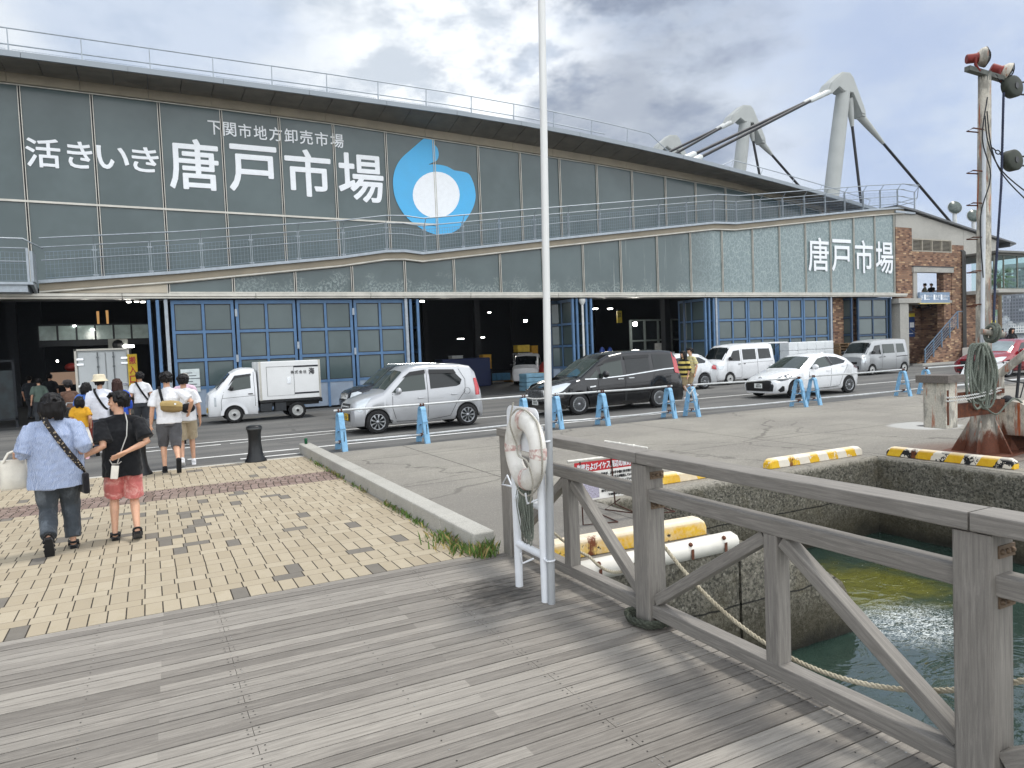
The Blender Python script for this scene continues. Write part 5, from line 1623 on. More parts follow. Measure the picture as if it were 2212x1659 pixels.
BAR = [(3.42, 14.42, .06), (5.16, 14.36, .05), (7.75, 14.6, -.05), (8.55, 14.45, -.05), (9.70, 14.22, .0), (11.80, 14.30, .0), (12.42, 14.15, .1), (16.05, 13.9, .1), (16.75, 14.0, .0), (20.6, 13.9, .0), (21.5, 13.75, .05), (31.5, 14.0, 0)]
LABB = ['pale blue A-frame barrier next to the kerb end with the green can', 'pale blue A-frame barrier in front of the silver car rear door', 'pale blue A-frame barrier just behind the white board of the life ring', 'pale blue A-frame barrier by the black van grille, hidden by the pole',
        'pale blue A-frame barrier before the front wheel of the black van', 'pale blue A-frame barrier before the rear wheel of the black van', 'pale blue A-frame barrier hung with a white chain behind the black van',
        'blue A-frame barrier before the front wheel of the white hatchback, end of the longer pipe', 'blue A-frame barrier chained to the next one below the hatchback front door', 'blue A-frame barrier between white hatchback and silver van', 'blue A-frame barrier with an orange knot on top, by the white flag board', 'blue A-frame barrier beside the red car wheel']
proto = make_barrier()
for i, (x, y, a) in enumerate(BAR):
    b = proto if i == 0 else copy_tree(proto)
    b.location = (x, y, 0); b.rotation_euler = (0, 0, a)
    tag(b, LABB[i], 'barrier', 'blue A-frame barriers along the road edge')
PIPES = [(0, 2, ''), (4, 5, ''), (3, 4, ''), (6, 7, ''), (8, 9, ''), (10, 11, '')]
PL = ['grey pipe pair', 'x']
for k, (i, j, s_) in enumerate(PIPES):
    for z, nm in ((0.815, 'upper'), (0.17, 'lower')):
        a = Vector((BAR[i][0] - .12, BAR[i][1], z)); b = Vector((BAR[j][0] + .12, BAR[j][1], z))
        mid = a.lerp(b, .5) + Vector((0, 0, -.015))
        if k == 0: mid = Vector((5.16, 14.36, z))
        o = MB(); o.tube([a, mid, b], .024, 10)
        wh = ('below the silver car', 'in front of the black van wheels', 'beside the black van grille', 'ahead of the white hatchback', 'behind the white hatchback', 'running past the white flag board to the red car')[k]
        tag(o.build('barrier_pipe', M_PIPE), '%s grey pipe of the barriers %s' % (nm, wh), 'pipe', 'barrier pipes along the road edge')


def chain(mb, pts, s):
    P = [Vector(p) for p in pts]; L = sum((b - a).length for a, b in zip(P, P[1:])); n = int(L / (s * 1.5))
    seg = [0]
    for a, b in zip(P, P[1:]): seg.append(seg[-1] + (b - a).length)
    j = 0
    for i in range(n):
        t = L * (i + .5) / n
        while j < len(P) - 2 and seg[j + 1] < t: j += 1
        d = (P[j + 1] - P[j]).normalized(); c = P[j].lerp(P[j + 1], (t - seg[j]) / max(1e-6, seg[j + 1] - seg[j]))
        u = d.orthogonal().normalized(); w = d.cross(u)
        if i % 2: u = w
        mb.tube([c + d * (s * math.cos(a * .785)) + u * (s * .55 * math.sin(a * .785)) for a in range(8)], s * .2, 5, closed=True)
    return mb


M_CHAIN = mat('white_chain', '#d9d9d6', .5, var=.08)
for a, b, lab in ((BAR[2], BAR[3], 'white plastic chain between two barriers above the life ring board'), (BAR[7], BAR[8], 'white plastic chain between two barriers beside the hatchback front wheel')):
    o = MB(); chain(o, sag((a[0], a[1], .80), (b[0], b[1], .80), .07), .026)
    tag(o.build('chain', M_CHAIN), lab, 'chain', 'white chains on the barriers')
o = MB(); chain(o, [(12.3, 14.03, .8), (12.36, 13.98, .55), (12.42, 13.98, .25)], .022); chain(o, [(12.1, 14.03, .8), (12.2, 13.96, .6), (12.45, 13.98, .82)], .022)
tag(o.build('chain', M_CHAIN), 'white plastic chain dangling down the barrier behind the black van', 'chain', 'white chains on the barriers')
p0 = Vector((23.2, 13.8, .80))
o = MB(); o.prism([(0, 0), (2.35, 0), (2.2, -.42), (-.0 - .35, -.42)], lambda u, v, t: Vector((23.6 + u, 13.8 + t, .78 + v)), 0, .008)
sbd = o.build('hanging_board', mat('board_white', '#d6dadd', .5, var=.04)); tag(sbd, 'blank white board tied under the barrier pipe beside the mast', 'board')
o = MB()
for k in range(4): o.tube([(23.7 + k * .7 + .03 * math.cos(a), 13.8 + .0 + .03 * math.sin(a) * .3, .80 + .035 * math.sin(a)) for a in [i * .785 for i in range(8)]], .012, 5, closed=True)
o.build('tie', mat('strap_black', '#1f2022', .7), sbd)

# ---------------------------------------------------------------- bollards
M_BOL = mat('bollard_black', '#1b1d1f', .35, .3, .25, 6)
bo = empty('bollard', (0, 0, 0))
o = MB(); o.lathe([(.20, 0), (.20, .02), (.17, .06), (.135, .16), (.115, .34), (.118, .52), (.135, .60), (.142, .64), (.135, .665), (.10, .68), (.0001, .685)], n=24); o.build('body', M_BOL, bo)
o = MB(); o.lathe([(.146, .605), (.15, .62), (.146, .64)], n=24); o.build('band', mat('bollard_band', '#4b4e50', .4, .5), bo)
bo.location = (1.72, 14.1, 0); tag(bo, 'black cast bollard standing alone at the paving edge', 'bollard', 'black bollards at the paving edge')
b2 = copy_tree(bo); b2.location = (-.22, 13.88, 0); tag(b2, 'black cast bollard half hidden behind the boy in pink shorts', 'bollard', 'black bollards at the paving edge')
o = MB(); o.lathe([(.026, 0), (.03, .004), (.031, .10), (.026, .115), (.0001, .112)], (2.74, 14.52, .186), 16)
cn = link('drink_can', o.mesh(), mat('can_green', '#1f5a3b', .3, .6, .2, 40)); tag(cn, 'small dark green drink can standing on the end of the kerb', 'can')
# ---------------------------------------------------------------- vehicles
def paint(name, col, metal=0.0, rough=0.28):
    if name in MATS: return MATS[name]
    t = NT(name); p = t.pos(True); n = t.noise(p, 1.6, 4, .6); z = t.sep(p)[2]
    c = lin(col)
    cc = t.mix(t.rng(n, .3, .7), tuple(x * .95 for x in c), tuple(min(1, x * 1.03) for x in c))
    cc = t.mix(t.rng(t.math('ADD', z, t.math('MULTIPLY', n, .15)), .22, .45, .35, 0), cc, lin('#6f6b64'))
    t.set(col=cc, rough=t.rng(n, .3, .7, rough, rough + .12), metal=metal, coat=0.6, spec=.5); MATS[name] = t.m
    return t.m


M_CGLASS = NT('car_glass'); M_CGLASS.set(col=lin('#12181a'), rough=.05, spec=.5); M_CGLASS = M_CGLASS.m
M_CGLASSL = NT('car_glass_light'); M_CGLASSL.set(col=lin('#39423f'), rough=.05, spec=.5); M_CGLASSL = M_CGLASSL.m
M_TYRE = mat('tyre', '#1a1a1b', .85, 0, .2, 20); M_RIM = mat('wheel_silver', '#a3a6a9', .35, .6, .1, 10); M_RIMD = mat('wheel_gap', '#17181a', .7)
M_STEEL = mat('wheel_steel', '#b5b6b4', .4, .4, .12, 10)
M_TRIM = mat('black_trim', '#17181a', .45, 0, .15, 6); M_CHROME = mat('chrome', '#d7dadc', .15, .9, .05)
M_LAMP = NT('headlamp'); M_LAMP.set(col=lin('#c5ccd0'), rough=.12, metal=.3, coat=1.0); M_LAMP = M_LAMP.m
M_LAMPD = NT('headlamp_dark'); M_LAMPD.set(col=lin('#3d4246'), rough=.12, metal=.3, coat=1.0); M_LAMPD = M_LAMPD.m
M_RED = NT('tail_lamp'); M_RED.set(col=lin('#b01420'), rough=.18, coat=1.0); M_RED = M_RED.m
M_PLY = mat('plate_yellow', '#d9b32c', .5); M_PLW = mat('plate_white', '#e2e4e2', .5); M_PLT = mat('plate_ink', '#2a3a30', .5)
M_SEAM = mat('panel_gap', '#2f3032', .7)


def ip(L, x):
    if x <= L[0][0]: return L[0][1]
    for (a, p), (b, q_) in zip(L, L[1:]):
        if x <= b: return p + (q_ - p) * (x - a) / (b - a)
    return L[-1][1]


class Car:
    """body lofted across stations along its length; front at x=0, near side towards -Y"""

    def __init__(s, name, label, cat, loc, L, top, belt, w, wt, wheels, bottom=.2, R=.29, col=None, rot=0.0, arch=1.12, group=None, half=.72, crown=.03, zs=1.0):
        s.top, s.belt, s.w, s.wt, s.L, s.wheels, s.bot, s.R = top, belt, w, wt, L, wheels, bottom, R
        s.Ra = R * arch; s.crown = crown
        s.root = empty(name, loc, rot, label, cat, group); s.col = col
        s.root.scale = (1, 1, zs)
        s.body()

    def sect(s, x, arch=True):
        zt = ip(s.top, x); w = ip(s.w, x); wt = min(ip(s.wt, x), w); zbelt = min(ip(s.belt, x), zt - .045)
        zb = ip(s.bot, x) if isinstance(s.bot, list) else s.bot
        zm = zb + (zbelt - zb) * .55
        p = [(w * .90, zb), (w * .965, zb + .09), (w, max(zm, zb + .1)), (w * .985, zbelt)]
        h = zt - zbelt
        r = min(.09, h * .6)
        k = 1 - r / max(h, 1e-4)
        p += [(w * .985 + (wt - w * .985) * k, zt - r), (wt * .965, zt - r * .32), (wt * .84, zt - r * .02), (0, zt + s.crown * min(1, h / .3))]
        if arch:
            for xw in s.wheels:
                d = abs(x - xw)
                if d < s.Ra:
                    za = s.R + math.sqrt(s.Ra ** 2 - d * d)
                    p[0] = (p[0][0], max(p[0][1], za)); p[1] = (p[1][0], max(p[1][1], za + .008)); p[2] = (p[2][0], max(p[2][1], za + .05))
                    if p[3][1] < p[2][1] + .02: p[3] = (p[3][0], p[2][1] + .02)
        return p

    def side(s, x, z):
        p = s.sect(x, False)
        if z <= p[0][1]: return p[0][0]
        for a, b in zip(p, p[1:]):
            if z <= b[1]: return a[0] + (b[0] - a[0]) * (z - a[1]) / max(1e-6, b[1] - a[1])
        return 0

    def zt_(s, x, y):
        p = s.sect(x, False); y = abs(y)
        for a, b in zip(p[3:], p[4:]):
            if b[0] <= y <= a[0]: return b[1] + (a[1] - b[1]) * (y - b[0]) / max(1e-6, a[0] - b[0])
        return p[3][1]

    def front(s, y, z):
        x = 0.0
        while x < 1.5:
            if ip(s.top, x) >= z and s.side(x, z) >= abs(y): return x
            x += .006
        return x

    def rear(s, y, z):
        x = s.L
        while x > s.L - 1.5:
            if ip(s.top, x) >= z and s.side(x, z) >= abs(y): return x
            x -= .006
        return x

    def body(s):
        xs = set([0, s.L] + [a for L in (s.top, s.belt, s.w, s.wt) for a, _ in L])
        x = 0
        while x < s.L: xs.add(round(x, 3)); x += .11
        for xw in s.wheels:
            for k in range(-13, 14): xs.add(round(xw + s.Ra * math.sin(k / 13 * math.pi / 2), 4))
        xs = sorted(v for v in xs if 0 <= v <= s.L)
        xs = [v for i, v in enumerate(xs) if i == 0 or v - xs[i - 1] > .004]
        o = MB(); rings = []
        for x in xs:
            p = s.sect(x)
            rings.append([Vector((x, -y, z)) for y, z in p] + [Vector((x, y, z)) for y, z in p[-2::-1]])
        o.loft(rings, 0, True, caps=False, closed=False)
        for rg, flip in ((rings[0], 0), (rings[-1], 1)): o.add(rg, [tuple(range(len(rg)))])
        b = o.build('body', s.col, s.root)
        e = b.modifiers.new('edge', 'EDGE_SPLIT'); e.split_angle = rad(38)
        c = MB(); wm = max(v for _, v in s.w)
        c.bb(.25, s.L - .25, -wm * .8, wm * .8, (s.bot if not isinstance(s.bot, list) else .2) + .01, .62)
        c.build('underbody', M_TRIM, s.root)

    def wheel(s, kind='alloy', n=8, both=True):
        wm = ip(s.w, s.wheels[0])
        proto = None
        for xw in s.wheels:
            for sd in (-1, 1):
                t = MB(); R_ = s.R; m = Matrix.Rotation(rad(90), 3, 'X') if sd < 0 else Matrix.Rotation(rad(-90), 3, 'X')
                c = (xw, sd * (ip(s.w, xw) - .175), R_)
                t.lathe([(R_ * .62, 0), (R_ * .93, 0), (R_, .02), (R_, .13), (R_ * .97, .155), (R_ * .72, .165), (R_ * .66, .15), (R_ * .64, .12)], c, 30, mat=m)
                w_ = t.build('wheel', M_TYRE, s.root)
                r = MB(); rr = R_ * .68
                if kind == 'steel':
                    r.lathe([(rr, .14), (rr * .92, .155), (rr * .84, .135), (rr * .62, .12), (rr * .5, .14), (rr * .3, .15), (.001, .15)], c, 26, mat=m); r.build('rim', M_STEEL, w_)
                    d = MB()
                    for k in range(12):
                        a = k * math.pi / 6; q_ = m @ Vector((rr * .72 * math.cos(a), rr * .72 * math.sin(a), .130)) + Vector(c)
                        d.box(q_, (.028, .012, .028))
                    d.lathe([(.045, .151), (.04, .165), (.001, .166)], c, 12, mat=m); d.build('hub', M_RIMD, w_)
                else:
                    r.lathe([(rr, .13), (rr, .16), (rr * .93, .162), (rr * .90, .13)], c, 30, mat=m)
                    for k in range(n):
                        a = 2 * math.pi * k / n; wd = 2.6 / n * (1.0 if kind == 'wide' else .85)
                        pts = []
                        for rad_, zz, ww in ((rr * .15, .150, wd * .55), (rr * .6, .152, wd * .9), (rr * .94, .148, wd * 1.15)):
                            for sg in (-1, 1):
                                tw = a + sg * ww * .42 + (.22 if kind == 'swirl' else 0) * rad_ / rr
                                pts.append(m @ Vector((rad_ * math.cos(tw), rad_ * math.sin(tw), zz)) + Vector(c))
                        r.add(pts, [(0, 1, 3, 2), (2, 3, 5, 4)])
                    r.lathe([(rr * .22, .12), (rr * .22, .156), (.001, .158)], c, 16, mat=m); r.build('rim', M_RIM, w_)
                    d = MB(); d.lathe([(rr * .92, .10), (rr * .9, .118), (.001, .118)], c, 24, mat=m); d.build('brake_gap', M_RIMD, w_)
        return s

    # ---- thin fitted panels
    def _grid(s, poly, fn, n=10, m=4):
        """poly convex (u,v); columns in u"""
        us = [p[0] for p in poly]; u0, u1 = min(us), max(us); brk = sorted(set([u0 + (u1 - u0) * i / n for i in range(n + 1)] + us))
        cols = []
        for u in brk:
            vs = []
            for (a, b), (c, d) in zip(poly, poly[1:] + poly[:1]):
                if abs(a - c) < 1e-9:
                    if abs(u - a) < 1e-9: vs += [b, d]
                elif min(a, c) - 1e-9 <= u <= max(a, c) + 1e-9: vs.append(b + (d - b) * (u - a) / (c - a))
            if vs: cols.append((u, min(vs), max(vs)))
        P = [[fn(u, a + (b - a) * j / m) for j in range(m + 1)] for u, a, b in cols]
        o = MB(); n_ = m + 1
        o.add([p for c in P for p in c], [(i * n_ + j, (i + 1) * n_ + j, (i + 1) * n_ + j + 1, i * n_ + j + 1) for i in range(len(P) - 1) for j in range(m)], 0, True)
        return o

    def panel(s, name, poly, m, off=.007, both=True, parent=None):
        for sd in ((-1, 1) if both else (-1,)):
            o = s._grid(poly, lambda u, v: Vector((u, sd * (s.side(u, v) + off), v)))
            o.build(name, m, parent or s.root)

    def fpanel(s, name, poly, m, off=.008):
        o = s._grid(poly, lambda u, v: Vector((s.front(u, v) - off, u, v)), 8, 4); return o.build(name, m, s.root)

    def rpanel(s, name, poly, m, off=.008):
        o = s._grid(poly, lambda u, v: Vector((s.rear(u, v) + off, u, v)), 6, 4); return o.build(name, m, s.root)

    def screen(s, name, x0, x1, i0, i1, m, off=.008):
        """glass on the sloping top surface between x0 and x1, half-widths i0, i1"""
        o = MB(); n, k = 8, 12; P = []
        for i in range(n + 1):
            x = x0 + (x1 - x0) * i / n; h = i0 + (i1 - i0) * i / n
            P.append([Vector((x, h * (2 * j / k - 1), s.zt_(x, h * (2 * j / k - 1)) + off)) for j in range(k + 1)])
        o.add([p for r in P for p in r], [(i * (k + 1) + j, i * (k + 1) + j + 1, (i + 1) * (k + 1) + j + 1, (i + 1) * (k + 1) + j) for i in range(n) for j in range(k)], 0, True)
        return o.build(name, m, s.root)

    def seam(s, lines, wd=.006, m=None, name='door_seam', off=.004):
        o = MB()
        for sd in (-1, 1):
            for ln_ in lines:
                pts = []
                for (a, b), (c, d) in zip(ln_, ln_[1:]):
                    n = max(2, int(math.hypot(c - a, d - b) / .08))
                    pts += [(a + (c - a) * i / n, b + (d - b) * i / n) for i in range(n)]
                pts.append(ln_[-1])
                for (a, b), (c, d) in zip(pts, pts[1:]):
                    l = math.hypot(c - a, d - b) or 1; nx, nz = -(d - b) / l * wd, (c - a) / l * wd
                    o.quad(*[Vector((u, sd * (s.side(u, v) + off), v)) for u, v in ((a - nx, b - nz), (c - nx, d - nz), (c + nx, d + nz), (a + nx, b + nz))])
        return o.build(name, m or M_SEAM, s.root)

    def handle(s, x, z, m, w_=.16):
        for sd in (-1, 1):
            y = s.side(x, z); o = MB(); o.bb(x - w_ / 2, x + w_ / 2, sd * (y + .022) - .012, sd * (y + .022) + .012, z - .016, z + .016); o.build('door_handle', m, s.root, bevel=.008)

    def mirror(s, x, z, m, k=1.0):
        for sd in (-1, 1):
            y = s.side(x, z); o = MB(); o.ball((x, sd * (y + .13 * k), z + .03), (.07 * k, .11 * k, .085 * k), 12); o.bar((x + .02, sd * (y - .01), z - .03), (x, sd * (y + .1), z - .01), .05, .035); o.build('mirror', m, s.root)

    def plate(s, z, m, y=0.0, front=True):
        x = s.front(y, z) - .02; o = MB(); o.bb(x, x + .012, y - .165, y + .165, z - .08, z + .08); p = o.build('number_plate', m, s.root)
        o = MB()
        for i in range(4): o.bb(x - .002, x, y - .09 + i * .055 - .014, y - .09 + i * .055 + .014, z - .055, z + .02)
        o.bb(x - .002, x, y - .07, y + .07, z + .04, z + .06); o.build('plate_digits', M_PLT, p)


# -- silver wagon in the middle of the road
SILV = paint('silver_paint', '#b5b7ba', .45, .3)
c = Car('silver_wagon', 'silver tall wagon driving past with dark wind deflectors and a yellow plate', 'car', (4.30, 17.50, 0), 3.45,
        [(0, .62), (.04, .74), (.14, .82), (.50, .93), (.78, .99), (1.30, 1.47), (1.5, 1.585), (1.9, 1.62), (2.9, 1.585), (3.15, 1.54), (3.28, 1.40), (3.38, 1.0), (3.42, .75), (3.45, .55)],
        [(0, .6), (.8, .88), (1.2, .92), (3.0, 1.02), (3.45, .9)], [(0, .52), (.06, .64), (.25, .71), (.6, .735), (3.0, .735), (3.3, .70), (3.45, .62)], [(0, .50), (.8, .66), (1.4, .60), (3.0, .58), (3.45, .56)], (.60, 3.0 - .02), .20, .285, SILV)
c.wheel('wide', 9)
c.screen('windscreen', .84, 1.30, .60, .56, M_CGLASSL)
c.panel('front_window', [(.98, .97), (1.45, 1.42), (1.86, 1.46), (1.86, 1.0)], M_CGLASSL)
c.panel('rear_window', [(1.99, 1.01), (1.99, 1.45), (2.66, 1.42), (2.86, 1.20), (2.80, 1.08), (2.70, 1.04)], M_CGLASS)
c.panel('wind_deflector', [(1.28, 1.32), (1.48, 1.46), (1.88, 1.50), (1.88, 1.40), (1.5, 1.37)], M_TRIM, .03); c.panel('wind_deflector', [(1.98, 1.40), (1.98, 1.50), (2.66, 1.47), (2.72, 1.37)], M_TRIM, .03)
c.seam([[(1.0, .95), (.98, .6), (1.08, .26), (1.9, .24), (1.92, 1.5)], [(1.95, .24), (2.5, .3), (2.68, .62), (2.92, .9), (2.95, 1.2), (2.8, 1.48)], [(2.0, 1.56), (2.9, 1.54)]])
c.seam([[(.34, .30), (.36, .42)], ], .004)
c.handle(1.72, .80, SILV); c.handle(2.62, .84, SILV); c.mirror(1.12, .98, SILV)
c.panel('headlight', [(.05, .60), (.20, .55), (.33, .72), (.50, .88), (.34, .86), (.14, .78)], M_LAMP, .012)
c.panel('tail_light', [(3.22, .78), (3.34, .78), (3.36, 1.0), (3.28, 1.22), (3.20, 1.22)], M_RED, .012)
c.fpanel('grille', [(-.36, .60), (.36, .60), (.38, .74), (-.38, .74)], M_TRIM); c.fpanel('grille_bar', [(-.36, .66), (.36, .66), (.36, .69), (-.36, .69)], M_CHROME, .02); c.fpanel('lower_grille', [(-.42, .32), (.42, .32), (.42, .50), (-.42, .50)], M_TRIM)
c.plate(.42, M_PLY, -.1)
o = MB()
for k in range(20): a = k * .314; o.box((2.98 + .085 * math.cos(a), -c.side(2.98, .9) - .003, .90 + .085 * math.sin(a)), (.028, .004, .006), mat=Matrix.Rotation(-a + 1.57, 3, 'Y'))
o.build('fuel_flap', M_SEAM, c.root)
o = MB(); o.tube([(1.0, -.25, 1.005), (1.05, .25, 1.03)], .012, 6); o.tube([(.95, -.5, .99), (1.0, 0, 1.01)], .012, 6); o.build('wiper', M_TRIM, c.root)

# -- black minivan
BLK = paint('black_paint', '#101115', .3, .12)
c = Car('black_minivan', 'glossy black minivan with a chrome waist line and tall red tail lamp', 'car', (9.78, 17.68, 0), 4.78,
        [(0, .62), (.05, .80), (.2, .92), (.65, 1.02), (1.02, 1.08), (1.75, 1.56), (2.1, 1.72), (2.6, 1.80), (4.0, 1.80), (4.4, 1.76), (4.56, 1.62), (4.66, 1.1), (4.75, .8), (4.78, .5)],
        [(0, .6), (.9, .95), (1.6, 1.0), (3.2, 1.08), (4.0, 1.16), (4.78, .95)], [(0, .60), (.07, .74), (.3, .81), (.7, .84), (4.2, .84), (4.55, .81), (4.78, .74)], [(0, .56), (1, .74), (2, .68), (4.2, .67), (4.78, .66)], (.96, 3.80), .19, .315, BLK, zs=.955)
c.wheel('alloy', 18)
c.screen('windscreen', 1.08, 1.82, .72, .63, M_CGLASSL)
c.panel('quarter_light', [(1.30, 1.03), (1.62, 1.30), (1.66, 1.05)], M_CGLASSL); c.panel('front_window', [(1.72, 1.06), (1.72, 1.36), (2.0, 1.54), (2.48, 1.59), (2.48, 1.10)], M_CGLASSL)
c.panel('sliding_window', [(2.62, 1.12), (2.62, 1.59), (3.48, 1.60), (3.48, 1.20)], M_CGLASS); c.panel('rear_window', [(3.62, 1.23), (3.62, 1.68), (4.34, 1.66), (4.46, 1.30), (4.42, 1.24)], M_CGLASS)
c.panel('wind_deflector', [(1.62, 1.40), (1.95, 1.60), (2.5, 1.665), (2.5, 1.57), (2.0, 1.50)], M_TRIM, .025); c.panel('wind_deflector', [(2.58, 1.57), (2.58, 1.67), (3.5, 1.68), (3.5, 1.59)], M_TRIM, .025)
c.seam([[(1.18, 1.04), (1.6, 1.03), (2.5, 1.07), (3.5, 1.155), (4.0, 1.20), (4.5, 1.215)]], .013, M_CHROME, 'chrome_waist', .012)
c.seam([[(1.62, .98), (1.6, .25), (2.54, .24), (2.55, 1.06)], [(2.58, 1.06), (2.58, .24), (3.4, .26), (3.5, .6), (3.62, 1.1)], [(3.62, 1.0), (4.4, 1.06)]])
c.handle(2.38, .98, M_CHROME, .2); c.handle(2.76, .99, M_CHROME, .2); c.mirror(1.78, 1.12, BLK, 1.25)
c.panel('headlight', [(.06, .70), (.16, .64), (.42, .74), (.72, .94), (.62, .96), (.2, .88)], M_LAMP, .012); c.panel('lamp_trim', [(.06, .62), (.18, .58), (.5, .68), (.5, .70), (.18, .62)], M_CHROME, .014)
c.panel('tail_light', [(4.40, 1.08), (4.60, 1.02), (4.58, 1.30), (4.50, 1.70), (4.38, 1.72)], M_RED, .02)
g = c.fpanel('grille', [(-.55, .42), (.55, .42), (.55, .80), (-.55, .80)], M_TRIM)
o = MB()
for k in range(13):
    y = -.5 + k * 1.0 / 12; x = c.front(y, .6) - .02; o.bb(x - .012, x + .02, y - .016, y + .016, .44, .78)
o.build('grille_bars', M_CHROME, c.root)
c.fpanel('fog_trim', [(-.80, .26), (-.5, .26), (-.5, .38), (-.80, .38)], M_CHROME, .012); c.fpanel('fog_gap', [(-.77, .28), (-.52, .28), (-.52, .36), (-.77, .36)], M_TRIM, .018)
c.plate(.40, M_PLW)
c.seam([[(1.32, .80), (1.52, .815)]], .018, M_CHROME, 'badge', .008); o = MB(); o.box((4.15, -c.side(4.15, .9) - .002, .9), (.2, .004, .2)); o.build('fuel_flap', BLK, c.root, bevel=.002)
o = MB(); o.tube([(1.2, -.3, 1.16), (1.3, .3, 1.22)], .014, 6); o.build('wiper', M_TRIM, c.root)

# -- white hatchback
WHT = paint('white_paint', '#dfe1e3', 0, .22)
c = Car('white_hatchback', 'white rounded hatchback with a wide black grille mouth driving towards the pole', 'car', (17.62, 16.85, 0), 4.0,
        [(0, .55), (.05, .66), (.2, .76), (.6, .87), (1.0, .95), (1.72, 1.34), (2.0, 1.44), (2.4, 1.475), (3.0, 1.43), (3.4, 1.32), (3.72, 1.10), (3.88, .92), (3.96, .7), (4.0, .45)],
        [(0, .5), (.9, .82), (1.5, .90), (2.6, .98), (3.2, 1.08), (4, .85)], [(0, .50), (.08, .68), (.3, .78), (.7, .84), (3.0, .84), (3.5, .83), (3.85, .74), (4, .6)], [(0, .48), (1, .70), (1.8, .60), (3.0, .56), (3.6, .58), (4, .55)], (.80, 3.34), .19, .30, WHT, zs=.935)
c.wheel('swirl', 10)
c.screen('windscreen', 1.08, 1.76, .70, .54, M_CGLASSL)
c.panel('front_window', [(1.46, .96), (1.98, 1.30), (2.32, 1.355), (2.44, 1.02), (1.6, .95)], M_CGLASSL); c.panel('rear_window', [(2.58, 1.04), (2.50, 1.35), (2.9, 1.31), (3.22, 1.17), (3.06, 1.09)], M_CGLASS)
c.panel('pillar_black', [(2.44, 1.02), (2.33, 1.355), (2.48, 1.35), (2.57, 1.04)], M_TRIM, .006)
c.seam([[(1.42, .94), (1.36, .6), (1.42, .28), (2.40, .27), (2.44, 1.02), (2.40, 1.36)], [(2.44, .27), (2.85, .32), (2.98, .66), (3.24, 1.0), (3.28, 1.15)], [(1.5, .24), (2.8, .27)]])
c.handle(2.28, .86, WHT, .18); c.handle(3.02, 1.0, WHT, .18); c.mirror(1.58, .99, WHT, 1.05)
c.panel('headlight', [(.10, .66), (.22, .60), (.46, .64), (.70, .78), (.62, .82), (.30, .74)], M_LAMPD, .012); c.panel('side_intake', [(.12, .30), (.22, .22), (.34, .26), (.30, .42), (.24, .44)], M_TRIM, .01)
c.panel('tail_light', [(3.58, .93), (3.86, .86), (3.88, .98), (3.72, 1.06), (3.60, 1.02)], mat('tail_dark', '#4b1f24', .2, 0), .02)
c.fpanel('grille', [(-.56, .26), (.56, .26), (.60, .46), (.48, .62), (-.48, .62), (-.60, .46)], M_TRIM, .014); c.plate(.44, M_PLW)
o = MB(); x = c.front(0, .69) - .012
for k, (a, b) in enumerate(((.075, .05), (.03, .048))): o.tube([(x, a * math.cos(t * .393), .69 + b * math.sin(t * .393)) for t in range(16)], .008, 5, closed=True)
o.tube([(x, .045 * math.cos(t * .393), .705 + .022 * math.sin(t * .393)) for t in range(16)], .007, 5, closed=True); o.build('badge', M_CHROME, c.root)
o = MB(); o.box((3.0, 0, 1.47), (.14, .05, .05)); o.build('aerial_fin', WHT, c.root, bevel=.015)


def microvan(name, label, loc, col, zs, rot=0.0):
    c = Car(name, label, 'van', loc, 3.42,
            [(0, .70), (.03, .95), (.12, 1.02), (.30, 1.10), (.78, 1.66), (1.0, 1.78), (1.5, 1.83), (3.0, 1.83), (3.28, 1.80), (3.36, 1.6), (3.40, .9), (3.42, .5)],
            [(0, .65), (.3, .95), (.8, 1.0), (3.42, 1.02)], [(0, .62), (.06, .70), (.2, .735), (3.25, .735), (3.42, .70)], [(0, .60), (.8, .62), (3.2, .61), (3.42, .60)], (.68, 3.42 - .34), .22, .275, col, zs=zs, rot=rot)
    c.wheel('steel'); c.screen('windscreen', .34, .80, .64, .57, M_CGLASS)
    return c


c = microvan('white_van', 'white boxy van parked with its tailgate open in front of the stacked foam boxes', (21.92, 23.92, 0), WHT, .96)
c.panel('front_window', [(.62, 1.08), (.92, 1.52), (1.28, 1.56), (1.28, 1.06)], M_CGLASS); c.panel('sliding_window', [(1.45, 1.10), (1.45, 1.58), (2.24, 1.58), (2.24, 1.10)], M_CGLASS); c.panel('rear_window', [(2.40, 1.10), (2.40, 1.58), (3.10, 1.57), (3.16, 1.12)], M_CGLASS)
c.seam([[(.55, 1.0), (.50, .6)], [(1.36, 1.62), (1.36, .3), (.98, .28)], [(2.31, 1.62), (2.31, .9), (2.34, .3)], [(1.4, .95), (3.3, .98)]]); c.handle(1.22, .92, M_TRIM, .14); c.handle(1.52, .92, M_TRIM, .1); c.mirror(.62, 1.16, M_TRIM, 1.0)
c.panel('headlight', [(.02, .74), (.10, .70), (.26, .72), (.30, .86), (.06, .88)], M_LAMP, .012); c.fpanel('grille', [(-.5, .40), (.5, .40), (.52, .62), (-.52, .62)], M_TRIM, .012); c.fpanel('bumper_strip', [(-.6, .28), (.6, .28), (.6, .38), (-.6, .38)], WHT, .03); c.plate(.36, M_PLY, -.2)
o = MB(); o.prism([(3.2, 1.80), (3.3, 1.86), (4.35, 1.84), (4.5, 1.78), (4.3, 1.77), (3.3, 1.78)], lambda u, v, t: Vector((u, t, v)), -.60, .60); o.build('tailgate', WHT, c.root, bevel=.02)
o = MB()
for y in (-.58, .58): o.tube([(3.34, y, 1.45), (3.85, y, 1.76)], .014, 6)
o.build('gas_strut', M_TRIM, c.root)

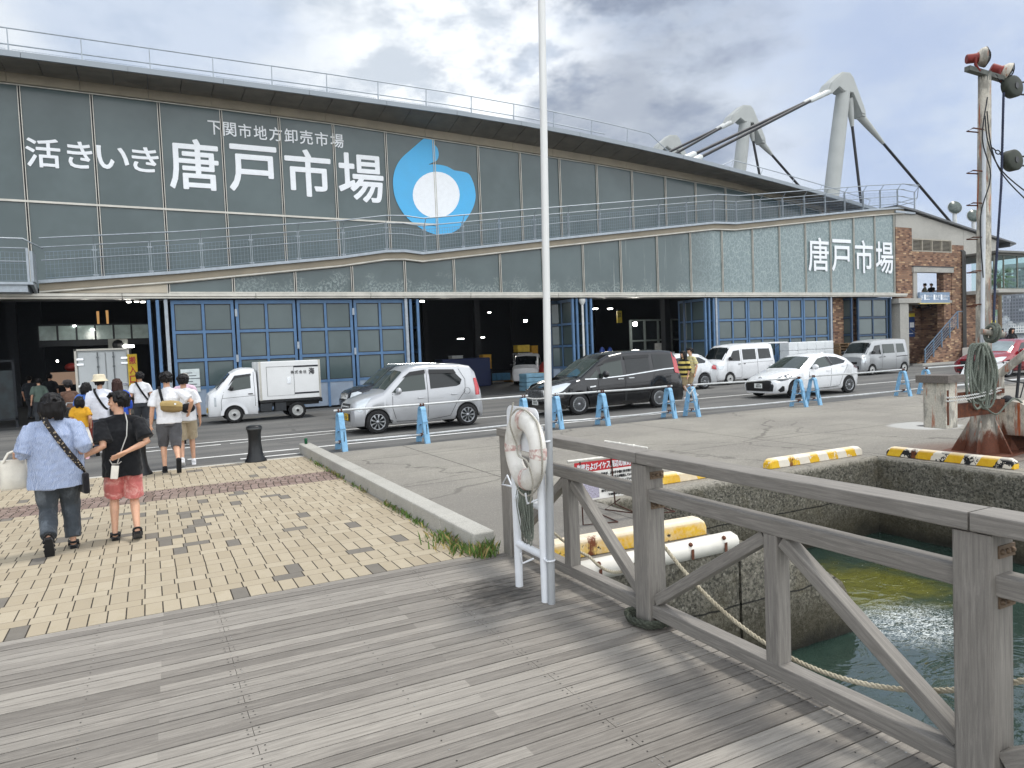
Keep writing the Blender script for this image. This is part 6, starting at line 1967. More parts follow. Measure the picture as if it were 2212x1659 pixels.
SILV2 = paint('van_silver', '#a7aaac', .3, .3)
c = microvan('silver_van', 'silver boxy van parked nose out in front of the outside stair', (30.10, 23.0, 0), SILV2, .92)
c.panel('front_window', [(.62, 1.08), (.92, 1.52), (1.30, 1.56), (1.30, 1.06)], M_CGLASS); c.panel('sliding_window', [(1.45, 1.10), (1.45, 1.58), (2.34, 1.58), (2.34, 1.10)], M_CGLASSL); c.panel('rear_window', [(2.50, 1.10), (2.50, 1.58), (3.06, 1.57), (3.12, 1.12)], M_CGLASSL)
c.seam([[(.55, 1.0), (.50, .6)], [(1.38, 1.62), (1.38, .3), (.98, .28)], [(2.42, 1.62), (2.42, .9), (2.44, .3)]]); c.seam([[(2.45, .90), (3.35, .92)]], .02, M_TRIM, 'slide_rail'); c.handle(1.24, .92, M_TRIM, .14); c.handle(1.54, .92, M_TRIM, .1); c.mirror(.62, 1.16, M_TRIM, 1.0)
c.panel('headlight', [(.02, .68), (.08, .66), (.20, .66), (.22, .92), (.06, .92)], M_LAMP, .012); c.fpanel('grille', [(-.4, .60), (.4, .60), (.4, .72), (-.4, .72)], M_TRIM, .012); c.fpanel('lower_grille', [(-.5, .34), (.5, .34), (.5, .5), (-.5, .5)], M_TRIM, .012)

# -- red SUV
RED = paint('red_paint', '#8f1223', .4, .15)
c = Car('red_suv', 'red SUV standing beyond the mast and the coiled rope', 'car', (29.75, 17.1, 0), 4.5,
        [(0, .70), (.05, .86), (.25, .97), (.7, 1.06), (1.2, 1.12), (1.95, 1.56), (2.3, 1.66), (3.2, 1.66), (3.9, 1.55), (4.25, 1.15), (4.42, .95), (4.5, .6)],
        [(0, .65), (1.1, .98), (3, 1.08), (4.5, .95)], [(0, .6), (.1, .78), (.4, .88), (.8, .91), (4, .91), (4.5, .72)], [(0, .55), (1.1, .76), (2, .64), (4, .6), (4.5, .6)], (.92, 3.6), .24, .35, RED, zs=.9)
c.wheel('alloy', 10); c.screen('windscreen', 1.26, 1.98, .78, .60, mat('screen_glare', '#7e8a8c', .08, 0, .25, 1.4, spec=.9))
c.panel('front_window', [(1.7, 1.12), (2.2, 1.5), (2.7, 1.54), (2.75, 1.14)], M_CGLASS); c.panel('rear_window', [(2.85, 1.14), (2.82, 1.54), (3.5, 1.5), (3.7, 1.24)], M_CGLASS)
c.seam([[(1.62, 1.06), (1.6, .4), (2.78, .38), (2.8, 1.1)]]); c.mirror(1.75, 1.12, RED, 1.1)
c.panel('headlight', [(.08, .76), (.2, .70), (.5, .76), (.82, .92), (.6, .93), (.2, .88)], M_LAMP, .012); c.fpanel('grille', [(-.42, .5), (.42, .5), (.5, .78), (-.5, .78)], M_TRIM, .012); c.fpanel('lower_trim', [(-.8, .26), (.8, .26), (.8, .42), (-.8, .42)], M_TRIM, .012)
c.seam([[(0.5, .34), (4.2, .34)]], .07, M_TRIM, 'sill_trim', .008)

# -- silver grey SUV tail seen past the minivan
c = Car('white_estate', 'pearl white car with a red tail lamp, its rear showing past the black minivan', 'car', (16.75, 22.9, 0), 4.2,
        [(0, .7), (.1, .85), (1.0, 1.0), (1.8, 1.42), (2.3, 1.5), (3.3, 1.46), (3.75, 1.25), (4.02, 1.0), (4.15, .8), (4.2, .45)],
        [(0, .6), (1, .9), (3.2, 1.02), (4.2, .9)], [(0, .6), (.2, .8), (3.6, .87), (4.0, .8), (4.2, .66)], [(0, .6), (1.5, .64), (3.2, .6), (4.2, .58)], (.8, 3.35), .22, .32, paint('pearl_paint', '#cfd2d5', .15, .25), zs=.98)
c.wheel('alloy', 10); c.panel('rear_window', [(2.6, 1.06), (2.6, 1.36), (3.2, 1.32), (3.5, 1.16), (3.4, 1.08)], M_CGLASS); c.panel('front_window', [(1.6, 1.02), (2.0, 1.32), (2.5, 1.36), (2.5, 1.04)], M_CGLASS); c.screen('windscreen', 1.05, 1.8, .7, .55, M_CGLASS)
c.panel('tail_light', [(3.72, .82), (4.08, .76), (4.10, .92), (3.95, 1.0), (3.74, .94)], M_RED, .02); c.screen('rear_screen', 3.46, 3.9, .5, .55, M_CGLASS); c.panel('spoiler', [(3.3, 1.40), (3.62, 1.36), (3.64, 1.32), (3.3, 1.36)], M_PLW, .03)

# -- dark wagon behind the silver one
c = Car('dark_wagon', 'black small wagon parked by the blue doors, mostly hidden by the silver wagon', 'car', (5.30, 21.75, 0), 3.4,
        [(0, .62), (.04, .78), (.16, .86), (.50, .95), (.78, 1.0), (1.30, 1.44), (1.5, 1.52), (1.9, 1.56), (2.9, 1.54), (3.2, 1.46), (3.3, 1.2), (3.38, .8), (3.4, .5)],
        [(0, .6), (.8, .88), (1.2, .92), (3.0, 1.0), (3.4, .9)], [(0, .55), (.06, .66), (.25, .72), (3.0, .735), (3.4, .66)], [(0, .50), (.8, .66), (1.4, .60), (3.0, .58), (3.4, .56)], (.62, 2.95), .20, .285, paint('dark_paint', '#1d222b', .35, .18))
c.wheel('alloy', 10); c.screen('windscreen', .82, 1.30, .62, .56, M_CGLASSL); c.panel('front_window', [(.98, .97), (1.45, 1.38), (1.86, 1.42), (1.86, 1.0)], M_CGLASS); c.panel('rear_window', [(1.99, 1.01), (1.99, 1.42), (2.8, 1.40), (2.9, 1.10)], M_CGLASS)
c.panel('headlight', [(.05, .66), (.20, .60), (.40, .80), (.30, .84), (.12, .80)], M_LAMP, .012); g = c.fpanel('grille', [(-.4, .52), (.4, .52), (.42, .74), (-.42, .74)], M_CHROME); c.fpanel('grille_gap', [(-.38, .56), (.38, .56), (.38, .60), (-.38, .60)], M_TRIM, .014); c.mirror(1.12, .98, M_TRIM)
o = MB(); o.tube([(1.6, -.5, 1.6), (2.9, -.5, 1.58)], .015, 6); o.tube([(1.6, .5, 1.6), (2.9, .5, 1.58)], .015, 6); o.build('roof_rail', M_CHROME, c.root)


# -- small trucks
def kei_truck(name, label, loc, rot, zs=.97, cargo='box'):
    c = Car(name, label, 'truck', loc, 1.42,
            [(0, .70), (.03, .92), (.12, 1.0), (.22, 1.06), (.66, 1.56), (.86, 1.68), (1.05, 1.72), (1.36, 1.70), (1.42, 1.6)],
            [(0, .65), (.25, .95), (1.42, 1.0)], [(0, .62), (.06, .69), (.2, .725), (1.42, .73)], [(0, .60), (.7, .61), (1.42, .61)], (.72,), .24, .265, WHT, zs=zs, rot=rot)
    r = c.root; c.wheels = (.72, 2.62); c.w = [(0, .62), (.2, .725), (3.4, .73)]
    c.wheel('steel')
    c.screen('windscreen', .26, .66, .62, .57, M_CGLASS)
    c.panel('side_window', [(.56, 1.06), (.82, 1.46), (1.24, 1.50), (1.24, 1.08), (.66, 1.02)], M_CGLASSL); c.panel('wind_deflector', [(.58, 1.18), (.78, 1.50), (1.26, 1.545), (1.26, 1.48), (.82, 1.43)], M_TRIM, .02)
    c.seam([[(.45, 1.0), (.36, .7), (.36, .3)], [(1.34, 1.6), (1.35, .5)], [(.4, .80), (1.36, .84)]]); c.handle(1.22, .90, M_TRIM, .14); c.mirror(.66, 1.08, M_TRIM, .95)
    c.panel('headlight', [(.03, .58), (.10, .56), (.22, .56), (.22, .84), (.08, .86)], M_LAMP, .012)
    o = MB()
    for sd in (-1, 1):
        for k in range(13):
            a0 = math.pi * k / 12; a1 = math.pi * (k + 1) / 12
            if k < 12: o.quad(*[Vector((.72 + rr * math.cos(a), sd * (.735 + .015), .265 + rr * math.sin(a))) for rr, a in ((.31, a0), (.40, a0), (.40, a1), (.31, a1))])
    o.build('wheel_arch', WHT, r); c.plate(.42, M_PLY, -.15)
    o = MB(); o.bb(1.3, 3.36, -.42, .42, .42, .56); o.bb(1.5, 3.4, -.70, .70, .58, .64); o.bb(3.36, 3.42, -.7, .7, .50, .62); o.build('chassis', M_TRIM, r)
    o = MB(); o.bb(1.5, 1.85, -.68, -.3, .30, .55); o.bb(1.95, 2.28, -.66, -.3, .28, .56); o.build('tool_box', mat('box_black', '#2b2e31', .6, .1), r)
    if cargo == 'box':
        o = MB(); o.bb(1.48, 3.38, -.72, .72, .655, 1.90); bx = o.build('cargo_box', mat('box_white', '#dfe0df', .4, 0, .04, 1.5), r, bevel=.02)
        o = MB()
        for x in (1.50, 3.33): o.bb(x, x + .06, -.729, .729, .65, 1.906)
        o.build('corner_trim', M_ALU, bx)
        o = MB()
        for u0, u1, v0, v1 in ((1.72, 2.56, .78, .785), (1.72, 2.56, 1.72, 1.73), (1.72, 1.728, .78, 1.73), (2.55, 2.558, .78, 1.73)): o.bb(u0, u1, -.728, -.719, v0, v1)
        o.build('door_outline', M_SEAM, bx)
        for v in (1.68, .80): o = MB(); o.bb(2.56, 3.32, -.727, -.72, v, v + .055); o.build('dark_stripe', mat('stripe_navy', '#14151f', .5), bx)
        o = MB(); o.bb(2.34, 2.45, -.735, -.72, 1.15, 1.37); o.build('latch', M_CHROME, bx)
        o = MB(); T = lambda u, v, t: Vector((u, -.728 - t, v))
        for i, ch in enumerate('株式会社'): put_text(o, ch, (2.46 + i * .13, 2.56 + i * .13, 1.47, 1.58), T, .012)
        put_text(o, '海', (3.02, 3.20, 1.43, 1.65), T, .02); o.build('lettering', mat('stripe_navy', '#14151f', .5), bx)
    else:
        o = MB()
        for y in (-.70, .66): o.bb(1.5, 3.4, y, y + .04, .64, .93)
        o.bb(3.36, 3.4, -.7, .7, .64, .93); o.bb(1.48, 1.52, -.7, .7, .64, 1.0); bd = o.build('cargo_bed', WHT, r)
        o = MB(); o.bb(1.52, 3.38, -.706, -.70, .78, .84); o.bb(1.52, 3.38, .70, .706, .78, .84); o.build('blue_stripe', mat('stripe_blue', '#2d4a9e', .5), bd)
    return c


kei_truck('box_truck', 'small white truck with a refrigerated box parked at the blue folding doors', (1.58, 24.02, 0), 0)
# ---------------------------------------------------------------- rusty mast crane on the quay
MX, MY = 11.62, 6.50
t = NT('rusty_white'); p = t.pos(); x, y, z = t.sep(p)
n = t.noise(t.map(p, (1, 1, .35)), 6, 7, .7); n2 = t.noise(t.map(p, (7, 7, .5)), 2.2, 5, .65); n3 = t.noise(p, 40, 4, .7)
c = t.mix(t.rng(n3, .3, .7), lin('#b9b2a3'), lin('#d2ccbf'))
c = t.mix(t.rng(n, .42, .56), c, lin('#8f8b82'))
c = t.mix(t.rng(n2, .56, .66), c, lin('#a5552b')); c = t.mix(t.rng(n, .60, .70), c, t.mix(n3, lin('#4d2817'), lin('#8a4522')))
c = t.mix(t.rng(t.math('ADD', z, t.math('MULTIPLY', t.math('SUBTRACT', n, .5), 1.1)), .18, .42, 1, 0), c, t.mix(n3, lin('#3a2318'), lin('#7a4228')))
t.set(col=c, rough=.75); t.bump(t.math('ADD', n, n3), .35, .01); M_RW = t.m
M_RUST = mat('rust', '#5b3320', .9, .1, .4, 14, bump=.4, bscale=40)
cr = empty('mast_crane', (MX, MY, 0), 0, 'tall rust stained white mast with red floodlights, pulleys and a flared rusty foot', 'mast')
CO = (MX, MY, 0)


def co(mb, name, m, parent=None, **k): return so(mb, name, m, parent or cr, CO, **k)


top = on_y(2127, 160, MY)
o = MB(); o.tube([(MX, MY, .6), (MX, MY, 2.0), (top.x, MY, top.z)], [.125, .105, .088], 18); co(o, 'column', M_RW)
o = MB()
rings = []
for z, r in ((0, .30), (.05, .28), (.4, .20), (.9, .16), (1.15, .13)): rings.append([Vector((MX + r * math.cos(a * .393), MY + r * math.sin(a * .393), z)) for a in range(16)])
o.loft(rings, 0, True)
for k in range(6):
    a = k * math.pi / 3 + .3; d = Vector((math.cos(a), math.sin(a), 0)); b = Vector((MX, MY, 0))
    o.bar(b + d * .28 + Vector((0, 0, .18)), b + d * .281 + Vector((0, 0, .19)), .001, .001)
    e = d.cross(Vector((0, 0, 1))) * .012
    P = [b + d * .18 + Vector((0, 0, .55)), b + d * .48, b + d * .1]
    o.add([q_ + e for q_ in P] + [q_ - e for q_ in P], [(0, 1, 2), (5, 4, 3), (0, 3, 4, 1), (1, 4, 5, 2), (2, 5, 3, 0)])
o.box((MX, MY, .012), (1.15, .95, .024), .15)
co(o, 'flared_foot', M_RW)
o = MB(); o.tube([(MX - .14, MY - .05, 1.0), (top.x - .11, MY - .05, top.z - .9)], .03, 8); co(o, 'conduit', mat('conduit_white', '#ced2d6', .45, 0, .1, 3))
for py in (281, 371, 440, 513, 585, 657):
    q_ = on_y(2120, py, MY); o = MB(); o.tube([(q_.x, MY - .03, q_.z), (q_.x - .30, MY - .05, q_.z - .015), (q_.x - .27, MY + .06, q_.z - .03), (q_.x, MY + .05, q_.z - .02)], .011, 6); co(o, 'climbing_rung', M_RUST)
o = MB(); zz = top.z
o.bar((top.x - .45, MY, zz + .02), (top.x + .42, MY - .06, zz - .05), .09, .07); o.lathe([(.09, -.12), (.09, .02)], (top.x, MY, zz), 14); co(o, 'crosshead', mat('weathered_grey', '#5f615c', .8, .1, .3, 9))
M_LRED = mat('lamp_red', '#7e2a24', .6, .1, .25, 12)
for lx, lz, tilt in ((top.x - .20, zz + .20, 12), (top.x + .42, zz + .08, 38)):
    m = Matrix.Rotation(rad(tilt), 3, 'Y') @ Matrix.Rotation(rad(78), 3, 'Y') @ Matrix.Rotation(rad(12), 3, 'X')
    m = Matrix.Rotation(rad(-28), 3, 'Z') @ m @ Matrix.Scale(.6, 3)
    o = MB(); o.lathe([(.10, -.32), (.115, -.30), (.115, -.10), (.14, -.05)], (lx, MY - .05, lz), 16, mat=m); h = co(o, 'floodlight', M_LRED)
    o = MB(); o.lathe([(.14, -.06), (.22, .02), (.245, .10), (.23, .12)], (lx, MY - .05, lz), 20, mat=m); co(o, 'reflector', M_RW, h)
    o = MB(); o.lathe([(.225, .115), (.15, .16), (.001, .175)], (lx, MY - .05, lz), 20, mat=m); co(o, 'lens', mat('lens_grey', '#8f968f', .15), h)
    o = MB()
    for k in range(4):
        a = k * math.pi / 4; o.tube([m @ Vector((.24 * math.cos(a) * u, .24 * math.sin(a) * u, .11 + .11 * (1 - u * u))) + Vector((lx, MY - .05, lz)) for u in (-1, -.6, -.2, .2, .6, 1)], .006, 5)
    for u in (.55, 1.0): o.tube([m @ Vector((.24 * u * math.cos(a * .393), .24 * u * math.sin(a * .393), .11 + .11 * (1 - u * u))) + Vector((lx, MY - .05, lz)) for a in range(16)], .007, 5, closed=True)
    co(o, 'wire_guard', mat('guard_black', '#26211f', .7), h)
    o = MB(); o.tube([(lx - .10, MY - .05, lz), (lx - .13, MY - .05, lz - .12), (lx - .02, MY - .05, lz - .2)], .022, 6); co(o, 'bracket', M_LRED, h)
M_BLOCK = mat('pulley_block', '#34382f', .7, 0, .35, 9)
for px, py in ((2186, 188), (2186, 347)):
    c_ = on_y(px, py, MY - .12); m = Matrix.Rotation(rad(90), 3, 'X') @ Matrix.Rotation(0, 3, 'Z')
    o = MB(); o.lathe([(.04, -.07), (.16, -.065), (.19, -.05), (.19, .05), (.16, .065), (.04, .07)], (0, 0, 0), 22, mat=m)
    o.v = [tuple(Vector((v[0] * 1.15, v[1], v[2] * .85)) + c_) for v in o.v]; pb_ = co(o, 'pulley', M_BLOCK)
    o = MB(); o.lathe([(.05, -.08), (.05, .08)], c_, 12, mat=m); co(o, 'axle', M_TRIM, pb_)
    o = MB(); chain(o, [(top.x + (.06 if py < 200 else .10), MY - .05, c_.z + .18), c_ + Vector((-.2, .02, .05))], .045); co(o, 'shackle_chain', M_TRIM, pb_)
# rusty cabinet with a wooden lid, hung on the mast
ca = empty('switch_cabinet', (MX - .52, MY - .35, 0)); ca.parent = cr; ca.location = (-.52, -.30, 0)
bx0 = on_y(2043, 828, MY - .45); bx1 = on_y(2043, 927, MY - .45)
cx0, cz1, cz0 = bx0.x, bx0.z, bx1.z; cw = .27
o = MB(); o.bb(cx0, cx0 + cw, MY - .45, MY - .12, cz0, cz1); cab = co(o, 'cabinet', M_RW, bevel=.008)
o = MB(); o.bb(cx0 - .06, cx0 + cw + .07, MY - .52, MY - .05, cz1 + .004, cz1 + .11); co(o, 'wooden_lid', mat('lid_wood', '#6d6660', .85, 0, .25, 9, stretch=(1, 6, 6)), cab)
o = MB(); o.bb(cx0 + cw, MX, MY - .3, MY - .2, cz0 + .1, cz0 + .3); o.bb(cx0 + cw, MX, MY - .3, MY - .22, cz1 - .25, cz1 - .18); o.bb(cx0 + .02, cx0 + .06, MY - .455, MY - .449, cz0 + .05, cz1 - .1); co(o, 'rust_bracket', M_RUST, cab)
bpy.data.objects.remove(ca)
# winch drum cover to the right
o = MB(); dx0, dx1 = MX + .12, MX + 1.5; yc, zc, r_ = MY - .35, .50, .30
rings = []
for X in (dx0, dx1): rings.append([Vector((X, yc - r_, .28)), Vector((X, yc - r_, zc))] + [Vector((X, yc - r_ * math.cos(a), zc + r_ * math.sin(a))) for a in [math.pi * k / 12 for k in range(1, 12)]] + [Vector((X, yc + r_, zc)), Vector((X, yc + r_, .28))])
o.loft(rings, 0, True); dr = co(o, 'drum_cover', M_RW)
o.v = o.v
b_ = MB(); b_.bb(dx0 + .05, dx1, yc - .25, yc - .15, .2, .29); b_.bb(dx0 + .4, dx0 + .52, yc - .22, yc - .12, 0.02, .28); b_.bb(dx0 + 1.1, dx0 + 1.2, yc - .22, yc - .12, .02, .28); b_.bb(dx0, dx1, yc + .1, yc + .2, 0.02, .28); co(b_, 'drum_frame', M_RUST, dr)
# boom rising to the right, its heel bracket, and the cleat bar with wound rope
a0 = on_y(2154, 812, MY - .2); a1 = on_y(2230, 752, MY - .6)
o = MB(); o.tube([a0, a1, a1 + (a1 - a0) * 2.0], .06, 12); bm2 = co(o, 'boom', M_RW)
o = MB(); o.bb(a0.x - .06, a0.x + .08, MY - .26, MY - .12, a0.z - .3, a0.z + .02); o.bb(MX, a0.x, MY - .2, MY - .1, a0.z - .22, a0.z - .1); co(o, 'heel_bracket', M_RW, bm2)
b0 = on_y(2120, 716, MY - .2); b1 = on_y(2168, 723, MY - .35)
o = MB(); o.tube([b0, b1], .045, 12); cb = co(o, 'cleat_bar', M_RW)
o = MB(); o.lathe([(.046, 0), (.046, .012), (.001, .012)], b1, 12, mat=(b1 - b0).to_track_quat('Z', 'Y').to_matrix()); co(o, 'red_end', mat('end_red', '#5a1f1c', .6), cb)
M_OLD = rope_mat('rope_old', '#4d5049', '#7f847a')
o = MB(); ax = (b1 - b0).normalized(); u_ = ax.orthogonal().normalized(); w_ = ax.cross(u_); P = []
for i in range(90):
    t_ = i / 89; a = t_ * 2 * math.pi * 6; rr = .10 + .045 * math.sin(t_ * math.pi * 3) ** 2; s_ = .28 * (.5 - .5 * math.cos(t_ * math.pi * 3))
    P.append(b0.lerp(b1, .35 + s_) + u_ * rr * math.cos(a) + w_ * rr * math.sin(a))
rope(o, P, .022); tag(o.build('wound_rope', M_OLD), 'thick tan rope wound round the short white cleat bar on the mast', 'rope', None)
# big hanging coil
o = MB(); cc = on_y(2121, 742, MY - .32); rnd = random.Random(5)
for i in range(15):
    k = i - 7; cx_ = cc.x + k * .022; lo = cc.z - rnd.uniform(.72, .98); wd = .04 + abs(k) * .021 + rnd.uniform(0, .03); yy = MY - .30 - rnd.uniform(0, .12) + abs(k) * .012
    P = []
    for j in range(25):
        a = 2 * math.pi * j / 24; P.append(Vector((cx_ + wd * math.sin(a) * (1 + .5 * (1 - math.cos(a)) * .5), yy + .03 * math.cos(a * 2 + i), (cc.z + lo) / 2 + (cc.z - lo) / 2 * math.cos(a))))
    rope(o, P, .0175, n=5)
rope(o, curve_pts([cc + Vector((.02, -.04, .0)), cc + Vector((.03, -.07, -.35)), cc + Vector((.02, -.07, -.75)), cc + Vector((.0, -.05, -.98))], 8), .012)
rope(o, curve_pts([cc + Vector((-.02, -.05, -.95)), cc + Vector((.18, -.1, -1.06)), cc + Vector((.42, -.12, -.92)), cc + Vector((.65, -.12, -.86)), cc + Vector((.95, -.14, -1.05)), cc + Vector((1.2, -.1, -1.3))], 8), .014)
tag(o.build('rope_coil', M_ROPEG), 'large hank of thick grey green rope hanging on the front of the mast', 'rope')
o = MB(); P = on_y(2155, 905, MY - .3)
rope(o, [on_y(2168, 200, MY - .1), on_y(2163, 400, MY - .12), on_y(2150, 600, MY - .15), on_y(2146, 706, MY - .2)], .018)
tag(o.build('hoist_rope', rope_mat('rope_navy', '#2b3040', '#4a5064')), 'dark laid rope running down the mast from the pulleys to the cleat bar', 'rope')
o = MB()
for k, pts in enumerate((((2133, 210), (2122, 300), (2140, 380), (2118, 470), (2124, 600)), ((2128, 250), (2135, 310), (2165, 370), (2230, 425)), ((2132, 240), (2142, 320), (2168, 380), (2225, 440)), ((2205, 178), (2235, 176)), ((2205, 204), (2235, 206)), ((2205, 338), (2235, 338)), ((2205, 358), (2235, 358)))):
    o.tube(curve_pts([on_y(a, b, MY - .13) for a, b in pts], 5), .010 if k < 3 else .014, 6)
tag(o.build('mast_cables', mat('cable_black', '#24262a', .7)), 'loose black cables and lines draped round the mast head', 'cable')
o = MB()
q0, q1, q2 = on_y(2205, 768, MY - .3), on_y(2196, 860, MY - .3), on_y(2163, 860, MY - .25)
o.tube([q0, q1], .022, 8); o.tube([on_y(2235, 745, MY - .5), q1 + Vector((.1, 0, .0)), q2], .01, 6); o.tube([on_y(2155, 818, MY - .2), on_y(2240, 832, MY - .4)], .012, 6); o.ball(on_y(2176, 862, MY - .25), (.09, .06, .06), 10); o.tube([q2, on_y(2168, 890, MY - .2)], .008, 5)
tag(o.build('rigging', mat('cable_black', '#24262a', .7)), 'black rigging line and small block hanging under the rusty boom', 'rigging')
o = MB(); chain(o, sag((cx0 - .01, MY - .47, cz1 - .2), (MX - .1, MY - .3, cz1 - .16), .03), .022); chain(o, sag((cx0 - .01, MY - .47, cz1 - .25), (MX - .1, MY - .3, cz1 - .2), .03), .022)
tag(o.build('chain', M_CHAIN), 'white plastic chain wrapped round the rusty cabinet on the mast', 'chain', 'white chains on the barriers')
o = MB(); P = [];
for i in range(60): a = i * .55; P.append((MX + .75 + (.18 + .05 * math.sin(i * 1.3)) * math.cos(a), MY - .72 + (.10 + .03 * math.cos(i)) * math.sin(a), .03 + .0015 * i + .01 * math.sin(i * 2.1)))
rope(o, curve_pts(P, 3), .018, n=5); tag(o.build('rope_pile', M_ROPED), 'dark tangled rope lying on the quay by the winch drum', 'rope')
# ---------------------------------------------------------------- people
def skin_mat(name, col):
    if name in MATS: return MATS[name]
    t = NT(name); p = t.pos(True); n = t.noise(p, 9, 4, .6); c = lin(col)
    t.set(col=t.mix(t.rng(n, .3, .7), tuple(x * .9 for x in c), tuple(min(1, x * 1.08) for x in c)), rough=.5, spec=.4)
    t.b.inputs['Subsurface Weight'].default_value = .08; MATS[name] = t.m
    return t.m


def cloth(name, col, var=.12, scale=5, pattern=None):
    if name in MATS: return MATS[name]
    t = NT(name); p = t.pos(True); n = t.noise(p, scale, 5, .6); w = t.noise(p, 300, 2, .5); c = lin(col)
    cc = t.mix(t.rng(n, .3, .7), tuple(x * (1 - var) for x in c), tuple(min(1, x * (1 + var)) for x in c))
    x, y, z = t.sep(p)
    if pattern == 'pinstripe':
        f = t.math('FRACT', t.math('DIVIDE', t.math('ADD', x, t.math('MULTIPLY', t.math('SUBTRACT', t.noise(p, 4), .5), .06)), .0095))
        cc = t.mix(t.math('GREATER_THAN', f, .5), cc, lin('#bfc8da'))
    if pattern == 'bands':
        f = t.math('FRACT', t.math('DIVIDE', z, .16)); cc = t.mix(t.math('GREATER_THAN', f, .5), cc, lin('#d9c370'))
    if pattern == 'thin': f = t.math('FRACT', t.math('DIVIDE', z, .09)); cc = t.mix(t.math('GREATER_THAN', f, .86), cc, lin('#b9b9a8'))
    if pattern == 'dye': cc = t.mix(t.rng(t.noise(p, 7, 6, .7, .8), .45, .65), cc, lin('#e2a9a2'))
    if pattern == 'denim': cc = t.mix(t.rng(t.noise(t.map(p, (1, 1, .35)), 6, 5, .65), .48, .68, 0, .5), cc, lin('#7d858d'))
    t.set(col=cc, rough=.85, spec=.15, sheen=.15); t.bump(t.math('ADD', t.math('MULTIPLY', n, .6), t.math('MULTIPLY', w, .2)), .35, .012); MATS[name] = t.m
    return t.m


def hair_mat(name, col, tip=None):
    if name in MATS: return MATS[name]
    t = NT(name); p = t.pos(True); n = t.noise(t.map(p, (60, 60, 6)), 1.0, 4, .6); c = lin(col); z = t.sep(p)[2]
    t.set(col=t.mix(t.rng(n, .35, .65), tuple(x * .6 for x in c), tuple(min(1, x * 1.3) for x in c)), rough=.5, spec=.25); t.bump(n, .5, .006); MATS[name] = t.m
    return t.m


SKIN = skin_mat('skin', '#c79b80'); SKIN2 = skin_mat('skin_tan', '#b58667')
HBLK = hair_mat('hair_black', '#131112'); HBRN = hair_mat('hair_brown', '#3a251f'); HWHT = hair_mat('hair_white', '#b5b1a8')


def ik(a, b, l1, l2, pole):
    a = Vector(a); b = Vector(b); d = b - a; L = d.length
    if L > (l1 + l2) * .999: b = a + d * ((l1 + l2) * .999 / L); d = b - a; L = d.length
    u = d / L; x = (l1 * l1 - l2 * l2 + L * L) / (2 * L); h = math.sqrt(max(0, l1 * l1 - x * x))
    p = Vector(pole); p = (p - u * p.dot(u)).normalized()
    return a + u * x + p * h, b


def rings_mb(mb, prof, n=20):
    """prof: (cx, cy, z, rx, ry)"""
    mb.loft([[Vector((cx + rx * math.cos(2 * math.pi * k / n), cy + ry * math.sin(2 * math.pi * k / n), z)) for k in range(n)] for cx, cy, z, rx, ry in prof], 0, True)


def hand(mb, w, d, side, s, curl=.5, spread=.2, nrm=None):
    """palm, four bent fingers and a thumb; d: direction of the fingers, nrm: palm normal"""
    d = Vector(d).normalized(); nr = Vector(nrm or (side, 0, 0)); nr = (nr - d * nr.dot(d)).normalized(); a = d.cross(nr)
    w = Vector(w); pl_ = .085 * s
    for k in (-1.2, 0, 1.2): mb.tube([w + a * k * .012 * s, w + d * pl_ + a * k * .022 * s], [.017 * s, .0155 * s], 8)
    for k, ln_ in ((-1.5, .062), (-.5, .075), (.5, .080), (1.5, .070)):
        b = w + d * pl_ + a * k * .0195 * s; dd = (d + a * k * spread * .25).normalized(); P = [b - d * .015 * s, b]
        cu = 0
        for q_ in range(3):
            cu += curl * (.5 + .15 * q_); v = (dd * math.cos(cu) + nr * math.sin(cu)); P.append(P[-1] + v * ln_ * s * (.44, .32, .26)[q_])
        mb.tube(P, [.0095 * s, .0092 * s, .0088 * s, .0082 * s, .0066 * s], 7)
    tb = w + d * .025 * s + a * 1.6 * .016 * s
    mb.tube([w + d * .005 * s, tb, tb + (d * .7 + a * .6 + nr * .35).normalized() * .035 * s, tb + (d * .85 + a * .45 + nr * .5).normalized() * .062 * s], [.015 * s, .013 * s, .0105 * s, .008 * s], 7)


